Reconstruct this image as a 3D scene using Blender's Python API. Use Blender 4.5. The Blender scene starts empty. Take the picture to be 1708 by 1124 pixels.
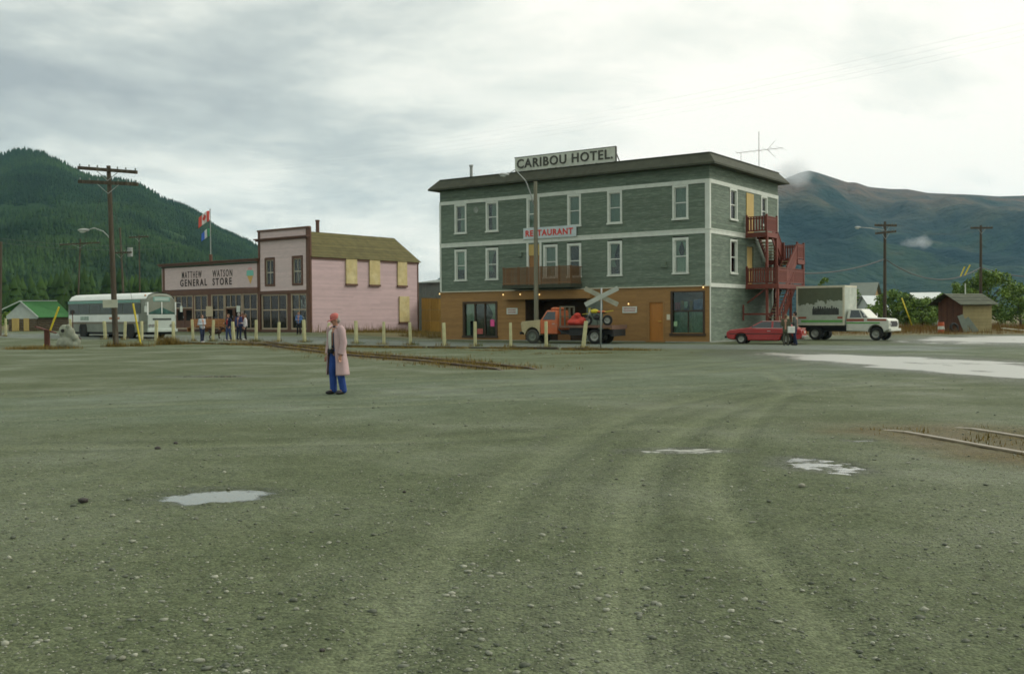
import bpy, bmesh, math, random
import numpy as np
from mathutils import Vector, Matrix, Euler

random.seed(7); np.random.seed(7)
SC = bpy.context.scene
COL = SC.collection
R = math.radians

# ------------------------------------------------------------------ camera
cam_data = bpy.data.cameras.new('camera')
cam_data.sensor_width = 36.0
cam_data.lens = 36.0 * 1713.0 / 1708.0
cam_data.clip_start = 0.1
cam_data.clip_end = 30000.0
cam = bpy.data.objects.new('camera', cam_data)
COL.objects.link(cam)
PITCH, ROLL = R(-1.137), R(0.4)
fwd = Vector((0, math.cos(PITCH), math.sin(PITCH)))
r0 = Vector((1, 0, 0)); u0 = r0.cross(fwd)
rgt = r0 * math.cos(ROLL) - u0 * math.sin(ROLL)
upv = r0 * math.sin(ROLL) + u0 * math.cos(ROLL)
M = Matrix((rgt, upv, -fwd)).transposed().to_4x4()
M.translation = Vector((0, 0, 1.65))
cam.matrix_world = M
SC.camera = cam

# ------------------------------------------------------------------ world, sun, exposure
SUN_AZ, SUN_EL = R(74), R(36)      # azimuth clockwise from +Y, elevation
sun_dir = Vector((math.sin(SUN_AZ) * math.cos(SUN_EL), math.cos(SUN_AZ) * math.cos(SUN_EL), math.sin(SUN_EL)))
world = bpy.data.worlds.new('World'); SC.world = world; world.use_nodes = True
wn = world.node_tree.nodes; wl = world.node_tree.links
wn.clear()
w_out = wn.new('ShaderNodeOutputWorld'); w_bg = wn.new('ShaderNodeBackground')
w_bg.inputs['Strength'].default_value = 0.1
wl.new(w_bg.outputs[0], w_out.inputs[0])
w_sky = wn.new('ShaderNodeTexSky'); w_sky.sky_type = 'NISHITA'; w_sky.sun_disc = False
w_sky.sun_elevation = SUN_EL; w_sky.sun_rotation = SUN_AZ
w_tc = wn.new('ShaderNodeTexCoord')
def wmath(op, a, b=None, c=None):
    n = wn.new('ShaderNodeMath'); n.operation = op
    for i, x in enumerate((a, b, c)):
        if x is None: continue
        if isinstance(x, (int, float)): n.inputs[i].default_value = x
        else: wl.new(x, n.inputs[i])
    return n.outputs[0]
w_sep = wn.new('ShaderNodeSeparateXYZ'); wl.new(w_tc.outputs['Generated'], w_sep.inputs[0])
zabs = wmath('MAXIMUM', w_sep.outputs[2], 0.0)
zden = wmath('ADD', zabs, 0.20)
w_cmb = wn.new('ShaderNodeCombineXYZ')
wl.new(wmath('DIVIDE', w_sep.outputs[0], zden), w_cmb.inputs[0])
wl.new(wmath('DIVIDE', w_sep.outputs[1], zden), w_cmb.inputs[1])
def wnoise(scale, detail, rough, dist, off, sx=1.0, sy=1.0):
    mp = wn.new('ShaderNodeMapping'); mp.inputs['Location'].default_value = off
    mp.inputs['Scale'].default_value = (sx, sy, 1)
    mp.inputs['Rotation'].default_value = (0, 0, R(-35))
    wl.new(w_cmb.outputs[0], mp.inputs[0])
    n = wn.new('ShaderNodeTexNoise'); n.inputs['Scale'].default_value = scale
    n.inputs['Detail'].default_value = detail; n.inputs['Roughness'].default_value = rough
    n.inputs['Distortion'].default_value = dist
    wl.new(mp.outputs[0], n.inputs['Vector'])
    return n.outputs['Fac']
n1 = wnoise(0.80, 6.0, 0.60, 0.25, (20.4, -3.3, 0), 1.0, 1.2)
n2 = wnoise(0.33, 2.0, 0.5, 0.2, (-3.3, 20.4, 0))
# broad brightening of the overcast around the hidden sun
w_dot = wn.new('ShaderNodeVectorMath'); w_dot.operation = 'DOT_PRODUCT'
wl.new(w_tc.outputs['Generated'], w_dot.inputs[0]); w_dot.inputs[1].default_value = sun_dir
glow = wmath('POWER', wmath('MULTIPLY_ADD', w_dot.outputs['Value'], 0.5, 0.5), 3.0)
val = wmath('ADD', wmath('MULTIPLY', n1, 0.80), wmath('MULTIPLY', n2, 0.30))
val = wmath('ADD', val, wmath('MULTIPLY_ADD', glow, 0.26, 0.025))
# overcast brightens a little towards the horizon where the deck thins
hz = wmath('POWER', wmath('SUBTRACT', 1.0, zabs), 6.0)
val = wmath('ADD', val, wmath('MULTIPLY', hz, 0.05))
w_ramp = wn.new('ShaderNodeValToRGB')
wl.new(val, w_ramp.inputs[0])
cr = w_ramp.color_ramp
cr.elements[0].position = 0.47; cr.elements[0].color = (0.39, 0.43, 0.425, 1)
cr.elements[1].position = 0.74; cr.elements[1].color = (1.06, 1.03, 0.92, 1)
e = cr.elements.new(0.56); e.color = (0.56, 0.605, 0.565, 1)
e = cr.elements.new(0.64); e.color = (0.84, 0.86, 0.77, 1)
w_sc = wn.new('ShaderNodeVectorMath'); w_sc.operation = 'SCALE'; w_sc.inputs['Scale'].default_value = 10.8
wl.new(w_ramp.outputs[0], w_sc.inputs[0])
w_mix = wn.new('ShaderNodeMix'); w_mix.data_type = 'RGBA'; w_mix.inputs['Factor'].default_value = 0.94
wl.new(w_sky.outputs[0], w_mix.inputs['A']); wl.new(w_sc.outputs[0], w_mix.inputs['B'])
wl.new(w_mix.outputs['Result'], w_bg.inputs['Color'])

sun_data = bpy.data.lights.new('sun', 'SUN'); sun_data.energy = 1.5; sun_data.angle = R(28)
sun_data.color = (1.0, 0.96, 0.88)
sun = bpy.data.objects.new('sun', sun_data); COL.objects.link(sun)
sun.rotation_euler = (-sun_dir).to_track_quat('-Z', 'Y').to_euler()
sun.location = (40, 20, 60)

SC.view_settings.view_transform = 'Standard'; SC.view_settings.look = 'None'
SC.view_settings.exposure = 0.08; SC.view_settings.gamma = 1.0
SC.view_settings.use_curve_mapping = False
SC.render.engine = 'CYCLES'
SC.cycles.use_denoising = True
SC.cycles.max_bounces = 5; SC.cycles.diffuse_bounces = 2; SC.cycles.glossy_bounces = 2
SC.cycles.use_adaptive_sampling = True; SC.cycles.adaptive_threshold = 0.02
SC.cycles.transmission_bounces = 3; SC.cycles.volume_bounces = 2; SC.cycles.use_light_tree = False; SC.cycles.transparent_max_bounces = 12
SC.cycles.filter_width = 1.65
SC.cycles.sample_clamp_indirect = 6.0

# ------------------------------------------------------------------ numpy noise helpers
def ss(a, b, x):
    t = np.clip((x - a) / (b - a), 0, 1); return t * t * (3 - 2 * t)
def _hash(ix, iy, seed):
    h = (ix.astype(np.int64) * 374761393 + iy.astype(np.int64) * 668265263 + seed * 1442695041) & 0x7fffffff
    h = ((h ^ (h >> 13)) * 1274126177) & 0x7fffffff
    return ((h ^ (h >> 16)) & 0xffff) / 65535.0
def vnoise(x, y, seed=0):
    x = np.asarray(x, float); y = np.asarray(y, float)
    ix = np.floor(x); iy = np.floor(y); fx = x - ix; fy = y - iy
    fx = fx * fx * (3 - 2 * fx); fy = fy * fy * (3 - 2 * fy)
    ix = ix.astype(np.int64); iy = iy.astype(np.int64)
    a = _hash(ix, iy, seed); b = _hash(ix + 1, iy, seed); c = _hash(ix, iy + 1, seed); d = _hash(ix + 1, iy + 1, seed)
    return (a * (1 - fx) + b * fx) * (1 - fy) + (c * (1 - fx) + d * fx) * fy
def fbm(x, y, oct=4, seed=0, gain=0.5):
    s = 0; a = 1; t = 0
    for i in range(oct):
        s = s + a * vnoise(x * 2 ** i + 17.3 * i, y * 2 ** i - 9.1 * i, seed + i); t += a; a *= gain
    return s / t
def gbase(x, y):
    return 0.5 * ss(52, 88, y) * ss(-2, -15, x)
def gz(x, y):
    return float(gbase(np.array(float(x)), np.array(float(y))))

# ------------------------------------------------------------------ materials
MATS = {}
def pm(name, col, rough=0.7, var=0.12, scale=3.0, detail=4.0, bump=0.0, bscale=None, metal=0.0, spec=0.4,
       col2=None, c2pos=0.62, c2soft=0.1, c2scale=None, rnd=0.0, stretch=(1, 1, 1), emit=None, coat=0.0, rndhue=None):
    """procedural paint / wood / metal: base colour, mottling, optional second (worn) colour in patches, per-piece variation"""
    if name in MATS: return MATS[name]
    m = bpy.data.materials.new(name); m.use_nodes = True
    nt = m.node_tree; N = nt.nodes; L = nt.links
    b = N['Principled BSDF']
    b.inputs['Roughness'].default_value = rough; b.inputs['Metallic'].default_value = metal
    b.inputs['Specular IOR Level'].default_value = spec
    b.inputs['Coat Weight'].default_value = coat
    tc = N.new('ShaderNodeTexCoord'); mp = N.new('ShaderNodeMapping'); mp.inputs['Scale'].default_value = stretch
    L.new(tc.outputs['Object'], mp.inputs[0])
    no = N.new('ShaderNodeTexNoise'); no.inputs['Scale'].default_value = scale; no.inputs['Detail'].default_value = detail
    no.inputs['Roughness'].default_value = 0.62
    L.new(mp.outputs[0], no.inputs['Vector'])
    mr = N.new('ShaderNodeMapRange'); mr.inputs['From Min'].default_value = 0.3; mr.inputs['From Max'].default_value = 0.7
    mr.inputs['To Min'].default_value = 1 - var; mr.inputs['To Max'].default_value = 1 + var
    L.new(no.outputs['Fac'], mr.inputs['Value'])
    fac = mr.outputs[0]
    at = None
    if rnd or rndhue:
        at = N.new('ShaderNodeAttribute'); at.attribute_name = 'rnd'
    if rnd:
        m2 = N.new('ShaderNodeMapRange'); m2.inputs['To Min'].default_value = 1 - rnd; m2.inputs['To Max'].default_value = 1 + rnd
        L.new(at.outputs['Fac'], m2.inputs['Value'])
        mm = N.new('ShaderNodeMath'); mm.operation = 'MULTIPLY'; L.new(fac, mm.inputs[0]); L.new(m2.outputs[0], mm.inputs[1])
        fac = mm.outputs[0]
    base = N.new('ShaderNodeRGB'); base.outputs[0].default_value = (*col, 1); cur = base.outputs[0]
    if rndhue:
        mx = N.new('ShaderNodeMix'); mx.data_type = 'RGBA'; L.new(at.outputs['Fac'], mx.inputs['Factor'])
        L.new(cur, mx.inputs['A']); mx.inputs['B'].default_value = (*rndhue, 1); cur = mx.outputs['Result']
    if col2:
        n2_ = N.new('ShaderNodeTexNoise'); n2_.inputs['Scale'].default_value = c2scale or scale * 0.6
        n2_.inputs['Detail'].default_value = 6; n2_.inputs['Roughness'].default_value = 0.65
        L.new(mp.outputs[0], n2_.inputs['Vector'])
        m3 = N.new('ShaderNodeMapRange'); m3.inputs['From Min'].default_value = c2pos - c2soft; m3.inputs['From Max'].default_value = c2pos + c2soft
        L.new(n2_.outputs['Fac'], m3.inputs['Value'])
        mx = N.new('ShaderNodeMix'); mx.data_type = 'RGBA'; L.new(m3.outputs[0], mx.inputs['Factor'])
        L.new(cur, mx.inputs['A']); mx.inputs['B'].default_value = (*col2, 1); cur = mx.outputs['Result']
    vs = N.new('ShaderNodeVectorMath'); vs.operation = 'SCALE'
    L.new(cur, vs.inputs[0]); L.new(fac, vs.inputs['Scale'])
    L.new(vs.outputs[0], b.inputs['Base Color'])
    if bump:
        nb = N.new('ShaderNodeTexNoise'); nb.inputs['Scale'].default_value = bscale or scale * 8; nb.inputs['Detail'].default_value = 4
        L.new(mp.outputs[0], nb.inputs['Vector'])
        bp = N.new('ShaderNodeBump'); bp.inputs['Strength'].default_value = bump; bp.inputs['Distance'].default_value = 0.02
        L.new(nb.outputs['Fac'], bp.inputs['Height']); L.new(bp.outputs[0], b.inputs['Normal'])
    if emit:
        b.inputs['Emission Color'].default_value = (*emit[0], 1); b.inputs['Emission Strength'].default_value = emit[1]
    MATS[name] = m
    return m
def glass_mat(name, tint=(0.75, 0.85, 0.8), gloss=0.03):
    if name in MATS: return MATS[name]
    m = bpy.data.materials.new(name); m.use_nodes = True; nt = m.node_tree; N = nt.nodes; L = nt.links
    N.clear(); out = N.new('ShaderNodeOutputMaterial'); mix = N.new('ShaderNodeMixShader')
    tr = N.new('ShaderNodeBsdfTransparent'); tr.inputs[0].default_value = (*tint, 1)
    gl = N.new('ShaderNodeBsdfGlossy'); gl.inputs['Roughness'].default_value = 0.05
    fr = N.new('ShaderNodeLayerWeight'); fr.inputs['Blend'].default_value = 0.25
    ma = N.new('ShaderNodeMath'); ma.operation = 'ADD'; ma.inputs[1].default_value = gloss
    ma.use_clamp = True
    no = N.new('ShaderNodeTexNoise'); no.inputs['Scale'].default_value = 2.0
    bp = N.new('ShaderNodeBump'); bp.inputs['Strength'].default_value = 0.06; bp.inputs['Distance'].default_value = 0.05
    tc = N.new('ShaderNodeTexCoord'); L.new(tc.outputs['Object'], no.inputs['Vector'])
    L.new(no.outputs['Fac'], bp.inputs['Height']); L.new(bp.outputs[0], gl.inputs['Normal'])
    L.new(fr.outputs['Fresnel'], ma.inputs[0]); L.new(ma.outputs[0], mix.inputs[0])
    L.new(tr.outputs[0], mix.inputs[1]); L.new(gl.outputs[0], mix.inputs[2]); L.new(mix.outputs[0], out.inputs[0])
    MATS[name] = m; return m

# ------------------------------------------------------------------ mesh builder
class MB:
    def __init__(s): s.v = []; s.f = []; s.r = []
    def add(s, vs, fs, rnd=None):
        o = len(s.v); s.v.extend([tuple(p) for p in vs]); rnd = random.random() if rnd is None else rnd
        for f in fs: s.f.append([i + o for i in f]); s.r.append(rnd)
        return s
    def box(s, x0, x1, y0, y1, z0, z1, rnd=None):
        v = [(x, y, z) for z in (z0, z1) for y in (y0, y1) for x in (x0, x1)]
        return s.add(v, [(0, 2, 3, 1), (4, 5, 7, 6), (0, 1, 5, 4), (2, 6, 7, 3), (0, 4, 6, 2), (1, 3, 7, 5)], rnd)
    def beam(s, p, q, w, h, up=(0, 0, 1), w2=None, h2=None, rnd=None):
        p = Vector(p); q = Vector(q); d = (q - p).normalized(); up = Vector(up)
        if abs(d.dot(up)) > 0.98: up = Vector((0, 1, 0))
        sd = d.cross(up).normalized(); u = sd.cross(d).normalized()
        v = []
        for c, ww, hh in ((p, w, h), (q, w2 or w, h2 or h)):
            for a, b in ((-1, -1), (1, -1), (1, 1), (-1, 1)): v.append(c + sd * (a * ww / 2) + u * (b * hh / 2))
        return s.add(v, [(3, 2, 1, 0), (4, 5, 6, 7), (0, 1, 5, 4), (1, 2, 6, 5), (2, 3, 7, 6), (3, 0, 4, 7)], rnd)
    def tube(s, pts, rad, n=8, caps=True, rnd=None):
        pts = [Vector(p) for p in pts]; k = len(pts)
        if not isinstance(rad, (list, tuple)): rad = [rad] * k
        rings = []; prev = None
        for i, p in enumerate(pts):
            d = (pts[min(i + 1, k - 1)] - pts[max(i - 1, 0)]).normalized()
            if prev is None:
                a = Vector((0, 0, 1)) if abs(d.z) < 0.9 else Vector((1, 0, 0))
                sx = d.cross(a).normalized()
            else: sx = (prev - d * prev.dot(d)).normalized()
            prev = sx; sy = d.cross(sx)
            rings.append([p + (sx * math.cos(2 * math.pi * j / n) + sy * math.sin(2 * math.pi * j / n)) * rad[i] for j in range(n)])
        return s.loft(rings, caps, True, rnd)
    def loft(s, rings, caps=True, closed=True, rnd=None):
        n = len(rings[0]); v = [p for r in rings for p in r]; f = []
        for i in range(len(rings) - 1):
            for j in range(n if closed else n - 1):
                a = i * n + j; b = i * n + (j + 1) % n; f.append((a, b, b + n, a + n))
        if caps: f.append(tuple(range(n - 1, -1, -1))); f.append(tuple(range((len(rings) - 1) * n, len(rings) * n)))
        return s.add(v, f, rnd)
    def ell(s, c, r, nu=12, nv=8, R3=None, rnd=None):
        c = Vector(c); v = []; f = []
        rr = r if isinstance(r, (list, tuple)) else (r, r, r)
        for i in range(1, nv):
            t = math.pi * i / nv
            for j in range(nu):
                a = 2 * math.pi * j / nu
                p = Vector((rr[0] * math.sin(t) * math.cos(a), rr[1] * math.sin(t) * math.sin(a), rr[2] * math.cos(t)))
                v.append(c + (R3 @ p if R3 else p))
        tp = Vector((0, 0, rr[2])); v.append(c + (R3 @ tp if R3 else tp)); v.append(c - (R3 @ tp if R3 else tp))
        T = len(v) - 2; B = T + 1
        for j in range(nu):
            f.append((T, j, (j + 1) % nu)); f.append((B, (nv - 2) * nu + (j + 1) % nu, (nv - 2) * nu + j))
            for i in range(nv - 2):
                a = i * nu + j; b = i * nu + (j + 1) % nu; f.append((a, a + nu, b + nu, b))
        return s.add(v, f, rnd)
    def prism(s, poly, fn, d0, d1, rnd=None):
        """poly: 2-D points; fn(a, b, d) -> 3-D"""
        n = len(poly); v = [fn(a, b, d0) for a, b in poly] + [fn(a, b, d1) for a, b in poly]
        f = [tuple(range(n)), tuple(range(2 * n - 1, n - 1, -1))] + [(i, i + n, (i + 1) % n + n, (i + 1) % n) for i in range(n)]
        return s.add(v, f, rnd)
    def capsule(s, p, q, r1, r2, n=10):
        p = Vector(p); q = Vector(q); d = (q - p); L = max(d.length, 1e-4); d = d / L
        pts = []; rr = []
        for a in (0.1, 0.5, 0.85): pts.append(p - d * r1 * math.cos(a * math.pi / 2)); rr.append(r1 * math.sin(a * math.pi / 2))
        pts += [p, q]; rr += [r1, r2]
        for a in (0.85, 0.5, 0.1): pts.append(q + d * r2 * math.cos(a * math.pi / 2)); rr.append(r2 * math.sin(a * math.pi / 2))
        return s.tube(pts, rr, n)
    def mesh(s, name, mat=None, smooth=False, angle=None, fix=True):
        me = bpy.data.meshes.new(name)
        me.from_pydata([tuple(p) for p in s.v], [], s.f)
        if fix and len(s.f) < 60000:
            bm = bmesh.new(); bm.from_mesh(me); bmesh.ops.recalc_face_normals(bm, faces=bm.faces); bm.to_mesh(me); bm.free()
        a = me.attributes.new('rnd', 'FLOAT', 'FACE'); a.data.foreach_set('value', s.r)
        if mat: me.materials.append(mat)
        if smooth:
            me.polygons.foreach_set('use_smooth', [True] * len(me.polygons))
            if angle: me.set_sharp_from_angle(angle=R(angle))
        me.update(); return me
    def build(s, name, mat, parent=None, smooth=False, angle=None, loc=None, rot=None, bevel=None, kind=None, fix=True):
        me = s.mesh(name, mat, smooth, angle, fix)
        return put(name, me, parent, loc, rot, bevel, kind)
def put(name, me, parent=None, loc=None, rot=None, bevel=None, kind=None):
    o = bpy.data.objects.new(name, me); COL.objects.link(o)
    if parent: o.parent = parent
    if loc is not None: o.location = loc
    if rot is not None: o.rotation_euler = rot
    if bevel:
        md = o.modifiers.new('Bevel', 'BEVEL'); md.width = bevel; md.segments = 2; md.limit_method = 'ANGLE'; md.angle_limit = R(35)
    if kind: o['kind'] = kind
    return o
def tag(o, label, cat=None, group=None, kind=None):
    o['label'] = label
    if cat: o['category'] = cat
    if group: o['group'] = group
    if kind: o['kind'] = kind
    return o
def thing(name, label, cat, loc=(0, 0, 0), rz=0.0, group=None):
    o = bpy.data.objects.new(name, None); COL.objects.link(o); o.empty_display_size = 0.3
    o.location = loc; o.rotation_euler = (0, 0, rz)
    return tag(o, label, cat, group)
def copy_tree(o, parent=None):
    c = o.copy(); COL.objects.link(c); c.parent = parent
    for ch in list(o.children): copy_tree(ch, c)
    return c
def text_mesh(name, s, width, height, depth, mat, bold=0.0, spacing=1.0):
    """flat lettering as a mesh, fitted to width x height, lying in the local XZ plane, facing -Y"""
    cu = bpy.data.curves.new(name, 'FONT'); cu.body = s; cu.extrude = 0.02; cu.offset = bold; cu.space_character = spacing
    cu.resolution_u = 3
    o = bpy.data.objects.new(name, cu); COL.objects.link(o)
    dg = bpy.context.evaluated_depsgraph_get(); me = bpy.data.meshes.new_from_object(o.evaluated_get(dg))
    bpy.data.objects.remove(o); bpy.data.curves.remove(cu)
    co = np.array([v.co[:] for v in me.vertices]); lo = co.min(0); hi = co.max(0)
    co = (co - lo) / np.maximum(hi - lo, 1e-6) * np.array([width, height, depth])
    out = np.stack([co[:, 0], -co[:, 2], co[:, 1]], 1)
    me.vertices.foreach_set('co', out.astype(np.float32).ravel()); me.materials.clear(); me.materials.append(mat); me.name = name
    me.update(); return me
def put_text(parent, s, width, height, depth, mat, loc, bold=0.0, spacing=1.0):
    """lettering split into one mesh per letter"""
    me = text_mesh('letter', s, width, height, depth, mat, bold, spacing)
    bm = bmesh.new(); bm.from_mesh(me); bm.verts.ensure_lookup_table(); seen = set(); comps = []
    for v in bm.verts:
        if v.index in seen: continue
        st = [v]; c = []; seen.add(v.index)
        while st:
            q = st.pop(); c.append(q.index)
            for e_ in q.link_edges:
                w = e_.other_vert(q)
                if w.index not in seen: seen.add(w.index); st.append(w)
        xs = [bm.verts[k].co.x for k in c]; comps.append([min(xs), max(xs), set(c)])
    comps.sort(key=lambda c: c[0]); groups = []
    for c in comps:
        if groups and c[0] < groups[-1][1] - 0.25 * (c[1] - c[0]): groups[-1][1] = max(groups[-1][1], c[1]); groups[-1][2] |= c[2]
        else: groups.append(c)
    for g_ in groups:
        mp = {k: i for i, k in enumerate(sorted(g_[2]))}; m2 = bpy.data.meshes.new('letter')
        m2.from_pydata([bm.verts[k].co[:] for k in sorted(g_[2])], [], [[mp[v.index] for v in f.verts] for f in bm.faces if f.verts[0].index in g_[2]])
        m2.materials.append(mat); put('letter', m2, parent, loc)
    bm.free(); bpy.data.meshes.remove(me)
def remesh(mb, voxel, mat, name, smooth=2):
    me = mb.mesh(name + '_raw', mat); o = bpy.data.objects.new(name + '_raw', me); COL.objects.link(o)
    md = o.modifiers.new('r', 'REMESH'); md.mode = 'VOXEL'; md.voxel_size = voxel
    if smooth:
        sm = o.modifiers.new('s', 'SMOOTH'); sm.factor = 0.5; sm.iterations = smooth
    dg = bpy.context.evaluated_depsgraph_get(); out = bpy.data.meshes.new_from_object(o.evaluated_get(dg))
    bpy.data.objects.remove(o); bpy.data.meshes.remove(me)
    out.name = name; out.materials.clear(); out.materials.append(mat)
    out.polygons.foreach_set('use_smooth', [True] * len(out.polygons)); return out

# ================================================================== SETTING
def bulk(name, V, Fc, rnd, mat, kind=None, parent=None, smooth=False):
    V = np.asarray(V, np.float32); Fc = np.asarray(Fc, np.int32); k = Fc.shape[1]
    me = bpy.data.meshes.new(name)
    me.vertices.add(len(V)); me.vertices.foreach_set('co', V.ravel())
    me.loops.add(Fc.size); me.loops.foreach_set('vertex_index', Fc.ravel())
    me.polygons.add(len(Fc)); me.polygons.foreach_set('loop_start', np.arange(0, Fc.size, k, dtype=np.int32))
    me.polygons.foreach_set('loop_total', np.full(len(Fc), k, np.int32))
    if smooth: me.polygons.foreach_set('use_smooth', np.ones(len(Fc), bool))
    me.update(calc_edges=True)
    if rnd is not None:
        a = me.attributes.new('rnd', 'FLOAT', 'FACE'); a.data.foreach_set('value', np.asarray(rnd, np.float32))
    me.materials.append(mat)
    return put(name, me, parent, kind=kind)

PUDDLES = [  # cx, cy, rx, ry, rot, depth
    (-2.78, 9.55, 0.50, 0.36, 0.25, 0.034, 0.010),
    (3.36, 11.25, 0.38, 0.54, 0.35, 0.030, 0.075),
    (2.05, 12.55, 0.55, 0.26, 0.0, 0.017, 0.060),
    (4.55, 13.45, 0.20, 0.10, 0.0, 0.024, 0.012),
    (-8.6, 29.5, 1.45, 0.35, 0.0, 0.022, 0.030),
    (14.0, 33.0, 3.2, 13.5, 0.22, 0.038, 0.050),
    (31.5, 64.5, 6.5, 11.5, -0.35, 0.040, 0.046),
]
WLEV = -0.014
RUTS = [  # polyline, half width, depth
    ([(-1.0, 2.5), (-0.75, 4.5), (-0.45, 7), (0.05, 10.4), (1.1, 14.6), (2.6, 18.5), (5.4, 23), (10, 28)], 0.20, 0.018),
    ([(0.3, 2.5), (0.5, 4.5), (0.75, 7), (1.2, 10.2), (2.2, 14.0), (3.7, 17.7), (6.4, 22), (11, 26.6)], 0.18, 0.014),
    ([(1.5, 2.5), (1.6, 5), (1.75, 8.5), (2.3, 11.5), (3.3, 14.8), (4.6, 18.5), (6.2, 23), (7.4, 30)], 0.15, 0.012),
    ([(-9, 16.5), (-4, 18.6), (2, 21.0), (8, 22.6), (16, 22.6), (26, 20)], 0.25, 0.016),
    ([(-10, 18.7), (-4, 20.8), (2, 23.2), (8, 25), (16, 25.4), (26, 24)], 0.28, 0.014),
    ([(-12, 22), (-4, 25.5), (3, 30), (8, 36), (14, 44), (22, 52), (34, 62)], 0.35, 0.012),
    ([(-3, 22.5), (3, 27.5), (9, 33.5), (15, 41.5), (23, 49.5), (35, 59)], 0.35, 0.012),
    ([(-14, 14), (-9, 13.5), (-5, 13.2), (-1, 14), (4, 16)], 0.25, 0.010),
]
def seg_dist(x, y, poly):
    d = np.full(x.shape, 1e9)
    for (ax, ay), (bx, by) in zip(poly[:-1], poly[1:]):
        dx, dy = bx - ax, by - ay; t = np.clip(((x - ax) * dx + (y - ay) * dy) / (dx * dx + dy * dy), 0, 1)
        d = np.minimum(d, np.hypot(x - ax - t * dx, y - ay - t * dy))
    return d
def catmull(P, n=6):
    P = [np.array(p, float) for p in P]; Q = [2 * P[0] - P[1]] + P + [2 * P[-1] - P[-2]]; out = []
    for i in range(1, len(Q) - 2):
        for k in range(n):
            t = k / n
            out.append(0.5 * ((2 * Q[i]) + (-Q[i - 1] + Q[i + 1]) * t + (2 * Q[i - 1] - 5 * Q[i] + 4 * Q[i + 1] - Q[i + 2]) * t * t + (-Q[i - 1] + 3 * Q[i] - 3 * Q[i + 1] + Q[i + 2]) * t ** 3))
    out.append(P[-1]); return [tuple(p) for p in out]
TRACK_C = catmull([(-22, 77), (-16, 64.5), (-11.0, 54.8), (-7.1, 46.0), (-3.6, 39.9), (-1.0, 34.4), (1.05, 29.5), (3.5, 22.6), (5.80, 15.15), (6.57, 12.15), (7.9, 7), (9.7, 0), (11.8, -8)])
ROAD_C = [(-20, 15), (-10, 18.5), (-3, 22), (4, 27), (9, 34), (15, 43), (23, 52), (36, 62), (60, 78)]
STREET_L = [(-60, 93.5), (-30, 76.0), (-12, 67.0), (6, 56.5), (18, 50)]

def ground_fields(x, y):
    und = (fbm(x / 3.1, y / 3.1, 3, 11) - 0.5) * 0.05 + (fbm(x / 0.5, y / 0.5, 2, 5) - 0.5) * 0.012
    und = und * ss(90, 60, np.hypot(x, y))
    micro = (vnoise(x / 0.06, y / 0.06, 3) + 0.7 * vnoise(x / 0.028, y / 0.028, 4) - 0.85) * 0.011 * ss(20, 13, np.hypot(x, y))
    rut = np.zeros_like(x); rute = np.zeros_like(x); rh = np.zeros_like(x)
    for poly, hw, dp in RUTS:
        poly = catmull(poly, 5)
        d = seg_dist(x, y, poly)
        wob = 0.75 + 0.5 * vnoise(x / 1.3, y / 1.3, 21)
        k = np.exp(-(d / (1.1 * hw * wob)) ** 2); rut = np.maximum(rut, k * (0.45 + 0.55 * vnoise(x / 2.2, y / 2.2, 8)) * (0.72 + 0.28 * np.sin(d / 0.028)))
        hw = hw * 1.2
        rute = np.maximum(rute, np.exp(-((d - hw * 1.55) / (hw * 0.55)) ** 2) * (0.35 + 0.65 * vnoise(x / 1.7, y / 1.7, 33)))
        rh = rh - dp * k + dp * 1.0 * np.exp(-((d - hw * 1.9) / (hw * 0.7)) ** 2)
    road = ss(6.5, 2.0, seg_dist(x, y, ROAD_C) + 4.0 * (fbm(x / 5, y / 5, 3, 31) - 0.5))
    street = ss(4.6, 3.4, seg_dist(x, y, STREET_L) + 0.9 * (fbm(x / 3, y / 3, 3, 77) - 0.5))
    td = seg_dist(x, y, TRACK_C)
    tm = ss(1.9, 0.6, td + 1.1 * (fbm(x / 1.1, y / 1.1, 3, 51) - 0.5)) * np.where(y > 31.5, ss(31.0, 34.5, y), ss(16.2, 14.4, y))
    tm = tm * ss(72, 66, y)
    wet = np.zeros_like(x); basin = np.zeros_like(x); near = np.zeros_like(x)
    for cx, cy, rx, ry, rot, dp, rag in PUDDLES:
        c, s = math.cos(rot), math.sin(rot); dx, dy = x - cx, y - cy
        a = (c * dx + s * dy) / rx; b = (-s * dx + c * dy) / ry
        q = np.hypot(a, b) + 0.75 * (fbm(x / (0.45 * rx), y / (0.45 * ry), 4, 61) - 0.5)
        bb = (dp) * ss(1.35, 0.45, q)
        basin = np.maximum(basin, bb + rag * (fbm(x / (0.34 * rx + 0.05), y / (0.10 * ry + 0.05), 3, 91) - 0.5) * ss(1.35, 0.9, q))
        near = np.maximum(near, ss(2.4, 1.3, q)); wet = np.maximum(wet, ss(1.9, 0.9, q))
    h = gbase(x, y) + und * (1 - 0.75 * near) * (1 - 0.5 * street) + micro + rh * (1 - near) - basin - 0.015 * tm
    # town lots and verges beyond stay level
    ground_fields.rute = rute
    return h, rut, road, street, tm, wet
A_in = np.linspace(R(-44), R(44), 760)
A = np.concatenate([np.linspace(R(-180), R(-45), 50), A_in, np.linspace(R(45), R(180), 50)])
rr = [0.6]
while rr[-1] < 4200:
    r = rr[-1]; rr.append(r * (1.06 if r < 3.6 else 1.004 if 8.4 < r < 13.8 else 1.009 if r < 17 else 1.013 if r < 85 else 1.07))
RR = np.array(rr)
AA, RG = np.meshgrid(A, RR)
GX = RG * np.sin(AA); GY = RG * np.cos(AA)
GH, F_rut, F_road, F_street, F_tm, F_wet = ground_fields(GX, GY); F_rute = ground_fields.rute
nr, na = GX.shape
idx = np.arange(nr * na).reshape(nr, na)
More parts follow.
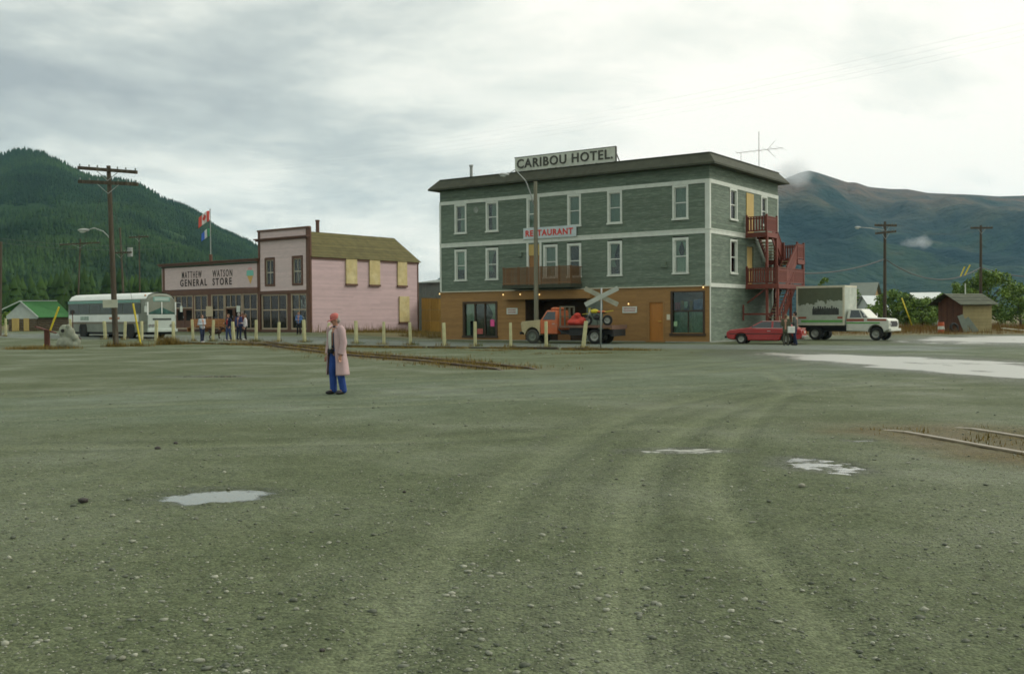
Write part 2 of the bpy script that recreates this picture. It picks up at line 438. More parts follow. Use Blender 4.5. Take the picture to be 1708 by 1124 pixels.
quads = np.stack([idx[:-1, :-1], idx[:-1, 1:], idx[1:, 1:], idx[1:, :-1]], -1).reshape(-1, 4)[:, ::-1]

def ground_material():
    m = bpy.data.materials.new('wet_gravel'); m.use_nodes = True; nt = m.node_tree; N = nt.nodes; L = nt.links
    b = N['Principled BSDF']
    tc = N.new('ShaderNodeTexCoord')
    def noise(scale, detail=4, rough=0.6, st=(1, 1, 1)):
        mp = N.new('ShaderNodeMapping'); mp.inputs['Scale'].default_value = st; L.new(tc.outputs['Object'], mp.inputs[0])
        n = N.new('ShaderNodeTexNoise'); n.inputs['Scale'].default_value = scale; n.inputs['Detail'].default_value = detail
        n.inputs['Roughness'].default_value = rough; L.new(mp.outputs[0], n.inputs['Vector']); return n.outputs['Fac']
    def rng(v, a, b_, c, d):
        n = N.new('ShaderNodeMapRange'); n.inputs['From Min'].default_value = a; n.inputs['From Max'].default_value = b_
        n.inputs['To Min'].default_value = c; n.inputs['To Max'].default_value = d; L.new(v, n.inputs['Value']); return n.outputs[0]
    def mix(f, a, b_):
        n = N.new('ShaderNodeMix'); n.data_type = 'RGBA'
        if isinstance(f, float): n.inputs['Factor'].default_value = f
        else: L.new(f, n.inputs['Factor'])
        for s, v in (('A', a), ('B', b_)):
            if isinstance(v, tuple): n.inputs[s].default_value = (*v, 1)
            else: L.new(v, n.inputs[s])
        return n.outputs['Result']
    def mul(a, b_, op='MULTIPLY'):
        n = N.new('ShaderNodeMath'); n.operation = op
        for i, v in enumerate((a, b_)):
            if isinstance(v, float): n.inputs[i].default_value = v
            else: L.new(v, n.inputs[i])
        return n.outputs[0]
    def attr(nm):
        n = N.new('ShaderNodeAttribute'); n.attribute_name = nm; return n.outputs['Fac']
    big = noise(0.3, 4); mid = noise(1.7, 4, 0.68); fine = noise(34, 3, 0.8)
    c = mix(rng(big, 0.36, 0.64, 0, 1), (0.078, 0.098, 0.049), (0.102, 0.124, 0.064))
    c = mix(rng(mid, 0.38, 0.72, 0, 0.5), c, (0.132, 0.152, 0.083))
    c = mix(mul(attr('road'), rng(mid, 0.3, 0.7, 0.45, 0.9)), c, (0.118, 0.151, 0.098))
    c = mix(mul(attr('rutshade'), 0.5), c, (0.058, 0.072, 0.038))  # shadow of the rut ridges, painted into the ground colour
    c = mix(mul(attr('rut'), 0.85), c, (0.142, 0.166, 0.092))
    c = mix(mul(attr('street'), 0.85), c, (0.150, 0.175, 0.150))
    c = mix(mul(attr('track'), rng(mid, 0.3, 0.6, 0.6, 1.0)), c, (0.105, 0.085, 0.035))
    c = mix(mul(attr('verge'), rng(big, 0.3, 0.65, 0.4, 1.0)), c, (0.145, 0.115, 0.040))
    vo = N.new('ShaderNodeTexVoronoi'); vo.inputs['Scale'].default_value = 42; vo.inputs['Randomness'].default_value = 1
    L.new(tc.outputs['Object'], vo.inputs['Vector'])
    sep = N.new('ShaderNodeSeparateColor'); L.new(vo.outputs['Color'], sep.inputs[0])
    vo2 = N.new('ShaderNodeTexVoronoi'); vo2.inputs['Scale'].default_value = 7.5; L.new(tc.outputs['Object'], vo2.inputs['Vector'])
    sep2 = N.new('ShaderNodeSeparateColor'); L.new(vo2.outputs['Color'], sep2.inputs[0])
    pb = rng(sep.outputs[0], 0.0, 1.0, 0.66, 1.34)
    pb2 = rng(sep2.outputs[1], 0.0, 1.0, 0.93, 1.07)
    fn = rng(fine, 0.25, 0.75, 0.74, 1.26)
    f = mul(mul(pb, pb2), fn)
    vs = N.new('ShaderNodeVectorMath'); vs.operation = 'SCALE'; L.new(c, vs.inputs[0]); L.new(f, vs.inputs['Scale'])
    wetf = mul(attr('wet'), rng(mid, 0.3, 0.7, 0.6, 1.0))
    dk = mix(wetf, (1.0, 1.0, 1.0), (0.55, 0.56, 0.56))
    vm = N.new('ShaderNodeVectorMath'); vm.operation = 'MULTIPLY'; L.new(vs.outputs[0], vm.inputs[0]); L.new(dk, vm.inputs[1])
    L.new(vm.outputs[0], b.inputs['Base Color'])
    damp = mul(rng(big, 0.42, 0.64, 0.0, 1.0), 0.7)
    damp = mul(damp, wetf, 'MAXIMUM')
    L.new(rng(damp, 0, 1, 0.85, 0.36), b.inputs['Roughness'])
    b.inputs['Specular IOR Level'].default_value = 0.18
    hb = mul(mul(vo.outputs['Distance'], -0.9), mul(fine, 0.8), 'ADD')
    bp = N.new('ShaderNodeBump'); bp.inputs['Strength'].default_value = 0.75; bp.inputs['Distance'].default_value = 0.022
    L.new(hb, bp.inputs['Height']); L.new(bp.outputs[0], b.inputs['Normal'])
    return m
gm = ground_material()
verge = ss(77, 82, GY + 4 * (fbm(GX / 6, GY / 6, 3, 14) - 0.5)) * ss(16, 24, GX) * ss(600, 200, RG)
verge = np.maximum(verge, ss(-16.2, -13.8, GX) * ss(-1.5, -4.5, GX) * ss(75.5, 77, GY + 0.57 * (GX + 10)) * ss(110, 95, GY))
verge = np.maximum(verge, ss(120, 150, RG))
g_ob = bulk('ground', np.stack([GX, GY, GH], -1).reshape(-1, 3), quads, None, gm, 'structure', smooth=True)
for nm, fld in (('rut', F_rut), ('rutshade', F_rute), ('road', F_road), ('street', F_street), ('track', F_tm), ('wet', F_wet), ('verge', verge)):
    a = g_ob.data.attributes.new(nm, 'FLOAT', 'POINT'); a.data.foreach_set('value', fld.astype(np.float32).ravel())
tag(g_ob, 'wet olive-grey gravel yard with tyre ruts stretching to the hills')

# puddle water
wm = bpy.data.materials.new('puddle_water'); wm.use_nodes = True
_b = wm.node_tree.nodes['Principled BSDF']; _b.inputs['Base Color'].default_value = (0.16, 0.17, 0.135, 1)
_b.inputs['Roughness'].default_value = 0.06; _b.inputs['IOR'].default_value = 1.36; _b.inputs['Specular IOR Level'].default_value = 0.6
_n = wm.node_tree.nodes.new('ShaderNodeTexNoise'); _n.inputs['Scale'].default_value = 6
_t = wm.node_tree.nodes.new('ShaderNodeTexCoord'); wm.node_tree.links.new(_t.outputs['Object'], _n.inputs['Vector'])
_bp = wm.node_tree.nodes.new('ShaderNodeBump'); _bp.inputs['Strength'].default_value = 0.05; _bp.inputs['Distance'].default_value = 0.01
wm.node_tree.links.new(_n.outputs['Fac'], _bp.inputs['Height']); wm.node_tree.links.new(_bp.outputs[0], _b.inputs['Normal'])
wm2 = wm.copy(); wm2.name = 'wet_film'; wm2.node_tree.nodes['Principled BSDF'].inputs['Roughness'].default_value = 0.30
wm2.node_tree.nodes['Principled BSDF'].inputs['Base Color'].default_value = (0.34, 0.35, 0.30, 1)
wm2.node_tree.nodes['Principled BSDF'].inputs['Specular IOR Level'].default_value = 1.0
PLAB = ['broad pale puddle lying near the dark rock', 'ring shaped bright puddle with a gravel island', 'shallow broken puddle between tyre tracks',
        'tiny puddle beside the buried rail', 'thin dark puddle reflecting the yellow posts', 'long white sheet of water across the yard',
        'far pale sheet of water in front of the shed']
def thin_edges(m, d1):
    """water thins out to nothing over the gravel at its shore: mixes to transparent where the water depth goes to zero"""
    N = m.node_tree.nodes; L = m.node_tree.links; out = [n for n in N if n.type == 'OUTPUT_MATERIAL'][0]; b = N['Principled BSDF']
    at_ = N.new('ShaderNodeAttribute'); at_.attribute_name = 'depth'; tc = [n for n in N if n.type == 'TEX_COORD'][0]
    no = N.new('ShaderNodeTexNoise'); no.inputs['Scale'].default_value = 30 if d1 < 0.011 else 5; no.inputs['Detail'].default_value = 3; L.new(tc.outputs['Object'], no.inputs['Vector'])
    ma = N.new('ShaderNodeMath'); ma.operation = 'MULTIPLY_ADD'; ma.inputs[1].default_value = d1 * 1.6; L.new(no.outputs['Fac'], ma.inputs[0]); L.new(at_.outputs['Fac'], ma.inputs[2])
    mr = N.new('ShaderNodeMapRange'); mr.inputs['From Min'].default_value = d1 * 0.75; mr.inputs['From Max'].default_value = d1 * 1.9; L.new(ma.outputs[0], mr.inputs['Value'])
    tr = N.new('ShaderNodeBsdfTransparent'); mx = N.new('ShaderNodeMixShader'); L.new(mr.outputs[0], mx.inputs[0]); L.new(tr.outputs[0], mx.inputs[1]); L.new(b.outputs[0], mx.inputs[2]); L.new(mx.outputs[0], out.inputs['Surface'])
thin_edges(wm, 0.010); thin_edges(wm2, 0.012)
for (cx, cy, rx, ry, rot, dp, rag), lab in zip(PUDDLES, PLAB):
    na_, nr_ = 120, 46; aa, qq = np.meshgrid(np.linspace(0, 2 * math.pi, na_, endpoint=False), np.linspace(0.02, 1.75, nr_))
    px, py = qq * rx * np.cos(aa), qq * ry * np.sin(aa); X_ = cx + px * math.cos(rot) - py * math.sin(rot); Y_ = cy + px * math.sin(rot) + py * math.cos(rot)
    dep = WLEV - ground_fields(X_, Y_)[0]; ix = np.arange(na_ * nr_).reshape(nr_, na_); nx = np.roll(ix, -1, 1)
    q = np.stack([ix[:-1], nx[:-1], nx[1:], ix[1:]], -1).reshape(-1, 4)
    o = bulk('puddle_water', np.stack([X_, Y_, np.full_like(X_, WLEV)], -1).reshape(-1, 3), q, None, wm2 if (rx > 1.5 or 'broken' in lab) else wm, 'structure')
    a = o.data.attributes.new('depth', 'FLOAT', 'POINT'); a.data.foreach_set('value', dep.astype(np.float32).ravel())
    tag(o, lab)

def ground_h(x, y):
    return ground_fields(np.atleast_1d(np.asarray(x, float)), np.atleast_1d(np.asarray(y, float)))[0]

# loose stones (gravel): real geometry close to the camera
ICO = None
def ico_template():
    bm = bmesh.new(); bmesh.ops.create_icosphere(bm, subdivisions=1, radius=1.0)
    v = np.array([p.co[:] for p in bm.verts]); f = np.array([[q.index for q in p.verts] for p in bm.faces]); bm.free(); return v, f
IV, IF = ico_template()
OV = np.array([(1, 0, 0), (-1, 0, 0), (0, 1, 0), (0, -1, 0), (0, 0, 1), (0, 0, -1)], float)
OF = np.array([(0, 2, 4), (2, 1, 4), (1, 3, 4), (3, 0, 4), (2, 0, 5), (1, 2, 5), (3, 1, 5), (0, 3, 5)])
def scatter(TV, TF, P, S, rng_, jit=0.25, zs=(0.35, 0.7)):
    n = len(P); k = len(TV)
    V = TV[None] * (1 + jit * (rng_.random((n, k, 1)) - 0.5) * 2)
    sc = np.stack([rng_.uniform(0.7, 1.3, n), rng_.uniform(0.7, 1.3, n), rng_.uniform(*zs, n)], -1) * S[:, None]
    V = V * sc[:, None, :]
    a = rng_.uniform(0, 6.283, n); c, s = np.cos(a)[:, None], np.sin(a)[:, None]
    X = V[..., 0] * c - V[..., 1] * s; Y = V[..., 0] * s + V[..., 1] * c
    V = np.stack([X, Y, V[..., 2]], -1) + P[:, None, :]
    Fc = TF[None] + (np.arange(n) * k)[:, None, None]
    return V.reshape(-1, 3), Fc.reshape(-1, 3), np.repeat(rng_.random(n), len(TF))
rg = np.random.default_rng(3)
stone_m = pm('stone', (0.070, 0.082, 0.055), rough=0.6, var=0.25, scale=40, rndhue=(0.33, 0.34, 0.26), spec=0.4)
def stones(n, r0_, r1_, s0, s1, TV, TF, name, lab):
    r = np.exp(rg.uniform(np.log(r0_), np.log(r1_), n)); a = rg.uniform(R(-40), R(40), n)
    x = r * np.sin(a); y = r * np.cos(a)
    keep = fbm(x / 0.8, y / 0.8, 3, 71) + 0.25 * rg.random(n) > 0.47
    x, y = x[keep], y[keep]; h, rut, road, st, tm, wet = ground_fields(x, y)
    k2 = (h > WLEV + 0.004) & (rut < 0.6 + 0.4 * rg.random(len(x))); x, y, h = x[k2], y[k2], h[k2]
    S = s0 * (s1 / s0) ** (rg.random(len(x)) ** 2.2)
    V, Fc, rn = scatter(TV, TF, np.stack([x, y, h + S * 0.12], -1), S, rg)
    tag(bulk(name, V, Fc, rn ** 1.6, stone_m, 'stuff'), lab)
stones(42000, 3.2, 17, 0.004, 0.014, OV, OF, 'gravel', 'fine loose gravel strewn over the yard')
stones(6500, 3.2, 30, 0.007, 0.028, IV, IF, 'pebbles', 'scattered larger pebbles on the gravel yard')

# ------------------------------------------------------------------ mountains
def mountain(name, prof, y0, yr, y1, s_rng, mat, ns, ny, seed, rough, foot_pow, label):
    px = np.array([p[0] for p in prof], float); el = np.array([p[1] for p in prof], float)
    s = np.linspace(*s_rng, ns); E = np.interp(s * 1713 + 854, px, el) / 1713.0
    yr_ = yr + 0.10 * yr * (fbm(s * 6 + 3, s * 0 + 1.7, 3, seed) - 0.5) * 2
    t = np.concatenate([np.linspace(0, 1, ny), np.linspace(1.03, 1.5, ny // 5)])
    T, S = np.meshgrid(t, s, indexing='ij'); YR = np.broadcast_to(yr_, T.shape); EE = np.broadcast_to(E, T.shape)
    Y = np.where(T <= 1, y0 + (YR - y0) * T, YR + (y1 - YR) * (T - 1) / 0.5)
    X = S * Y
    shape = np.where(T <= 1, T ** foot_pow, 1 - ((T - 1) / 0.5) ** 1.4)
    rid = 1 - np.abs(2 * fbm(X / (yr * 0.16), Y / (yr * 0.30), 5, seed + 5) - 1)
    Z = EE * YR * shape + rough * yr * (rid - 0.75) * np.sin(np.clip(T, 0, 1) * math.pi) ** 0.7 * EE / 0.15
    ang = (Z - 1.65) / Y; mx = ang[: ny + 3].max(0)
    Z = (Z) * np.clip((E / np.maximum(mx, 1e-5)), 0.4, 2.2)[None, :]
    Z = np.maximum(Z, -2.0)
    n0, n1 = Z.shape; ix = np.arange(n0 * n1).reshape(n0, n1)
    q = np.stack([ix[:-1, :-1], ix[:-1, 1:], ix[1:, 1:], ix[1:, :-1]], -1).reshape(-1, 4)
    Z[0, :] = -1.5; Z[-1, :] = -1.5
    o = bulk(name, np.stack([X, Y, Z], -1).reshape(-1, 3), q, None, mat, 'structure', smooth=True)
    tag(o, label); return X, Y, Z
def terrain_mat(name, cols, sc, bump, zcol=None, zr=(0, 1)):
    m = bpy.data.materials.new(name); m.use_nodes = True; nt = m.node_tree; N = nt.nodes; L = nt.links; b = N['Principled BSDF']
    b.inputs['Roughness'].default_value = 0.95; b.inputs['Specular IOR Level'].default_value = 0.05
    tc = N.new('ShaderNodeTexCoord'); n = N.new('ShaderNodeTexNoise'); n.inputs['Scale'].default_value = sc; n.inputs['Detail'].default_value = 9
    n.inputs['Roughness'].default_value = 0.68; L.new(tc.outputs['Object'], n.inputs['Vector'])
    r = N.new('ShaderNodeValToRGB'); L.new(n.outputs['Fac'], r.inputs[0])
    r.color_ramp.elements[0].position = cols[0][0]; r.color_ramp.elements[0].color = (*cols[0][1], 1)
    r.color_ramp.elements[1].position = cols[-1][0]; r.color_ramp.elements[1].color = (*cols[-1][1], 1)
    for p, c in cols[1:-1]: r.color_ramp.elements.new(p).color = (*c, 1)
    cur = r.outputs[0]
    if zcol:
        se = N.new('ShaderNodeSeparateXYZ'); L.new(tc.outputs['Object'], se.inputs[0])
        n2_ = N.new('ShaderNodeTexNoise'); n2_.inputs['Scale'].default_value = sc * 0.7; n2_.inputs['Detail'].default_value = 7
        L.new(tc.outputs['Object'], n2_.inputs['Vector'])
        ma = N.new('ShaderNodeMath'); ma.operation = 'MULTIPLY_ADD'; ma.inputs[1].default_value = zr[1] * 1.3; L.new(n2_.outputs['Fac'], ma.inputs[0]); L.new(se.outputs[2], ma.inputs[2])
        mr = N.new('ShaderNodeMapRange'); mr.inputs['From Min'].default_value = zr[0]; mr.inputs['From Max'].default_value = zr[1] + zr[0]; L.new(ma.outputs[0], mr.inputs['Value'])
        mx = N.new('ShaderNodeMix'); mx.data_type = 'RGBA'; L.new(mr.outputs[0], mx.inputs['Factor'])
        r2 = N.new('ShaderNodeValToRGB'); L.new(n.outputs['Fac'], r2.inputs[0])
        r2.color_ramp.elements[0].position = 0.38; r2.color_ramp.elements[0].color = (*zcol[0], 1)
        r2.color_ramp.elements[1].position = 0.62; r2.color_ramp.elements[1].color = (*zcol[1], 1)
        L.new(cur, mx.inputs['A']); L.new(r2.outputs[0], mx.inputs['B']); cur = mx.outputs['Result']
    L.new(cur, b.inputs['Base Color'])
    nb = N.new('ShaderNodeTexNoise'); nb.inputs['Scale'].default_value = sc * 9; nb.inputs['Detail'].default_value = 6; L.new(tc.outputs['Object'], nb.inputs['Vector'])
    bp = N.new('ShaderNodeBump'); bp.inputs['Strength'].default_value = 1.0; bp.inputs['Distance'].default_value = bump
    L.new(nb.outputs['Fac'], bp.inputs['Height']); L.new(bp.outputs[0], b.inputs['Normal'])
    return m
lm_mat = terrain_mat('forest_slope', [(0.30, (0.014, 0.028, 0.014)), (0.52, (0.024, 0.052, 0.014)), (0.66, (0.060, 0.092, 0.026)), (0.76, (0.075, 0.085, 0.055))], 0.006, 6)
LX, LY, LZ = mountain('mountain_left', [(-900, 150), (-500, 230), (-250, 285), (-60, 268), (0, 272), (20, 276), (45, 279), (80, 272), (110, 258), (135, 243), (165, 232), (200, 228), (232, 220),
    (255, 208), (274, 196), (308, 185), (335, 172), (366, 147), (395, 134), (421, 121), (432, 113), (480, 85), (540, 60), (620, 34), (700, 14), (760, 0), (1000, 0)],
    430, 1700, 2900, (-1.0, 0.02), lm_mat, 240, 90, 4, 0.028, 1.35, 'dark forested mountain ridge rising behind the bus and store')
rm_mat = terrain_mat('haze_tinted_slope', [(0.34, (0.010, 0.030, 0.032)), (0.48, (0.017, 0.042, 0.040)), (0.58, (0.034, 0.066, 0.042)), (0.70, (0.085, 0.090, 0.058))], 0.0045, 22,  # bluish forest tones: part of the distance haze is painted in
    ((0.034, 0.060, 0.042), (0.155, 0.105, 0.070)), (285, 170))
RX, RY, RZ = mountain('mountain_right', [(200, 0), (560, 0), (690, 34), (735, 66), (800, 112), (950, 180), (1150, 190), (1250, 205), (1300, 222), (1335, 236), (1350, 239), (1363, 236), (1414, 219), (1427, 219), (1450, 211),
    (1486, 207.5), (1514, 207), (1548, 200.5), (1625, 197), (1664, 194), (1708, 195), (1900, 170), (2200, 190), (2700, 120)],
    1300, 3000, 3750, (-0.35, 0.62), rm_mat, 420, 150, 9, 0.085, 1.05, 'hazy blue-green mountain with brown alpine top behind the hotel')

# spruce forest on the left slopes
def cone_tree(tiers, sides, jag):
    v = []; f = []
    for k in range(tiers):
        zb = 0.06 + 0.82 * k / tiers; zt = min(1.0, zb + (1.0 - zb) * (0.62 if k < tiers - 1 else 1.0)); rb = 0.20 * (1 - zb) ** 0.9 + 0.012
        o = len(v)
        for j in range(sides):
            a = 2 * math.pi * (j + 0.5 * (k % 2)) / sides; q = rb * (1 + jag * ((j * 7 + k * 5) % 3 - 1))
            v.append((q * math.cos(a), q * math.sin(a), zb - jag * 0.05 * ((j + k) % 2)))
        v.append((0, 0, zt))
        for j in range(sides): f.append((o + j, o + (j + 1) % sides, o + sides))
    return np.array(v), np.array(f)
spruce_m = pm('spruce_needles', (0.014, 0.036, 0.009), rough=0.9, var=0.3, scale=0.02, rndhue=(0.044, 0.082, 0.017), spec=0.1)
def grid_z(X, Y, Z, x, y):
    s = x / y; s_ax = X[10] / Y[10]; j = np.interp(s, s_ax, np.arange(len(s_ax))); j0 = np.clip(j.astype(int), 0, len(s_ax) - 2); fj = j - j0
    out = np.empty_like(x)
    for k in range(len(x)):
        a = np.interp(y[k], Y[:, j0[k]], Z[:, j0[k]]); b = np.interp(y[k], Y[:, j0[k] + 1], Z[:, j0[k] + 1]); out[k] = a * (1 - fj[k]) + b * fj[k]
    return out
def forest(n, s0, s1, ya, yb, h0, h1, TV, TF, name, lab, zf):
    y = np.sqrt(rg.uniform(ya * ya, yb * yb, n)); s = rg.uniform(s0, s1, n); x = s * y
    keep = fbm(x / 45, y / 45, 3, 13) > 0.30; x, y = x[keep], y[keep]
    z = zf(x, y); H = rg.uniform(h0, h1, len(x)) * (0.75 + 0.5 * fbm(x / 60, y / 60, 2, 4))
    k = len(TV); m_ = len(x); a = rg.uniform(0, 6.283, m_); w = rg.uniform(0.8, 1.25, m_)
    c, sn = np.cos(a)[:, None], np.sin(a)[:, None]
    V = np.stack([(TV[:, 0] * c - TV[:, 1] * sn) * (H * w)[:, None], (TV[:, 0] * sn + TV[:, 1] * c) * (H * w)[:, None], TV[:, 2] * H[:, None]], -1)
    V = V + np.stack([x, y, z - 0.3], -1)[:, None, :]
    Fc = (TF[None] + (np.arange(m_) * k)[:, None, None]).reshape(-1, 3)
    rn = np.clip(fbm(x / 110, y / 110, 4, 44) * 1.6 - 0.55 + 0.35 * (rg.random(m_) - 0.5), 0, 1)
    tag(bulk(name, V.reshape(-1, 3), Fc, np.repeat(rn, len(TF)), spruce_m, 'stuff'), lab)
tv, tf = cone_tree(2, 5, 0.15)
forest(34000, -0.62, -0.12, 450, 1900, 6, 11, tv, tf, 'forest', 'dense spruce forest covering the mountain slope', lambda x, y: grid_z(LX, LY, LZ, x, y))
tv, tf = cone_tree(6, 8, 0.25)
forest(1500, -0.70, -0.16, 260, 470, 9, 15, tv, tf, 'woods', 'belt of tall spruces at the foot of the mountain', lambda x, y: np.where(y > 435, grid_z(LX, LY, LZ, x, y), 0.0))

# haze box and the two torn clouds on the far mountain
hz_m = bpy.data.materials.new('haze_air'); hz_m.use_nodes = True; _N = hz_m.node_tree.nodes; _N.clear()
_o = _N.new('ShaderNodeOutputMaterial'); _v = _N.new('ShaderNodeVolumePrincipled')
_v.inputs['Color'].default_value = (0.40, 0.72, 1.0, 1); _v.inputs['Density'].default_value = 6.5e-5; _v.inputs['Anisotropy'].default_value = 0.0
hz_m.node_tree.links.new(_v.outputs[0], _o.inputs['Volume'])
mb = MB(); mb.box(-4700, 4700, -4700, 4700, -4.0, 560.0)
tag(mb.build('haze', hz_m, kind='stuff'), 'thin bluish damp air filling the valley')
def cloud(name, c, r, dens, sc, lab, seed):
    m = bpy.data.materials.new(name); m.use_nodes = True; N = m.node_tree.nodes; L = m.node_tree.links; N.clear()
    o = N.new('ShaderNodeOutputMaterial'); v = N.new('ShaderNodeVolumePrincipled'); v.inputs['Color'].default_value = (1, 1, 1, 1)
    tc = N.new('ShaderNodeTexCoord'); no = N.new('ShaderNodeTexNoise'); no.inputs['Scale'].default_value = sc; no.inputs['Detail'].default_value = 5
    no.noise_dimensions = '4D'; no.inputs['W'].default_value = seed
    L.new(tc.outputs['Object'], no.inputs['Vector'])
    ln = N.new('ShaderNodeVectorMath'); ln.operation = 'LENGTH'; dv = N.new('ShaderNodeVectorMath'); dv.operation = 'DIVIDE'
    dv.inputs[1].default_value = r; L.new(tc.outputs['Object'], dv.inputs[0]); L.new(dv.outputs[0], ln.inputs[0])
    mr = N.new('ShaderNodeMapRange'); mr.inputs['From Min'].default_value = 0.95; mr.inputs['From Max'].default_value = 0.0; mr.inputs['To Max'].default_value = 0.62
    L.new(ln.outputs['Value'], mr.inputs['Value'])
    ad = N.new('ShaderNodeMath'); ad.operation = 'ADD'; L.new(no.outputs['Fac'], ad.inputs[0]); L.new(mr.outputs[0], ad.inputs[1])
    m2 = N.new('ShaderNodeMapRange'); m2.inputs['From Min'].default_value = 0.70; m2.inputs['From Max'].default_value = 1.15; m2.inputs['To Max'].default_value = dens
    L.new(ad.outputs[0], m2.inputs['Value']); L.new(m2.outputs[0], v.inputs['Density']); L.new(v.outputs[0], o.inputs['Volume'])
    b = MB(); b.ell((0, 0, 0), r, 24, 14); tag(b.build(name, m, loc=c, kind='stuff'), lab)
def at(px, py, Y):
    d = fwd + rgt * ((px - 854) / 1713.0) - upv * ((py - 562) / 1713.0); return Vector((0, 0, 1.65)) + d * (Y / d.y)
cloud('summit_clouds', at(1314, 290, 2250), (100, 60, 44), 0.030, 0.014, 'grey cloud clinging to the summit above the hotel stairs', 1.3)
cloud('slope_mist', at(1532, 405, 1950), (54, 30, 19), 0.034, 0.05, 'small white mist wisp on the far slope', 4.1)

# ================================================================== BUILDINGS
white_p = pm('white_trim', (0.62, 0.66, 0.58), 0.6, 0.10, 2.5, bump=0.1, col2=(0.40, 0.42, 0.36), c2pos=0.66, c2scale=5)
cream_p = pm('cream_trim', (0.60, 0.57, 0.43), 0.6, 0.12, 3)
green_sd = pm('weathered_green_siding', (0.124, 0.167, 0.120), 0.75, 0.15, 1.2, rnd=0.14, col2=(0.220, 0.265, 0.206), c2pos=0.60, c2soft=0.12, c2scale=1.6, stretch=(1, 1, 7), bump=0.25, bscale=14)
brown_sd = pm('brown_stained_boards', (0.300, 0.168, 0.056), 0.7, 0.12, 1.5, rnd=0.10, bump=0.2, bscale=16, stretch=(1, 1, 5))
roof_skirt = pm('dark_roll_roofing', (0.056, 0.062, 0.040), 0.85, 0.2, 2.0, bump=0.3, bscale=20)
dark_in = pm('painted_room_shade', (0.035, 0.032, 0.026), 0.9, 0.2, 1.0)
glass = glass_mat('window_glass')
curtain_g = pm('grey_green_curtain', (0.42, 0.46, 0.38), 0.9, 0.15, 3, stretch=(6, 6, 0.6))
curtain_w = pm('white_curtain', (0.60, 0.64, 0.52), 0.9, 0.12, 3, stretch=(6, 6, 0.6))
red_stain = pm('red_brown_stain', (0.175, 0.048, 0.031), 0.65, 0.18, 2.5, rnd=0.15, bump=0.15)
plywood = pm('ochre_plywood', (0.50, 0.36, 0.12), 0.7, 0.12, 1.4, stretch=(1, 1, 0.3))
metal_g = pm('galvanised', (0.30, 0.32, 0.30), 0.5, 0.15, 4, metal=0.5)
bulb_m = pm('lit_bulb', (0.9, 0.7, 0.35), 0.4, 0, 1, emit=((1.0, 0.66, 0.25), 1.3))
concrete = pm('concrete', (0.26, 0.28, 0.235), 0.8, 0.15, 1.5, bump=0.3, bscale=12)

def curtain_mesh(mb, fn, s0, s1, z0, z1, d, tie=None, folds=7):
    """hanging cloth with folds; tie gathers the inner edge like a drawn-back curtain"""
    n = folds * 4; rows = 8; rings = []
    for i in range(rows + 1):
        z = z1 + (z0 - z1) * i / rows; row = []
        for j in range(n + 1):
            u = j / n; w = 1.0
            if tie:
                w = 0.45 + 0.55 * abs(1 - 1.6 * i / rows) ** 1.3 if i / rows > 0.1 else 1.0; w = min(w, 1.0)
            s = s0 + (s1 - s0) * (u * w if tie != 'r' else 1 - (1 - u) * w)
            row.append(fn(s, d - 0.03 * math.sin(u * folds * 6.283), z))
        rings.append(row)
    mb.loft(rings, caps=False, closed=False)

def siding(mb, L, z0, z1, pitch, holes, fn, lap=0.022):
    rows = max(1, round((z1 - z0) / pitch)); pt = (z1 - z0) / rows
    for k in range(rows):
        a, b = z0 + k * pt, z0 + (k + 1) * pt; zc = (a + b) / 2
        cuts = sorted([(h[0], h[1]) for h in holes if h[2] < zc < h[3]]); s = 0.0; spans = []
        for c0, c1 in cuts:
            if c0 > s: spans.append((s, c0))
            s = max(s, c1)
        if s < L: spans.append((s, L))
        for p, q in spans:
            while p < q - 1e-3:
                e_ = min(q, p + random.uniform(2.6, 5.0))
                if q - e_ < 0.8: e_ = q
                o = random.uniform(0, 0.004); g_ = 0.002
                v = [fn(p + g_, lap + o, a), fn(e_ - g_, lap + o, a), fn(e_ - g_, 0.004 + o, b), fn(p + g_, 0.004 + o, b),
                     fn(p + g_, -0.02, a), fn(e_ - g_, -0.02, a), fn(e_ - g_, -0.02, b), fn(p + g_, -0.02, b)]
                mb.add(v, [(0, 1, 2, 3), (4, 5, 1, 0), (0, 3, 7, 4), (1, 5, 6, 2)]); p = e_

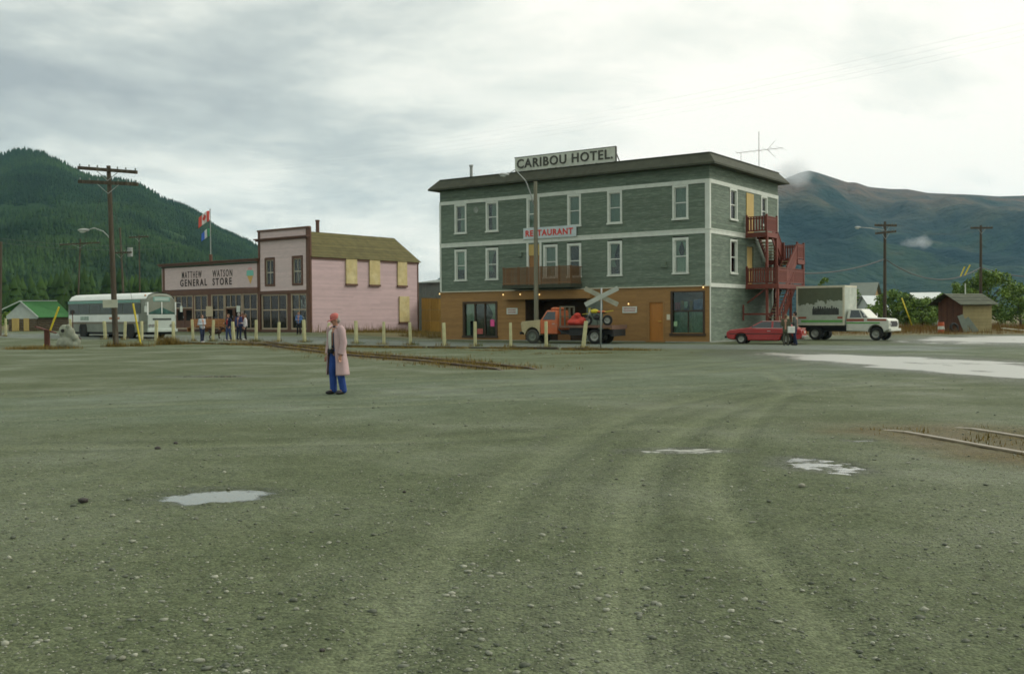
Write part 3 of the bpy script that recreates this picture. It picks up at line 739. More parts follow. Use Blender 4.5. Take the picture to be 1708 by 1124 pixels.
class Facade:
    """one wall of a building: s along the wall, d outwards, z up -> building coordinates"""
    def __init__(s, parent, fn): s.p = parent; s.fn = fn
    def box(s, mb, s0, s1, d0, d1, z0, z1):
        v = [s.fn(a, d, z) for z in (z0, z1) for d in (d0, d1) for a in (s0, s1)]
        mb.add(v, [(0, 2, 3, 1), (4, 5, 7, 6), (0, 1, 5, 4), (2, 6, 7, 3), (0, 4, 6, 2), (1, 3, 7, 5)])
    def window(s, s0, s1, z0, z1, trim=white_p, sash=white_p, tw=0.13, cur=None, kind=None, muntin=False, sill=True, rail=0.5, label=None):
        """casing (part) with sash, panes and curtain as sub-parts"""
        mb = MB(); P = 0.055
        s.box(mb, s0, s0 + tw, -0.16, P, z0, z1); s.box(mb, s1 - tw, s1, -0.16, P, z0, z1)
        s.box(mb, s0 + tw, s1 - tw, -0.16, P - 0.004, z1 - tw, z1)
        s.box(mb, s0 - (0.04 if sill else 0), s1 + (0.04 if sill else 0), -0.16, P + (0.05 if sill else -0.004), z0 - 0.07, z0 + (0.03 if sill else tw * 0.7))
        w = mb.build('window', trim, s.p)
        if label: w['label'] = label
        a, b, c, d = s0 + tw, s1 - tw, z0 + 0.04, z1 - tw; zm = c + (d - c) * rail; f = 0.05
        mb = MB()
        s.box(mb, a, b, -0.10, -0.03, zm - 0.03, zm + 0.03)
        for x0, x1 in ((a, a + f), (b - f, b)): s.box(mb, x0, x1, -0.098, -0.032, c, d)
        s.box(mb, a + f, b - f, -0.098, -0.034, c, c + f); s.box(mb, a + f, b - f, -0.098, -0.034, d - f, d)
        if muntin:
            m_ = (a + b) / 2
            s.box(mb, m_ - 0.015, m_ + 0.015, -0.09, -0.045, zm + 0.03, d - f); s.box(mb, m_ - 0.015, m_ + 0.015, -0.09, -0.045, c + f, zm - 0.03)
        mb.build('sash', sash, w)
        for q0, q1 in ((c + f, zm - 0.03), (zm + 0.03, d - f)):
            mb = MB(); s.box(mb, a + f, b - f, -0.070, -0.064, q0, q1); mb.build('pane', glass, w)
        mb = MB()
        if cur:
            mat, style = cur
            if style == 'full': curtain_mesh(mb, s.fn, a, b, c, d, -0.15)
            elif style == 'right': curtain_mesh(mb, s.fn, a + (b - a) * 0.36, b, c, d, -0.15, folds=5)
            elif style == 'half': curtain_mesh(mb, s.fn, a, b, c, zm, -0.15)
            elif style == 'top': curtain_mesh(mb, s.fn, a, b, zm - 0.3, d, -0.15)
            elif style == 'swag': 
                curtain_mesh(mb, s.fn, a, a + (b - a) * 0.55, zm, d, -0.15, 'l', 4); curtain_mesh(mb, s.fn, b - (b - a) * 0.55, b, zm, d, -0.165, 'r', 4)
                curtain_mesh(mb, s.fn, a, b, c, zm - 0.05, -0.155)
            elif style == 'tri': curtain_mesh(mb, s.fn, a, a + (b - a) * 0.75, c + 0.5, d, -0.15, 'l', 5)
            mb.build('curtain', mat, w)
        return w

# ------------------------------------------------------------------ hotel
HT = R(-35.0)
hotel = thing('hotel', 'three storey grey-green clapboard hotel with brown ground floor and dark roof skirt', 'hotel', (-5.1, 73.93, 0), HT)
HL, HW = 20.8, 11.4
HF = Facade(hotel, lambda s, d, z: (s, -d, z))
HS = Facade(hotel, lambda s, d, z: (HL + d, s, z))
HB = Facade(hotel, lambda s, d, z: (HL - s, HW + d, z))
HL_ = Facade(hotel, lambda s, d, z: (-d, HW - s, z))
W3 = [(1.34, 2.40), (4.10, 5.15), (7.53, 8.57), (10.77, 11.81), (13.78, 14.85), (18.37, 19.44)]
W2 = [(1.32, 2.38), (4.06, 5.13), (8.86, 9.98), (10.73, 11.81), (13.78, 14.84), (18.37, 19.44)]
front_holes = [(a, b, 7.56, 9.62) for a, b in W3] + [(a, b, 4.24, 6.42) for a, b in W2] + [(7.5, 8.7, 3.7, 6.55)]
side_holes = [(3.02, 4.2, 7.66, 9.62), (3.05, 4.18, 4.28, 6.42), (5.7, 6.9, 6.9, 9.3), (8.25, 9.35, 7.66, 9.62), (5.75, 6.9, 3.66, 6.1)]
mb = MB(); siding(mb, HL, 3.46, 10.72, 0.17, front_holes, HF.fn); siding(mb, HW, 0.08, 10.72, 0.17, side_holes, HS.fn)
siding(mb, HW, 0.08, 10.72, 0.17, [], HL_.fn); siding(mb, HL, 0.08, 10.72, 0.17, [], HB.fn)
mb.build('siding', green_sd, hotel, kind='stuff')
low_holes = [(2.1, 4.92, 0.30, 2.62), (7.34, 12.2, 0, 2.78), (16.55, 17.74, 0, 2.52), (18.3, 20.42, 0.54, 3.1)]
mb = MB(); siding(mb, HL, 0.02, 3.40, 0.14, low_holes, HF.fn, 0.014)
mb.build('lower_boards', brown_sd, hotel, kind='stuff')
# inner core, coloured dark to stand for the unlit rooms behind the windows
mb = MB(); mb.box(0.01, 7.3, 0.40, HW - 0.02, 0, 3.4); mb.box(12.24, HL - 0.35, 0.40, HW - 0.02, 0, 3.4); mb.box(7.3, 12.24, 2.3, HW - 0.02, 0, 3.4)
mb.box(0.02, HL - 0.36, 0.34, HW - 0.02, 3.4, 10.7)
mb.build('room_shade_core', dark_in, hotel)
# trims
mb = MB()
HF.box(mb, -0.03, HL + 0.03, 0.0, 0.055, 9.63, 9.87); HF.box(mb, -0.03, HL + 0.03, 0.0, 0.055, 6.60, 6.84)
HF.box(mb, -0.05, HL + 0.05, 0.0, 0.085, 6.84, 6.90)
HS.box(mb, 0.0, HW, 0.0, 0.052, 9.63, 9.868); HS.box(mb, 0.0, HW, 0.0, 0.052, 6.60, 6.838); HS.box(mb, 0, HW, 0.0, 0.082, 6.838, 6.898)
HS.box(mb, 0.0, HW, 0.0, 0.052, 3.36, 3.60)
mb.build('belt_course', white_p, hotel)
for F_, a, b, o, z0, z1 in [(HF, HL - 0.26, HL + 0.045, 0.045, 3.46, 6.60), (HF, HL - 0.26, HL + 0.045, 0.045, 6.90, 9.63), (HF, -0.045, 0.10, 0.045, 3.46, 6.60), (HF, -0.045, 0.10, 0.045, 6.90, 9.63),
        (HS, 0.0, 0.16, 0.043, 3.60, 6.60), (HS, 0.0, 0.16, 0.043, 6.90, 9.63), (HS, HW - 0.14, HW, 0.043, 3.60, 6.60), (HS, HW - 0.14, HW, 0.043, 6.90, 9.63), (HS, HW - 0.14, HW, 0.043, 0.05, 3.36), (HS, 0.0, 0.09, 0.043, 0.05, 3.36)]:
    mb = MB(); F_.box(mb, a, b, 0.0, o, z0, z1); mb.build('corner_board', white_p, hotel)
mb = MB(); HF.box(mb, -0.02, HL + 0.03, 0.0, 0.10, 3.40, 3.46); mb.build('drip_cap', cream_p, hotel)
# sloped skirt roof round the top
def skirt(zt, zb, out, inn):
    a = [(-inn, -inn), (HL + inn, -inn), (HL + inn, HW + inn), (-inn, HW + inn)]
    b = [(-out, -out), (HL + out, -out), (HL + out, HW + out), (-out, HW + out)]
    v = [(x, y, zt) for x, y in a] + [(x, y, zb + 0.06) for x, y in b] + [(x, y, zb - 0.05) for x, y in b] + [(x, y, zb - 0.05) for x, y in [(-0.02, -0.02), (HL + 0.02, -0.02), (HL + 0.02, HW + 0.02), (-0.02, HW + 0.02)]]
    f = []
    for k in range(3):
        for j in range(4): f.append((4 * k + j, 4 * k + (j + 1) % 4, 4 * k + 4 + (j + 1) % 4, 4 * k + 4 + j))
    f.append((0, 1, 2, 3)); return v, f
v, f = skirt(11.42, 10.72, 0.62, 0.06); mb = MB(); mb.add(v, f); rf = mb.build('roof', roof_skirt, hotel)
mb = MB(); mb.beam((0.05, -0.07, 11.44), (HL + 0.06, -0.07, 11.44), 0.10, 0.05); mb.beam((HL + 0.07, 0, 11.44), (HL + 0.07, HW, 11.44), 0.10, 0.05); mb.build('roof_edge', roof_skirt, rf)
mb = MB(); mb.tube([(2.3, 0.7, 11.3), (2.3, 0.7, 12.35)], 0.11, 10); mb.tube([(2.3, 0.7, 12.3), (2.3, 0.7, 12.42)], 0.15, 10); mb.build('chimney_pipe', metal_g, rf, True, 40)
# windows
st3 = [(curtain_g, 'right'), (curtain_g, 'right'), (curtain_g, 'full'), (curtain_g, 'full'), (curtain_g, 'full'), (curtain_g, 'full')]
for (a, b), c in zip(W3, st3): HF.window(a, b, 7.56, 9.62, cur=c)
st2 = [(curtain_w, 'top'), (curtain_g, 'tri'), (curtain_g, 'full'), None, (curtain_g, 'tri'), (curtain_w, 'swag')]
for (a, b), c in zip(W2, st2): HF.window(a, b, 4.24, 6.42, cur=c, tw=0.15)
HS.window(3.02, 4.2, 7.66, 9.62, cur=(curtain_w, 'right')); HS.window(3.05, 4.18, 4.28, 6.42, cur=(curtain_w, 'tri')); HS.window(8.25, 9.35, 7.66, 9.62, cur=(curtain_w, 'full'))
mb = MB(); HS.box(mb, 5.7, 6.9, -0.05, 0.06, 6.95, 9.55); mb.build('boarded_door', plywood, hotel)['label'] = 'plywood boarded upper door'
mb = MB(); HS.box(mb, 5.75, 6.9, -0.12, -0.06, 3.66, 6.1); d_ = mb.build('door', plywood, hotel)
mb = MB(); HS.box(mb, 6.72, 6.80, -0.06, 0.0, 4.65, 4.72); mb.build('handle', metal_g, d_)
mb = MB(); HS.box(mb, 5.62, 5.75, -0.1, 0.05, 3.66, 6.22); HS.box(mb, 6.9, 7.03, -0.1, 0.05, 3.66, 6.22); HS.box(mb, 5.75, 6.9, -0.1, 0.048, 6.1, 6.22); mb.build('casing', green_sd, d_)
# balcony door on the front
mb = MB(); HF.box(mb, 7.5, 7.66, -0.1, 0.05, 3.62, 6.6); HF.box(mb, 8.55, 8.71, -0.1, 0.05, 3.62, 6.6); mb_c = mb
d_ = mb.build('door_casing', white_p, hotel)
door_br = pm('brown_door', (0.30, 0.15, 0.05), 0.55, 0.12, 2, stretch=(3, 3, 0.5))
mb = MB(); HF.box(mb, 7.66, 8.55, -0.12, -0.05, 3.62, 5.75); mb.build('door', door_br, d_)
mb = MB(); HF.box(mb, 7.66, 8.55, -0.08, 0.0, 5.75, 6.6); mb.build('transom_board', plywood, d_)
# balcony
BZ = 3.74
mb = MB()
for k in range(12): mb.box(6.43, 11.85, -1.36 + k * 0.115, -1.36 + k * 0.115 + 0.105, BZ - 0.05, BZ)
mb.box(6.43, 11.85, -1.40, -1.36, BZ - 0.22, BZ - 0.01); mb.box(6.43, 6.49, -1.36, 0, BZ - 0.22, BZ - 0.05); mb.box(11.79, 11.85, -1.36, 0, BZ - 0.22, BZ - 0.05)
balc_m = pm('balcony_brown', (0.200, 0.115, 0.055), 0.7, 0.15, 2, rnd=0.15)
deck = mb.build('balcony_deck', roof_skirt, hotel)
br = None
mb = MB(); mb.box(6.43, 11.85, -1.41, -1.33, BZ + 1.10, BZ + 1.16); mb.box(6.43, 11.85, -1.39, -1.35, BZ + 0.08, BZ + 0.14)
for x in (6.47, 11.81): mb.box(x - 0.04, x + 0.04, -1.36, 0, BZ + 1.10, BZ + 1.155); mb.box(x - 0.02, x + 0.02, -1.36, 0, BZ + 0.08, BZ + 0.14)
br = mb.build('balcony_rail', balc_m, hotel)
mb = MB()
mb.box(-0.030, 0.030, -0.012, 0.012, 0.02, 1.09); bal_me = mb.mesh('baluster', balc_m)
for k in range(52):
    x = 6.52 + k * (5.24 / 51); put('baluster', bal_me, br, (x, -1.37, BZ))
for k in range(10):
    for x in (6.47, 11.81): put('baluster', bal_me, br, (x, -1.28 + k * 0.125, BZ), (0, 0, R(90)))
mb = MB(); mb.box(-0.05, 0.05, -0.05, 0.05, 0, 1.2); post_me = mb.mesh('post', balc_m)
for x in (6.49, 7.7, 8.4, 9.5, 10.9, 11.79): put('post', post_me, br, (x, -1.30, BZ))
# porch: recess under the balcony with fascia; its shade is painted into dark walls
mb = MB(); mb.box(5.8, 12.75, -0.55, -0.04, 2.80, 3.36); mb.build('porch_fascia', brown_sd, hotel)
porch_w = pm('shaded_porch_wall', (0.060, 0.036, 0.018), 0.8, 0.2, 2)
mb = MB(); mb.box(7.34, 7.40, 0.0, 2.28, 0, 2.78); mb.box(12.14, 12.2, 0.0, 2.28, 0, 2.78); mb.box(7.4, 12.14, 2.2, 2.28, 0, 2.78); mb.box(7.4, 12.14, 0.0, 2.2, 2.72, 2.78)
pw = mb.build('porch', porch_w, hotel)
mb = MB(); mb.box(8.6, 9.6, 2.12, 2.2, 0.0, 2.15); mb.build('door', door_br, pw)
# small lean-to wall right of the porch
lean = pm('grey_green_panel', (0.135, 0.165, 0.130), 0.7, 0.15, 2)
mb = MB(); HF.box(mb, 12.2, 13.4, 0.0, 0.05, 0.05, 2.62); mb.build('panel', lean, hotel)['label'] = 'grey-green panel beside the porch'
mb = MB(); HF.box(mb, 12.55, 13.2, 0.05, 0.09, 0.1, 2.2); mb.build('panel', white_p if False else lean, hotel)
# ground-floor left window with mullions, curtains and papers
dk_frame = pm('dark_brown_frame', (0.055, 0.036, 0.020), 0.6, 0.15, 2)
mb = MB()
HF.box(mb, 2.0, 2.16, -0.18, 0.05, 0.18, 2.72); HF.box(mb, 4.86, 5.02, -0.18, 0.05, 0.18, 2.72); HF.box(mb, 2.16, 4.86, -0.18, 0.048, 2.58, 2.72); HF.box(mb, 1.95, 5.07, -0.18, 0.09, 0.18, 0.32)
for x in (3.05, 3.92): HF.box(mb, x - 0.05, x + 0.05, -0.14, 0.0, 0.32, 2.58)
wl_ = mb.build('shop_window', dk_frame, hotel)
for a, b in ((2.16, 3.0), (3.1, 3.87), (3.97, 4.86)):
    mb = MB(); HF.box(mb, a, b, -0.075, -0.069, 0.32, 2.58); mb.build('pane', glass, wl_)
mb = MB(); curtain_mesh(mb, HF.fn, 2.18, 2.9, 1.35, 2.56, -0.2, None, 5); curtain_mesh(mb, HF.fn, 2.18, 2.5, 0.34, 1.35, -0.2, None, 3); curtain_mesh(mb, HF.fn, 4.05, 4.86, 1.3, 2.56, -0.2, 'r', 5)
mb.build('curtain', curtain_w, wl_)
pink = pm('pink_paper', (0.75, 0.10, 0.30), 0.6, 0.05, 3); redp = pm('red_poster', (0.40, 0.10, 0.08), 0.6, 0.3, 9)
mb = MB(); HF.box(mb, 4.36, 4.70, -0.062, -0.058, 0.98, 1.45); mb.build('paper', pink, wl_)['label'] = 'pink notice'
mb = MB(); HF.box(mb, 3.2, 3.7, -0.062, -0.058, 0.45, 0.82); mb.build('paper', redp, wl_)['label'] = 'red poster'
# plain entrance door
door_or = pm('orange_brown_door', (0.40, 0.165, 0.030), 0.5, 0.10, 2, stretch=(4, 4, 0.4))
mb = MB(); HF.box(mb, 16.55, 16.76, -0.12, 0.05, 0.05, 2.55); HF.box(mb, 17.70, 17.80, -0.12, 0.04, 0.05, 2.55); HF.box(mb, 16.76, 17.70, -0.12, 0.045, 2.47, 2.56); HF.box(mb, 16.5, 17.85, -0.12, 0.10, 0.0, 0.10)
dc = mb.build('door_casing', brown_sd, hotel)
mb = MB(); HF.box(mb, 16.76, 17.70, -0.10, -0.04, 0.10, 2.47)
for z0, z1 in ((0.25, 1.05), (1.2, 2.3)): HF.box(mb, 16.9, 17.56, -0.04, -0.028, z0, z1)
dd = mb.build('door', door_or, dc)
mb = MB(); mb.tube([HF.fn(17.58, -0.04, 1.28), HF.fn(17.58, 0.02, 1.28), HF.fn(17.36, 0.02, 1.29)], 0.022, 8); mb.build('handle', pm('brass', (0.7, 0.5, 0.12), 0.35, 0.05, 3, metal=0.6), dd, True)
mb = MB(); HF.box(mb, 17.95, 18.18, 0.016, 0.03, 1.38, 1.72); mb.build('notice', cream_p, hotel)
# right shop window
mb = MB()
HF.box(mb, 18.22, 18.34, -0.25, 0.05, 0.42, 3.14); HF.box(mb, 20.38, 20.5, -0.25, 0.05, 0.42, 3.14); HF.box(mb, 18.34, 20.38, -0.25, 0.048, 3.06, 3.14); HF.box(mb, 18.15, 20.55, -0.25, 0.09, 0.40, 0.54)
HF.box(mb, 19.33, 19.39, -0.12, -0.04, 0.54, 1.9); HF.box(mb, 18.34, 20.38, -0.12, -0.04, 1.88, 1.95)
ws = mb.build('shop_window', dk_frame, hotel)
for a, b, c, d in ((18.34, 19.33, 0.54, 1.88), (19.39, 20.38, 0.54, 1.88), (18.34, 20.38, 1.95, 3.06)):
    mb = MB(); HF.box(mb, a, b, -0.085, -0.079, c, d); mb.build('pane', glass, ws)
net = pm('net_curtain', (0.42, 0.47, 0.42), 0.9, 0.2, 5)
mb = MB(); curtain_mesh(mb, HF.fn, 18.36, 20.36, 0.56, 1.86, -0.2, None, 14); mb.build('curtain', net, ws)
cl = [((0.35, 0.04, 0.05), 18.42, 18.78, 2.0, 2.45), ((0.30, 0.20, 0.07), 18.82, 19.02, 1.98, 2.55), ((0.55, 0.62, 0.55), 19.05, 19.28, 2.1, 2.5), ((0.03, 0.035, 0.04), 19.0, 19.3, 1.96, 2.2), ((0.28, 0.19, 0.07), 19.4, 19.6, 1.97, 2.52), ((0.16, 0.20, 0.42), 19.68, 20.3, 2.02, 2.62)]
for k, (c, a, b, z0, z1) in enumerate(cl):
    mb = MB(); curtain_mesh(mb, HF.fn, a, b, z0, z1, -0.16 - 0.004 * k, None, 2); mb.build('hanging_cloth', pm('cloth_%d' % k, c, 0.9, 0.2, 5), ws)
mb = MB(); HF.box(mb, 18.38, 18.62, -0.076, -0.072, 0.98, 1.28); mb.build('paper', pm('green_paper', (0.32, 0.50, 0.27), 0.7, 0.05, 3), ws)
# wall lamps, vents, round plate, base plinth
for s_, z_ in ((0.0, 3.33), (6.0, 3.16), (7.4, 3.16), (8.95, 3.12), (15.34, 2.42), (20.45, 3.36)):
    o_ = -0.58 if 5.5 < s_ < 9.5 else -0.03
    mb = MB(); mb.tube([(s_, o_, z_ + 0.14), (s_, o_ - 0.10, z_ + 0.14), (s_, o_ - 0.11, z_ + 0.04)], 0.022, 6); w_ = mb.build('wall_lamp', dk_frame, hotel, True, 40)
    mb = MB(); mb.ell((s_, o_ - 0.11, z_ - 0.02), (0.042, 0.042, 0.06), 10, 8); mb.build('bulb', bulb_m, w_, True)
mb = MB(); HF.box(mb, 17.72, 17.98, 0.02, 0.22, 4.62, 4.95); HF.box(mb, 17.76, 17.94, 0.22, 0.24, 4.66, 4.9); mb.build('vent_box', green_sd, hotel)
mb = MB(); HF.box(mb, 6.9, 7.16, 0.02, 0.2, 5.72, 6.02); mb.build('vent_box', green_sd, hotel)
mb = MB(); mb.tube([HF.fn(3.26, 0.02, 9.12), HF.fn(3.26, 0.05, 9.12)], 0.22, 18); mb.build('round_plate', pm('pale_plate', (0.24, 0.27, 0.23), 0.6, 0.3, 5), hotel)
mb = MB(); HF.box(mb, -0.05, HL + 0.05, 0.0, 0.06, -0.2, 0.05); HS.box(mb, 0, HW, 0, 0.055, -0.2, 0.08); mb.build('plinth', concrete, hotel)

# ------------------------------------------------------------------ fire stairs on the hotel side
stairs = thing('fire_stairs', 'red-brown wooden outside staircase climbing the hotel side wall', 'staircase', (-5.1, 73.93, 0), HT)
U0 = HL + 0.09
def platform(u0_, u1_, v0_, v1_, z, name='deck'):
    n = max(2, round((v1_ - v0_) / 0.16)); mb = MB()
    for k in range(n): mb.box(u0_, u1_, v0_ + (v1_ - v0_) * k / n, v0_ + (v1_ - v0_) * (k + 1) / n - 0.012, z - 0.04, z)
    mb.box(u0_, u1_, v0_ - 0.04, v0_, z - 0.30, z + 0.004); mb.box(u1_, u1_ + 0.04, v0_ - 0.04, v1_, z - 0.30, z + 0.004); mb.box(u0_, u1_, v1_ - 0.04, v1_, z - 0.3, z - 0.045)
    return mb.build(name, red_stain, stairs)
mb = MB(); mb.box(-0.052, 0.052, -0.02, 0.02, 0.0, 0.92); st_bal = mb.mesh('baluster', red_stain)
mb = MB(); mb.box(-0.055, 0.055, -0.055, 0.055, 0.0, 1.16); st_post = mb.mesh('post', red_stain)
def railing(p, q, gap=0.165, posts=True):
    p = Vector(p); q = Vector(q); L = (q - p).length; mb = MB()
    up = Vector((0, 0, 1)); mb.beam(p + up * 1.02, q + up * 1.02, 0.10, 0.05); mb.beam(p + up * 0.12, q + up * 0.12, 0.045, 0.09); mb.beam(p + up * 0.90, q + up * 0.90, 0.045, 0.08)
    r = mb.build('railing', red_stain, stairs); n = max(1, int(L / gap)); a = math.atan2((q - p).y, (q - p).x)
    for k in range(n):
        c = p.lerp(q, (k + 0.5) / n); put('baluster', st_bal, r, c + up * 0.08, (0, 0, a))
    if posts:
        for c in (p, q): put('post', st_post, r, c, (0, 0, a))
def flight(u0_, u1_, va, za, vb, zb, n):
    """steps between (va, za) and (vb, zb); treads and stringers"""
    mb = MB()
    for u in (u0_ + 0.03, u1_ - 0.03): mb.beam((u, va, za - 0.10), (u, vb, zb - 0.10), 0.06, 0.30)
    fl = mb.build('stringer', red_stain, stairs)
    tm_ = pm('pale_treads', (0.42, 0.36, 0.20), 0.7, 0.15, 2)
    mb = MB(); dv = (vb - va) / n; sg = 1 if dv > 0 else -1
    mb.box(u0_ + 0.06, u1_ - 0.06, -0.14, 0.14, -0.045, 0.0); tr = mb.mesh('tread', tm_)
    for k in range(n): put('tread', tr, fl, (0, va + dv * (k + 0.5), za + (zb - za) * (k + 1) / (n + 0.5)))
LZ_, MZ, UZ = 3.62, 5.30, 6.92
platform(U0, U0 + 2.15, 5.45, 10.35, LZ_); platform(U0, U0 + 2.15, 9.0, 10.35, MZ); platform(U0, U0 + 1.42, 5.45, 7.3, UZ)
flight(U0 + 1.15, U0 + 2.12, 5.0, 0.0, 8.6, LZ_ - 0.1, 16); flight(U0 + 1.15, U0 + 2.12, 7.1, LZ_, 9.0, MZ, 8); flight(U0 + 0.1, U0 + 1.05, 9.0, MZ, 7.3, UZ, 8)
railing((U0 + 0.06, 5.47, LZ_), (U0 + 2.10, 5.47, LZ_)); railing((U0 + 2.11, 5.5, LZ_), (U0 + 2.11, 10.3, LZ_))
railing((U0 + 0.06, 5.47, UZ), (U0 + 1.38, 5.47, UZ)); railing((U0 + 1.39, 5.5, UZ), (U0 + 1.39, 7.25, UZ))
railing((U0 + 2.11, 9.05, MZ), (U0 + 2.11, 10.3, MZ)); railing((U0 + 0.1, 10.3, MZ), (U0 + 2.1, 10.3, MZ)); railing((U0 + 1.2, 9.02, MZ), (U0 + 1.10, 9.02, MZ))
railing((U0 + 2.11, 7.1, LZ_ + 0.1), (U0 + 2.11, 9.0, MZ), posts=False); railing((U0 + 1.08, 9.0, MZ), (U0 + 1.08, 7.3, UZ), posts=False)
railing((U0 + 2.1, 5.0, 0.05), (U0 + 2.1, 8.5, LZ_ - 0.15), gap=0.5, posts=False)
mb = MB(); mb.box(-0.07, 0.07, -0.07, 0.07, 0, 1); sp = mb.mesh('support_post', red_stain)
for u, v, z0, z1 in ((1.38, 5.55, 0, UZ - 0.3), (2.08, 5.55, 0, LZ_ - 0.3), (2.08, 10.25, 0, MZ - 0.3), (0.12, 10.25, 0, MZ - 0.3), (2.08, 7.9, 0, LZ_ - 0.3), (1.38, 7.2, LZ_, UZ - 0.3)):
    o = put('support_post', sp, stairs, (U0 + u, v, z0)); o.scale = (1, 1, z1 - z0)
mb = MB(); mb.beam((U0 + 0.04, 5.6, LZ_ - 1.2), (U0 + 1.3, 5.6, LZ_ - 0.3), 0.09, 0.09); mb.beam((U0 + 2.08, 5.6, 0.3), (U0 + 2.08, 7.8, LZ_ - 0.35), 0.07, 0.10); mb.build('brace', red_stain, stairs)
mb = MB(); mb.beam((U0 + 0.02, 4.9, 1.7), (U0 + 2.0, 4.9, 1.7), 0.09, 0.12); mb.beam((U0 + 0.05, 4.9, 1.3), (U0 + 0.05, 4.9, 2.3), 0.09, 0.09); mb.build('low_rail', red_stain, stairs)

# ------------------------------------------------------------------ hotel signs and aerial
sign = thing('rooftop_sign', 'long white rooftop sign board with dark CARIBOU HOTEL lettering', 'sign', (-5.1, 73.93, 11.42), HT)
sg_w = pm('sign_white', (0.56, 0.59, 0.50), 0.6, 0.10, 2, col2=(0.42, 0.44, 0.36), c2pos=0.62)
sg_d = pm('sign_dark_letters', (0.060, 0.062, 0.048), 0.6, 0.2, 3)
mb = MB(); mb.box(6.5, 14.32, 0.10, 0.18, 0.10, 1.02)
mb.build('board', sg_w, sign)
mb = MB(); mb.box(6.46, 14.36, 0.08, 0.20, 1.02, 1.06); mb.box(14.32, 14.37, 0.07, 0.21, 0.08, 1.02); mb.build('edge_trim', sg_d, sign)
put_text(sign, 'CARIBOU HOTEL.', 7.45, 0.62, 0.05, sg_d, (6.68, 0.10, 0.28), 0.016, 1.12)
for x in (6.6, 7.85, 9.2, 9.35, 9.8, 10.9, 12.0, 12.9, 14.25):
    mb = MB(); mb.beam((x, 0.14, -0.05), (x, 0.14, 0.10), 0.10, 0.10); mb.beam((x, 0.9, 0.0), (x, 0.2, 0.8), 0.05, 0.05); mb.build('bracket', sg_d, sign)
rs = thing('restaurant_sign', 'white board with red RESTAURANT letters under the third floor window', 'sign', (-5.1, 73.93, 0), HT)
mb = MB(); mb.box(7.33, 11.5, -0.16, -0.09, 6.86, 7.60); mb.build('board', pm('sign_pale_blue', (0.50, 0.58, 0.58), 0.6, 0.08, 2), rs)
put_text(rs, 'RESTAURANT', 3.75, 0.42, 0.02, pm('sign_red', (0.62, 0.06, 0.045), 0.6, 0.1, 3), (7.52, -0.162, 7.02), 0.03, 1.15)
for nm, a, b, z0, z1, lab in (('wall_sign', 5.84, 6.74, 1.81, 2.23, 'small white sign with faded red print left of the porch'), ('wall_sign', 14.86, 15.89, 1.83, 2.23, 'small white notice with faded red print beside the orange door')):
    s_ = thing(nm, lab, 'sign', (-5.1, 73.93, 0), HT)
    mb = MB(); mb.box(a, b, -0.07, -0.03, z0, z1); mb.build('board', white_p, s_)
    fad = pm('faded_red', (0.42, 0.20, 0.18), 0.7, 0.3, 20); mb = MB()
    for row, (h0, h1) in enumerate(((0.58, 0.82), (0.20, 0.44))):
        x = a + 0.1
        while x < b - 0.14:
            w_ = random.uniform(0.03, 0.09); mb.box(x, x + w_, -0.076, -0.068, z0 + (z1 - z0) * h0, z0 + (z1 - z0) * h1); x += w_ + 0.025
    mb.build('print', fad, s_)
an = thing('roof_aerial', 'thin television aerial standing on the hotel roof corner', 'antenna', (-5.1, 73.93, 11.4), HT)
am = pm('aerial_metal', (0.30, 0.27, 0.25), 0.5, 0.1, 3, metal=0.4)
mb = MB(); mb.tube([(20.0, 10.0, 0), (20.0, 10.0, 2.8)], 0.022, 6); mb.build('mast', am, an)
mb = MB(); mb.tube([(18.35, 10.0, 1.48), (21.7, 10.0, 1.52)], 0.016, 6); mb.tube([(18.7, 10.0, 1.48), (18.7, 10.0, 0.1)], 0.014, 6); mb.build('boom', am, an)
for k in range(7):
    mb = MB(); x = 18.45 + k * 0.52; l = 0.45 + 0.09 * k; mb.tube([(x, 10.0 - l, 1.51), (x, 10.0 + l, 1.51)], 0.008, 5); mb.build('element', am, an)
for q in (1, -1):
    mb = MB(); mb.tube([(20.6, 10.0, 1.5), (21.15, 10.0, 1.5 + q * 0.55)], 0.012, 5); mb.build('element', am, an)

# ------------------------------------------------------------------ general store
ST = R(-37.8); SX, SY, SZ = -32.67, 96.13, 0.45
store = thing('general_store', 'pale pink general store with brown trim, false front and olive roof', 'store', (SX, SY, SZ), ST)
pink_f = pm('pale_pink_boards', (0.60, 0.48, 0.455), 0.7, 0.08, 1.5, rnd=0.05, stretch=(1, 1, 4))
pink_s = pm('pink_boards', (0.54, 0.40, 0.40), 0.75, 0.06, 1.0, rnd=0.07, stretch=(1, 1, 4), bump=0.15, bscale=10)
br_t = pm('red_brown_trim', (0.120, 0.058, 0.034), 0.6, 0.15, 2)
olive_r = pm('olive_shingles', (0.110, 0.098, 0.032), 0.85, 0.2, 1.5, rnd=0.18, bump=0.3, bscale=12)
SF = Facade(store, lambda s, d, z: (s, -d, z - SZ)); SS = Facade(store, lambda s, d, z: (20.6 + d, s, z - SZ))
SW, SPL = 20.6, 14.15
mb = MB(); siding(mb, 6.35, 3.95, 8.25, 0.15, [(0.80, 2.10, 4.35, 6.75), (4.25, 5.65, 4.35, 6.75)], lambda s, d, z: SF.fn(SPL + s, d, z), 0.014)
siding(mb, 6.35, 8.40, 8.95, 0.15, [], lambda s, d, z: SF.fn(SPL + s, d, z), 0.014)
mb.build('front_siding', pink_f, store, kind='stuff')
mb = MB(); siding(mb, 12.85, 0.35, 6.62, 0.15, [], SS.fn, 0.016); mb.build('side_siding', pink_s, store, kind='stuff')
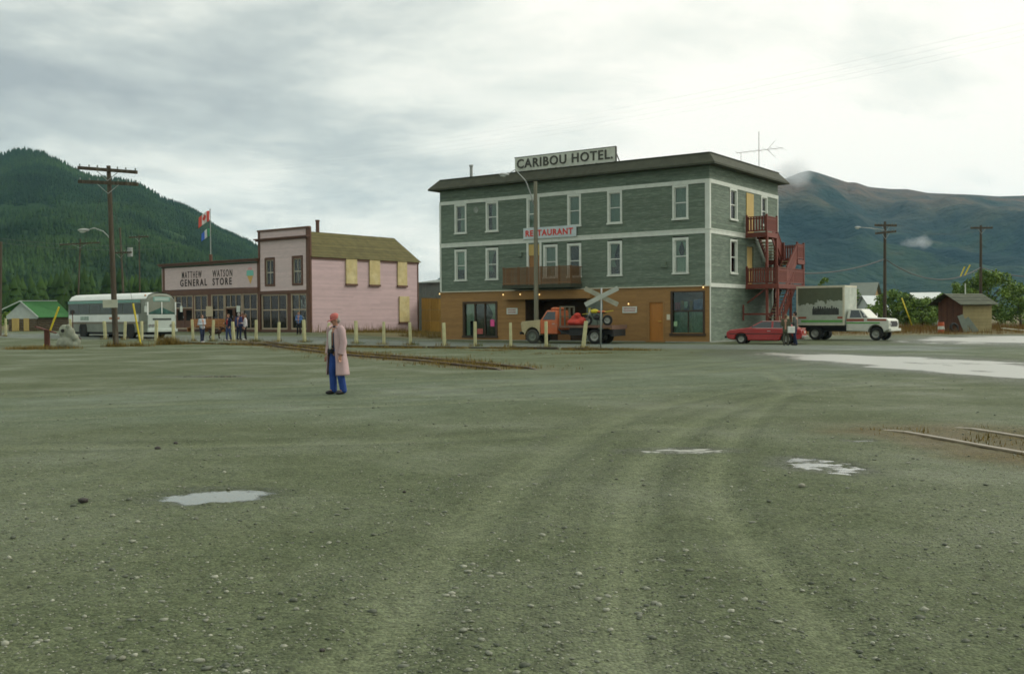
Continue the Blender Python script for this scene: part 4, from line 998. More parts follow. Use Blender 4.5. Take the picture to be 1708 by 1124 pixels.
mb = MB(); mb.box(SPL, SW - 0.01, 0.35, 12.8, -0.3, 6.15); mb.box(0.02, SPL, 0.5, 12.0, -0.3, 3.7); mb.build('room_shade_core', dark_in, store)  # dark core paints in the unlit rooms of the store
# sign fascia of the low wing: wide flat board
mb = MB(); SF.box(mb, 0.45, 14.0, -0.05, 0.03, 4.32, 6.44); fb = mb.build('sign_panel', pink_f, store)
mb = MB(); SF.box(mb, 0.12, 0.45, -0.06, 0.06, 4.25, 6.5); SF.box(mb, -0.15, 14.3, -0.1, 0.30, 6.50, 6.66); SF.box(mb, -0.2, 14.35, -0.1, 0.40, 6.66, 6.74)
SF.box(mb, 0.1, 14.1, -0.08, 0.10, 3.80, 4.26); SF.box(mb, 13.98, 14.18, -0.06, 0.075, 4.26, 6.5)
mb.build('front_trim', br_t, store)
blk = pm('black_paint', (0.035, 0.022, 0.015), 0.6, 0.1, 3)
for tx, a, b, z0, z1 in (('MATTHEW', 3.17, 6.15, 5.33, 5.95), ('WATSON', 7.75, 10.56, 5.33, 5.95), ('GENERAL', 2.88, 6.93, 4.60, 5.24), ('STORE', 7.74, 10.46, 4.60, 5.24)):
    put_text(fb, tx, b - a, z1 - z0, 0.02, blk, (a, -0.032, z0 - SZ), 0.006 if z0 > 5 else 0.025, 1.35)
mint = pm('mint_paint', (0.19, 0.50, 0.40), 0.6, 0.1, 3); cone_c = pm('cone_paint', (0.58, 0.36, 0.10), 0.6, 0.1, 3); ic_p = pm('ice_pink', (0.62, 0.33, 0.32), 0.6, 0.1, 3)
mb = MB(); mb.prism([(12.62, 5.30), (13.40, 5.30), (13.05, 4.60)], lambda a, b, d: SF.fn(a, d, b), 0.032, 0.05); mb.build('cone_sign', cone_c, fb)
mb = MB(); mb.prism([(12.55, 5.30), (13.47, 5.30), (13.45, 5.7), (13.3, 5.78), (12.7, 5.78), (12.57, 5.7)], lambda a, b, d: SF.fn(a, d, b), 0.032, 0.06); mb.build('cone_sign', mint, fb)
mb = MB(); mb.prism([(12.68, 5.78), (13.34, 5.78), (13.2, 6.02), (12.82, 6.02)], lambda a, b, d: SF.fn(a, d, b), 0.032, 0.055); mb.build('cone_sign', ic_p, fb)
# false front trims of the tall part
mb = MB()
SF.box(mb, SPL - 0.02, SPL + 0.22, -0.06, 0.07, 6.74, 9.0); SF.box(mb, SW - 0.34, SW + 0.03, -0.06, 0.09, 0.35, 9.05); SF.box(mb, SPL - 0.05, SW + 0.10, -0.1, 0.14, 8.95, 9.10)
SF.box(mb, SPL - 0.25, SW + 0.05, -0.1, 0.36, 8.26, 8.36); SF.box(mb, SPL - 0.2, SW, -0.1, 0.22, 8.14, 8.26); SF.box(mb, SPL, SW, -0.08, 0.10, 3.66, 3.94)
SF.box(mb, SPL + 0.02, SPL + 0.18, -0.06, 0.068, 0.5, 6.74)
SS.box(mb, 0.0, 0.16, -0.2, 0.07, 0.3, 9.0); SS.box(mb, 12.72, 12.86, -0.1, 0.05, 0.3, 6.5); SS.box(mb, 0.16, 12.9, -0.1, 0.10, 6.46, 6.64)
mb.build('tall_trim', br_t, store)
mb = MB(); mb.box(SPL + 0.05, SW - 0.03, 0.06, 0.20, 6.0, 8.45); mb.build('parapet_back', br_t, store)
for a in (14.96, 18.45):
    SF.window(a, a + 1.32, 4.40, 6.70, trim=br_t, sash=cream_p, tw=0.16, muntin=True, sill=False)
# boarded side windows
ply2 = pm('yellow_plywood', (0.52, 0.43, 0.20), 0.75, 0.14, 2.0, col2=(0.60, 0.52, 0.28), c2pos=0.55)
for a, b, z0, z1 in ((3.92, 5.17, 4.52, 6.66), (6.66, 7.9, 4.50, 6.66), (10.12, 11.30, 4.50, 6.66), (10.3, 11.56, 1.25, 3.52)):
    mb = MB(); SS.box(mb, a, b, 0.0, 0.125, z0, z1); w_ = mb.build('window_board', ply2, store)
    mb = MB(); SS.box(mb, a - 0.05, b + 0.05, 0.0, 0.16, z0 - 0.16, z0); mb.build('sill', br_t, w_)
# roof: gable with hipped rear, courses as geometry
def roof_pt(u, t): return u
ridge_u, ez, rz_ = 17.35, 6.62 - SZ, 9.0 - SZ
mb = MB(); rows = 22; E0, E1 = 0.12, 13.1; RD0, RD1 = -0.02, 13.1
for sgn in (1, -1):
    eu = ridge_u + sgn * 3.42
    for k in range(rows):
        t0, t1 = k / rows, (k + 1) / rows + 0.004
        def pt(t, q, lift): return (eu + (ridge_u - eu) * t, (E0 if q == 0 else E1 + (RD1 - E1) * t), ez + (rz_ - ez) * t + lift)
        mb.add([pt(t0, 0, 0.045), pt(t0, 1, 0.045), pt(t1, 1, 0.012), pt(t1, 0, 0.012), pt(t0, 0, 0.0), pt(t0, 1, 0.0)], [(0, 1, 2, 3), (4, 5, 1, 0)])
rf = mb.build('roof', olive_r, store)
mb = MB(); mb.tube([(17.2, 3.9, 8.0), (17.2, 3.9, 9.55 )], 0.16, 10); mb.tube([(17.2, 3.9, 9.5), (17.2, 3.9, 9.62)], 0.2, 10); mb.build('chimney_pipe', br_t, rf, True, 40)
mb = MB(); mb.add([(SPL, 12.84, 6.0), (SW, 12.84, 6.0), (17.35, 12.84, 8.5), (SPL, 12.9, -0.3), (SW, 12.9, -0.3), (SW, 12.9, 6.1), (SPL, 12.9, 6.1)], [(0, 1, 2), (3, 4, 5, 6)]); mb.build('gable_wall', pink_s, store)
mb = MB(); mb.box(-0.1, SPL, -0.1, 12.2, 5.9, 6.0); mb.build('low_roof', roof_skirt, store)
mb = MB(); mb.box(-0.05, 0.02, 0.0, 12.0, -0.3, 5.9); mb.build('end_wall', pink_s, store)
# shop fronts: posts, mullions, panes, doors
def shopfront(bays, z0, z1, mats, fac, parent, back=True):
    for (a, b, kind) in bays:
        mb = MB(); tw = 0.10
        fac.box(mb, a, a + tw, -0.10, 0.03, z0, z1); fac.box(mb, b - tw, b, -0.10, 0.03, z0, z1); fac.box(mb, a + tw, b - tw, -0.10, 0.028, z1 - tw, z1); fac.box(mb, a + tw, b - tw, -0.10, 0.05, z0, z0 + 0.14)
        zt = z0 + (z1 - z0) * (0.56 if kind != 'door' else 0.63)
        fac.box(mb, a + tw, b - tw, -0.09, 0.02, zt - 0.05, zt + 0.05)
        nm = {'w2': 2, 'w3': 3, 'w1': 1, 'door': 3}[kind]; cuts = [a + tw + (b - a - 2 * tw) * k / nm for k in range(nm + 1)]
        for c in cuts[1:-1]:
            fac.box(mb, c - 0.025, c + 0.025, -0.085, 0.01, zt + 0.05, z1 - tw)
            if kind != 'door': fac.box(mb, c - 0.025, c + 0.025, -0.085, 0.01, z0 + 0.14, zt - 0.05)
        w = mb.build('shop_window' if kind != 'door' else 'shop_door', mats, parent)
        for k in range(nm):
            mb = MB(); fac.box(mb, cuts[k] + 0.02, cuts[k + 1] - 0.02, -0.055, -0.05, zt + 0.05, z1 - tw); mb.build('pane', glass, w)
            if kind != 'door': mb = MB(); fac.box(mb, cuts[k] + 0.02, cuts[k + 1] - 0.02, -0.055, -0.05, z0 + 0.14, zt - 0.05); mb.build('pane', glass, w)
        if kind == 'door':
            m_ = (a + b) / 2; mb = MB()
            for x0, x1 in ((a + tw, m_ - 0.02), (m_ + 0.02, b - tw)):
                fac.box(mb, x0, x0 + 0.14, -0.12, -0.03, z0 + 0.05, zt - 0.05); fac.box(mb, x1 - 0.14, x1, -0.12, -0.03, z0 + 0.05, zt - 0.05); fac.box(mb, x0 + 0.14, x1 - 0.14, -0.12, -0.032, z0 + 0.05, z0 + 0.8); fac.box(mb, x0 + 0.14, x1 - 0.14, -0.12, -0.032, zt - 0.2, zt - 0.05)
            dl = mb.build('door_leaf', br_t, w)
            mb = MB(); fac.box(mb, m_ - 0.10, m_ - 0.06, -0.03, 0.04, z0 + 1.0, z0 + 1.2); mb.build('handle', metal_g, dl)
tan_t = pm('tan_frame', (0.40, 0.32, 0.22), 0.6, 0.15, 2)
shopfront([(0.5, 2.0, 'w2'), (2.0, 4.75, 'door'), (4.95, 6.95, 'w2'), (7.5, 9.35, 'w2'), (9.4, 11.8, 'door'), (11.9, 13.95, 'w2')], 0.7, 3.78, tan_t, SF, store)
shopfront([(14.5, 17.8, 'w3'), (18.3, 20.25, 'w2')], 0.7, 3.64, tan_t, SF, store)
mb = MB()
for x0, x1 in ((0.12, 0.5), (4.75, 4.95), (6.95, 7.5), (9.35, 9.4), (11.8, 11.9), (13.95, 14.17), (17.8, 18.3)): SF.box(mb, x0, x1, -0.12, 0.02, 0.45, 3.8)
SF.box(mb, 0.12, 20.3, -0.12, 0.04, 0.40, 0.70); mb.build('shop_pilaster', br_t, store)
# goods and blinds seen inside
for k, (a, b, z0, z1, c) in enumerate(((5.3, 5.9, 2.3, 3.4, (0.10, 0.17, 0.14)), (6.1, 6.8, 2.2, 3.3, (0.13, 0.2, 0.17)), (8.5, 9.1, 2.5, 3.3, (0.22, 0.12, 0.08)), (12.95, 13.3, 2.5, 3.6, (0.45, 0.55, 0.52)), (12.1, 12.6, 2.2, 3.3, (0.10, 0.18, 0.14)), (14.8, 15.5, 0.9, 2.2, (0.20, 0.24, 0.14)), (15.7, 16.4, 1.9, 3.2, (0.16, 0.04, 0.03)), (18.6, 19.6, 2.2, 3.0, (0.25, 0.50, 0.43)), (19.5, 20.1, 1.9, 2.4, (0.36, 0.55, 0.48)), (19.7, 20.0, 2.9, 3.2, (0.55, 0.20, 0.06)))):
    mb = MB(); curtain_mesh(mb, SF.fn, a, b, z0, z1, -0.2, None, 2) if k != 7 else mb.prism([(18.4, 2.2), (19.7, 2.2), (18.9, 3.25)], lambda a_, b_, d: SF.fn(a_, d, b_), -0.2, -0.16)
    mb.build('display_goods', pm('goods_%d' % k, c, 0.8, 0.25, 4), store)
mb = MB(); SF.box(mb, 6.75, 7.75, 0.045, 0.06, 1.85, 2.75); mb.build('notice_board', pm('tan_notice', (0.50, 0.42, 0.27), 0.7, 0.1, 4), store)
mb = MB(); SF.box(mb, 11.1, 11.6, 0.035, 0.05, 2.2, 2.75); mb.build('notice_board', white_p, store)
mb = MB(); mb.box(-0.5, 20.9, -2.4, -0.05, -0.30, -0.05); mb.build('boardwalk', concrete, store)
# flagpole on the store roof with two flags
fp = thing('flagpole', 'thin flagpole with two flags above the store roof', 'flagpole', (-28.36, 97.0, 0.4))
mb = MB(); mb.tube([(0, 0, 5.2), (0, 0, 11.5)], [0.06, 0.035], 8); mb.ell((0, 0, 11.53), 0.07); mb.build('pole', metal_g, fp, True, 40)
mb = MB(); mb.tube([(0, 0, 5.2), (0, 0, 7.3)], 0.16, 8); mb.build('socket', br_t, fp)
def flag(name, z1, w, h, bands, lab, droop):
    fl = thing(name, lab, 'flag', (-28.36, 97.0, 0.4))
    def P(u, v):
        x = -0.05 - w * u * 0.72; z = z1 - h * v - droop * u * u - 0.1 * u; y = -0.10 * math.sin(u * 6.0 + v * 1.2) * w
        return (x, y, z)
    for (a, b, mat) in bands:
        mb = MB(); n = 8; rings = [[P(a + (b - a) * i / n, j / 8) for j in range(9)] for i in range(n + 1)]; mb.loft(rings, False, False); o = mb.build('stripe', mat, fl, True)
        md = o.modifiers.new('s', 'SOLIDIFY'); md.thickness = 0.01
    return fl, P
fr_ = pm('flag_red', (0.62, 0.10, 0.075), 0.8, 0.05, 3); fw_ = pm('flag_white', (0.72, 0.72, 0.68), 0.8, 0.05, 3)
fl, P = flag('flag', 11.4, 1.45, 1.0, [(0, 0.25, fr_), (0.25, 0.75, fw_), (0.75, 1.0, fr_)], 'red and white maple leaf flag at the top of the pole', 0.55)
leaf = [(0, .5), (.07, .36), (.17, .4), (.14, .2), (.27, .28), (.3, .2), (.42, .22), (.36, .08), (.42, .04), (.2, -.16), (.22, -.24), (.02, -.2), (.02, -.42), (-.02, -.42), (-.02, -.2), (-.22, -.24), (-.2, -.16), (-.42, .04), (-.36, .08), (-.42, .22), (-.3, .2), (-.27, .28), (-.14, .2), (-.17, .4), (-.07, .36)]
mb = MB(); vs = []
for lx, lz in leaf:
    p = P(0.5 + lx * 0.5, 0.5 - lz * 0.8); vs.append((p[0], p[1] - 0.02, p[2]))
mb.add(vs + [(*P(0.5, 0.5)[:1], P(0.5, 0.5)[1] - 0.02, P(0.5, 0.5)[2])], [(k, (k + 1) % len(leaf), len(leaf)) for k in range(len(leaf))]); mb.build('emblem', fr_, fl)
flag('flag', 9.75, 1.1, 0.75, [(0, 0.33, pm('flag_green', (0.06, 0.25, 0.12), 0.8, 0.05, 3)), (0.33, 0.67, fw_), (0.67, 1, pm('flag_blue', (0.05, 0.14, 0.50), 0.8, 0.05, 3))], 'smaller green white and blue flag below the red one', 0.4)

# ------------------------------------------------------------------ fence and shed between store and hotel
fe = thing('board_fence', 'tall ochre plywood fence filling the gap between store and hotel', 'fence', (0, 0, 0))
och = pm('ochre_boards', (0.36, 0.215, 0.045), 0.75, 0.15, 2, rnd=0.18, stretch=(3, 3, 0.5), bump=0.2)
A_, B_ = Vector((-8.25, 93.95, 0.35)), Vector((-4.9, 91.6, 0.25)); n = 4; d_ = (B_ - A_) / n
for k in range(n):
    for r_ in range(3):
        p = A_ + d_ * k; mb = MB(); mb.beam(p + d_ * 0.012 + Vector((0, 0, 0.5 + r_)), p + d_ * 0.988 + Vector((0, 0, 0.5 + r_)), 0.03 + 0.006 * ((k + r_) % 2), 0.985); mb.build('panel', och, fe)
mb = MB()
mb.beam(A_ + Vector((0, 0, 3.03)), B_ + Vector((0, 0, 3.03)), 0.09, 0.06)
mb.build('rail', och, fe)
sh = thing('metal_shed', 'grey-green corrugated shed behind the ochre fence', 'shed', (-8.6, 101, 0.2), R(-35))
cor = pm('corrugated_grey', (0.165, 0.20, 0.175), 0.55, 0.12, 2, metal=0.2)
mb = MB(); n = 46; rings = [[(-1 + 8.5 * j / n, 0.05 * (j % 2), z) for j in range(n + 1)] for z in (0, 4.85)]; mb.loft(rings, False, False); mb.build('wall', cor, sh)
mb = MB(); mb.add([(-1.2, -0.2, 4.85), (7.7, -0.2, 4.85), (7.7, 5, 5.4), (-1.2, 5, 5.4), (-1.2, -0.2, 4.75), (7.7, -0.2, 4.75)], [(0, 1, 2, 3), (4, 5, 1, 0)]); mb.build('roof', cor, sh)
mb = MB(); mb.box(-1, 7.5, 4.8, 4.9, 0, 5.3); mb.box(-1.0, -0.9, 0, 4.8, 0, 4.9); mb.build('back_wall', cor, sh)

# ================================================================== THINGS IN THE STREET
post_y = pm('cream_yellow_post', (0.50, 0.48, 0.26), 0.65, 0.15, 3, col2=(0.36, 0.34, 0.17), c2pos=0.62, c2scale=6)
POSTS = [(-38.59, 78.31), (-31.6, 73.6), (-28.11, 71.01), (-26.45, 70.1), (-24.95, 69.2), (-23.74, 68.5), (-22.35, 67.8), (-20.9, 67.3), (-19.5, 66.9), (-18.05, 66.6), (-16.5, 66.2), (-14.89, 65.5), (-12.99, 64.3), (-11.3, 63.3), (-9.5, 62.6), (-7.7, 61.7), (-5.99, 60.6), (-3.87, 58.8), (-2.08, 57.9), (-0.07, 56.5), (1.83, 54.98), (3.71, 53.6)]
ORD = ['first', 'second', 'third', 'fourth', 'fifth', 'sixth', 'seventh', 'eighth', 'ninth', 'tenth', 'eleventh', 'twelfth', 'thirteenth', 'fourteenth', 'fifteenth', 'sixteenth', 'seventeenth', 'eighteenth', 'nineteenth', 'twentieth', 'twenty-first', 'last']
PL = {0: 'cream post standing far apart beside the dark pole at the photo edge', 12: 'yellow post in front of the pink store front corner', 14: 'cream post just behind the man in the coat', 15: 'cream post before the middle of the pink side wall', 16: 'cream post before the far end of the pink side wall', 17: 'cream post before the hotel corner', 18: 'cream post in front of the curtained hotel window', 19: 'cream post just ahead of the orange truck bumper', 20: 'cream post crossing the orange truck door', 21: 'last cream post, leaning, beside the crossing sign'}
def post_mesh(k):
    mb = MB(); h = random.uniform(1.24, 1.44); w = random.uniform(0.072, 0.094); lx, ly = random.uniform(-0.07, 0.07), random.uniform(-0.05, 0.05)
    if k == 21: lx = 0.16
    rings = []
    for z, q in ((-0.2, 1.06), (0.0, 1.04), (0.5, 1.0), (1.0, 0.98), (h - 0.03, 0.96), (h, 0.82)):
        t = max(z, 0) / h; rings.append([(lx * t + sx * w * q, ly * t + sy * w * q, z) for sx, sy in ((-1, -.8), (-.8, -1), (.8, -1), (1, -.8), (1, .8), (.8, 1), (-.8, 1), (-1, .8))])
    mb.loft(rings); return mb.mesh('roadside_post', post_y)
for k, (x, y) in enumerate(POSTS):
    o = put('roadside_post', post_mesh(k), None, (x, y, gz(x, y)), (0, 0, R(random.uniform(-40, 40))))
    tag(o, PL.get(k, '%s cream post counted from the photo edge in the roadside row' % ORD[k]), 'post', 'cream posts along the railway edge')

# low dark timber edging in front of the posts
tim = pm('old_dark_timber', (0.050, 0.040, 0.022), 0.85, 0.3, 3, rnd=0.3, bump=0.3)
te = thing('timber_edging', 'line of low dark timbers edging the street in front of the posts', 'kerb')
KL = [(-20.6, 63.6), (-12.22, 59.1), (-6.77, 56.2), (-0.13, 52.4), (5.0, 49.4)]
d_acc = 0
for (ax, ay), (bx, by) in zip(KL[:-1], KL[1:]):
    L = math.hypot(bx - ax, by - ay); n = max(1, round(L / 2.9))
    for k in range(n):
        t0, t1 = k / n + 0.012, (k + 1) / n - 0.012 - random.uniform(0, 0.02); p = (ax + (bx - ax) * t0, ay + (by - ay) * t0); q = (ax + (bx - ax) * t1, ay + (by - ay) * t1)
        mb = MB(); h = random.uniform(0.10, 0.17); mb.beam((p[0], p[1], gz(*p) + h / 2 - 0.03), (q[0], q[1], gz(*q) + h / 2 - 0.03 - random.uniform(0, 0.03)), 0.22, h); mb.build('timber', tim, te, bevel=0.015)

# railway: two uncovered stretches of one narrow-gauge track
rail_m = pm('rusty_rail', (0.095, 0.062, 0.040), 0.5, 0.2, 4, metal=0.2); rail_top = pm('worn_rail_top', (0.30, 0.26, 0.19), 0.35, 0.15, 4, metal=0.4)
def track(name, y_hi, y_lo, lab, gauge=1.12, head=None, lift=0.010):
    t = thing(name, lab, 'railway'); pts = [p for p in TRACK_C if y_lo <= p[1] <= y_hi]
    nrm = []
    for i, p in enumerate(pts):
        a = pts[max(i - 1, 0)]; b = pts[min(i + 1, len(pts) - 1)]; dx, dy = b[0] - a[0], b[1] - a[1]; l = math.hypot(dx, dy); nrm.append((dy / l, -dx / l))
    prof = [(-0.055, -0.14), (0.055, -0.14), (0.055, -0.12), (0.012, -0.10), (0.012, -0.03), (0.033, -0.02), (0.033, 0.005), (-0.033, 0.005), (-0.033, -0.02), (-0.012, -0.03), (-0.012, -0.10), (-0.055, -0.12)]
    for s in (-1, 1):
        rings = []; tops = []
        for i, (p, n) in enumerate(zip(pts, nrm)):
            c = (p[0] - n[0] * s * gauge / 2, p[1] - n[1] * s * gauge / 2); z = gz(*c) + lift
            # rails dive under the gravel of the crossing
            ends = min(abs(p[1] - 31.2), abs(p[1] - 15.6)); z -= 0.085 * max(0, 1 - ends / 0.9)
            rings.append([(c[0] + n[0] * a, c[1] + n[1] * a, z + b) for a, b in prof]); tops.append([(c[0] + n[0] * a, c[1] + n[1] * a, z + b) for a, b in ((-0.036, -0.018), (0.036, -0.018), (0.036, 0.003), (0.028, 0.009), (-0.028, 0.009), (-0.036, 0.003))])
        mb = MB(); mb.loft(rings); r = mb.build('rail', rail_m, t); mb = MB(); mb.loft(tops); mb.build('rail_head', head or rail_top, r)
    acc = 0
    for i in range(len(pts) - 1):
        L = math.hypot(pts[i + 1][0] - pts[i][0], pts[i + 1][1] - pts[i][1])
        while acc < L:
            f_ = acc / L; x = pts[i][0] + (pts[i + 1][0] - pts[i][0]) * f_; y = pts[i][1] + (pts[i + 1][1] - pts[i][1]) * f_; n = nrm[i]
            mb = MB(); mb.beam((x - n[0] * 0.95, y - n[1] * 0.95, gz(x, y) - 0.125), (x + n[0] * 0.95, y + n[1] * 0.95, gz(x, y) - 0.125), 0.20, 0.15); mb.build('sleeper', tim, t); acc += 0.62
        acc -= L
track('railway_track', 66, 31.2, 'weedy narrow track running from the store towards the yard crossing', head=rail_m, lift=0.055)
track('railway_track', 15.6, 1.5, 'near stretch of rails emerging from the gravel at the photo edge')

# ------------------------------------------------------------------ wheels
rub = pm('tyre_rubber', (0.020, 0.021, 0.018), 0.8, 0.2, 6); rimm = pm('dull_rim', (0.26, 0.27, 0.23), 0.45, 0.15, 5, metal=0.4)
def wheel(parent, x, y, r, w, rim=rimm, side=1, dirt=rub):
    """axis along local Y; side = outward direction"""
    mb = MB(); n = 24; prof = [(r * 0.60, -w / 2), (r * 0.9, -w / 2), (r, -w * 0.36), (r, w * 0.36), (r * 0.9, w / 2), (r * 0.60, w / 2)]
    rings = [[(rr_ * math.cos(6.2832 * j / n), yy, rr_ * math.sin(6.2832 * j / n)) for rr_, yy in prof] for j in range(n)]
    rings.append(rings[0]); mb.loft(rings, False, True)
    wob = bpy.data.objects.new('wheel', None); COL.objects.link(wob); wob.parent = parent; wob.location = (x, y, r)
    mb.build('tyre', dirt, wob, True, 40)
    mb = MB(); prof = [(r * 0.62, 0.44), (r * 0.58, 0.40), (r * 0.40, 0.26), (r * 0.22, 0.30), (r * 0.18, 0.42), (r * 0.02, 0.44)]
    rings = [[(rr_ * math.cos(6.2832 * j / n), side * w * q, rr_ * math.sin(6.2832 * j / n)) for rr_, q in prof] for j in range(n)]; rings.append(rings[0]); mb.loft(rings, False, False)
    mb.build('rim', rim, wob, True, 40); return wob
def arch(cx, r, z0=0.0, n=9):
    """points of a wheel arch from rear to front (x decreasing) above axle height"""
    return [(cx + r * math.cos(math.pi * k / (n - 1)), z0 + r * math.sin(math.pi * k / (n - 1))) for k in range(n)]
carglass = glass_mat('car_glass', (0.30, 0.40, 0.36), 0.10)
chrome = pm('dull_chrome', (0.45, 0.46, 0.43), 0.3, 0.1, 5, metal=0.8)
blackp = pm('black_plastic', (0.022, 0.022, 0.020), 0.6, 0.1, 5)
def side_prism(poly, w, mat, name, parent, bevel=0.04, y0=None, y1=None):
    mb = MB(); mb.prism(poly, lambda a, b, d: (a, d, b), -w / 2 if y0 is None else y0, w / 2 if y1 is None else y1); return mb.build(name, mat, parent, True, 35, bevel=bevel)
def greenhouse(poly_lo, poly_hi, w_lo, w_hi, z_lo, z_hi, mat, name, parent, bevel=0.03):
    """tapered cabin: rectangle (x0,x1) at z_lo to (x2,x3) at z_hi"""
    (a0, a1), (b0, b1) = poly_lo, poly_hi; mb = MB()
    mb.add([(a0, -w_lo / 2, z_lo), (a1, -w_lo / 2, z_lo), (a1, w_lo / 2, z_lo), (a0, w_lo / 2, z_lo), (b0, -w_hi / 2, z_hi), (b1, -w_hi / 2, z_hi), (b1, w_hi / 2, z_hi), (b0, w_hi / 2, z_hi)],
           [(0, 1, 2, 3), (4, 7, 6, 5), (0, 4, 5, 1), (1, 5, 6, 2), (2, 6, 7, 3), (3, 7, 4, 0)])
    return mb.build(name, mat, parent, True, 30, bevel=bevel)
def pane_on(parent, quad, off, mat=carglass, name='pane', th=0.008):
    """a pane slightly proud of the plane of four points"""
    q = [Vector(p) for p in quad]; n = (q[1] - q[0]).cross(q[3] - q[0]).normalized() * off; m = n.normalized() * th if n.length else n
    mb = MB(); mb.add([p + n for p in q] + [p + n + m for p in q], [(0, 1, 2, 3), (7, 6, 5, 4), (0, 4, 5, 1), (1, 5, 6, 2), (2, 6, 7, 3), (3, 7, 4, 0)]); return mb.build(name, mat, parent)

# ------------------------------------------------------------------ red hatchback (local +x is the nose)
car = thing('parked_car', 'small red hatchback parked beside the hotel corner', 'car', (14.55, 58.75, 0), R(180 - 24))
redp_ = pm('red_car_paint', (0.34, 0.022, 0.020), 0.35, 0.08, 2, coat=0.4, spec=0.5); salmon = pm('lit_red_paint', (0.50, 0.17, 0.13), 0.5, 0.1, 3)  # lighter red paints in the light caught by the rear deck
WB, FR = 2.55, 1.30
body = [(-2.02, 0.30)] + [(-1.60, 0.22)] + arch(-1.27, -0.36, 0.28)[::1] + [(-0.88, 0.20), (0.85, 0.20)] + arch(1.28, -0.36, 0.28) + [(1.70, 0.24), (2.02, 0.30), (2.12, 0.52), (2.10, 0.70), (1.95, 0.80), (1.0, 0.92), (0.78, 0.93), (-1.75, 0.90), (-2.05, 0.84), (-2.10, 0.55)]
def fix_arch(poly):
    return poly
body = [(-2.05, 0.30), (-1.66, 0.22)] + [(-1.27 - 0.36 * math.cos(math.pi * k / 8), 0.26 + 0.36 * math.sin(math.pi * k / 8)) for k in range(9)] + [(-0.86, 0.20), (0.88, 0.20)] + [(1.28 - 0.36 * math.cos(math.pi * k / 8), 0.26 + 0.36 * math.sin(math.pi * k / 8)) for k in range(9)] + [(1.72, 0.24), (2.03, 0.30), (2.13, 0.50), (2.10, 0.68), (1.92, 0.80), (0.95, 0.92), (-1.75, 0.88), (-2.06, 0.82), (-2.12, 0.55)]
side_prism(body, 1.64, redp_, 'body', car, 0.06)
ca = greenhouse((-1.85, 0.95), (-0.95, 0.15), 1.56, 1.22, 0.88, 1.30, redp_, 'cabin', car, 0.05)
mb = MB(); mb.box(-1.6, 1.6, -0.70, 0.70, 0.22, 0.6); mb.build('underbody', blackp, car)
for s in (-1, 1):
    def cs(x, t, s=s): return (x, s * ((1.56 + (1.22 - 1.56) * t) / 2), 0.88 + 0.42 * t)
    q1 = [cs(0.76, 0.08), cs(-0.42, 0.08), cs(-0.42, 0.88), cs(0.14, 0.88)]; q2 = [cs(-0.52, 0.08), cs(-1.50, 0.08), cs(-0.98, 0.85), cs(-0.52, 0.88)]
    for q in (q1, q2): pane_on(ca, q if s > 0 else q[::-1], 0.004)
    mb = MB(); mb.box(-0.50, 0.76, s * 0.822 - 0.004, s * 0.822 + 0.004, 0.30, 0.86); dr = mb.build('door', redp_, car); mb = MB(); mb.box(-0.38, -0.2, s * 0.83 - 0.012, s * 0.83 + 0.012, 0.72, 0.75); mb.build('handle', chrome, dr)
    wheel(car, 1.28, s * 0.70, 0.29, 0.17, side=s); wheel(car, -1.27, s * 0.70, 0.29, 0.17, side=s)
    mb = MB(); mb.box(-2.135, -2.10, s * 0.45 - 0.2, s * 0.45 + 0.2, 0.58, 0.74); mb.build('tail_light', pm('tail_red', (0.4, 0.02, 0.01), 0.3, 0, 2), car)
    mb = MB(); mb.box(2.085, 2.125, s * 0.52 - 0.14, s * 0.52 + 0.14, 0.52, 0.66); mb.build('headlight', chrome, car)
pane_on(ca, [(0.90, 0.66, 0.93), (0.90, -0.66, 0.93), (0.20, -0.55, 1.27), (0.20, 0.55, 1.27)], 0.006)
pane_on(ca, [(-1.74, -0.66, 0.93), (-1.74, 0.66, 0.93), (-1.02, 0.54, 1.26), (-1.02, -0.54, 1.26)], 0.006)
mb = MB(); mb.box(-2.10, -1.80, -0.70, 0.70, 0.835, 0.885); mb.build('rear_deck', salmon, car, bevel=0.02)
mb = MB(); mb.box(-2.24, -2.10, -0.80, 0.80, 0.34, 0.46); mb.build('bumper', chrome, car, bevel=0.02); mb = MB(); mb.box(2.08, 2.22, -0.80, 0.80, 0.34, 0.46); mb.build('bumper', blackp, car, bevel=0.02)
mb = MB(); mb.box(-2.15, -2.125, -0.16, 0.16, 0.60, 0.72); mb.build('number_plate', white_p, car)

for s in (-1, 1):
    mb = MB(); mb.box(-1.95, 1.95, s * 0.826 - 0.006, s * 0.826 + 0.006, 0.56, 0.60); mb.build('side_trim', blackp, car)
    mb = MB(); mb.tube([(0.66, s * 0.78, 0.96), (0.62, s * 0.90, 1.0)], 0.012, 5); mb.ell((0.62, s * 0.93, 1.01), (0.03, 0.07, 0.05)); mb.build('mirror', blackp, car, True)
    mb = MB()
    for q in ([(0.80, s * 0.795, 0.895), (-1.56, s * 0.795, 0.895)], [(0.10, s * 0.625, 1.285), (-0.98, s * 0.625, 1.285)]): mb.tube(q, 0.012, 5)
    mb.build('window_trim', chrome, car)
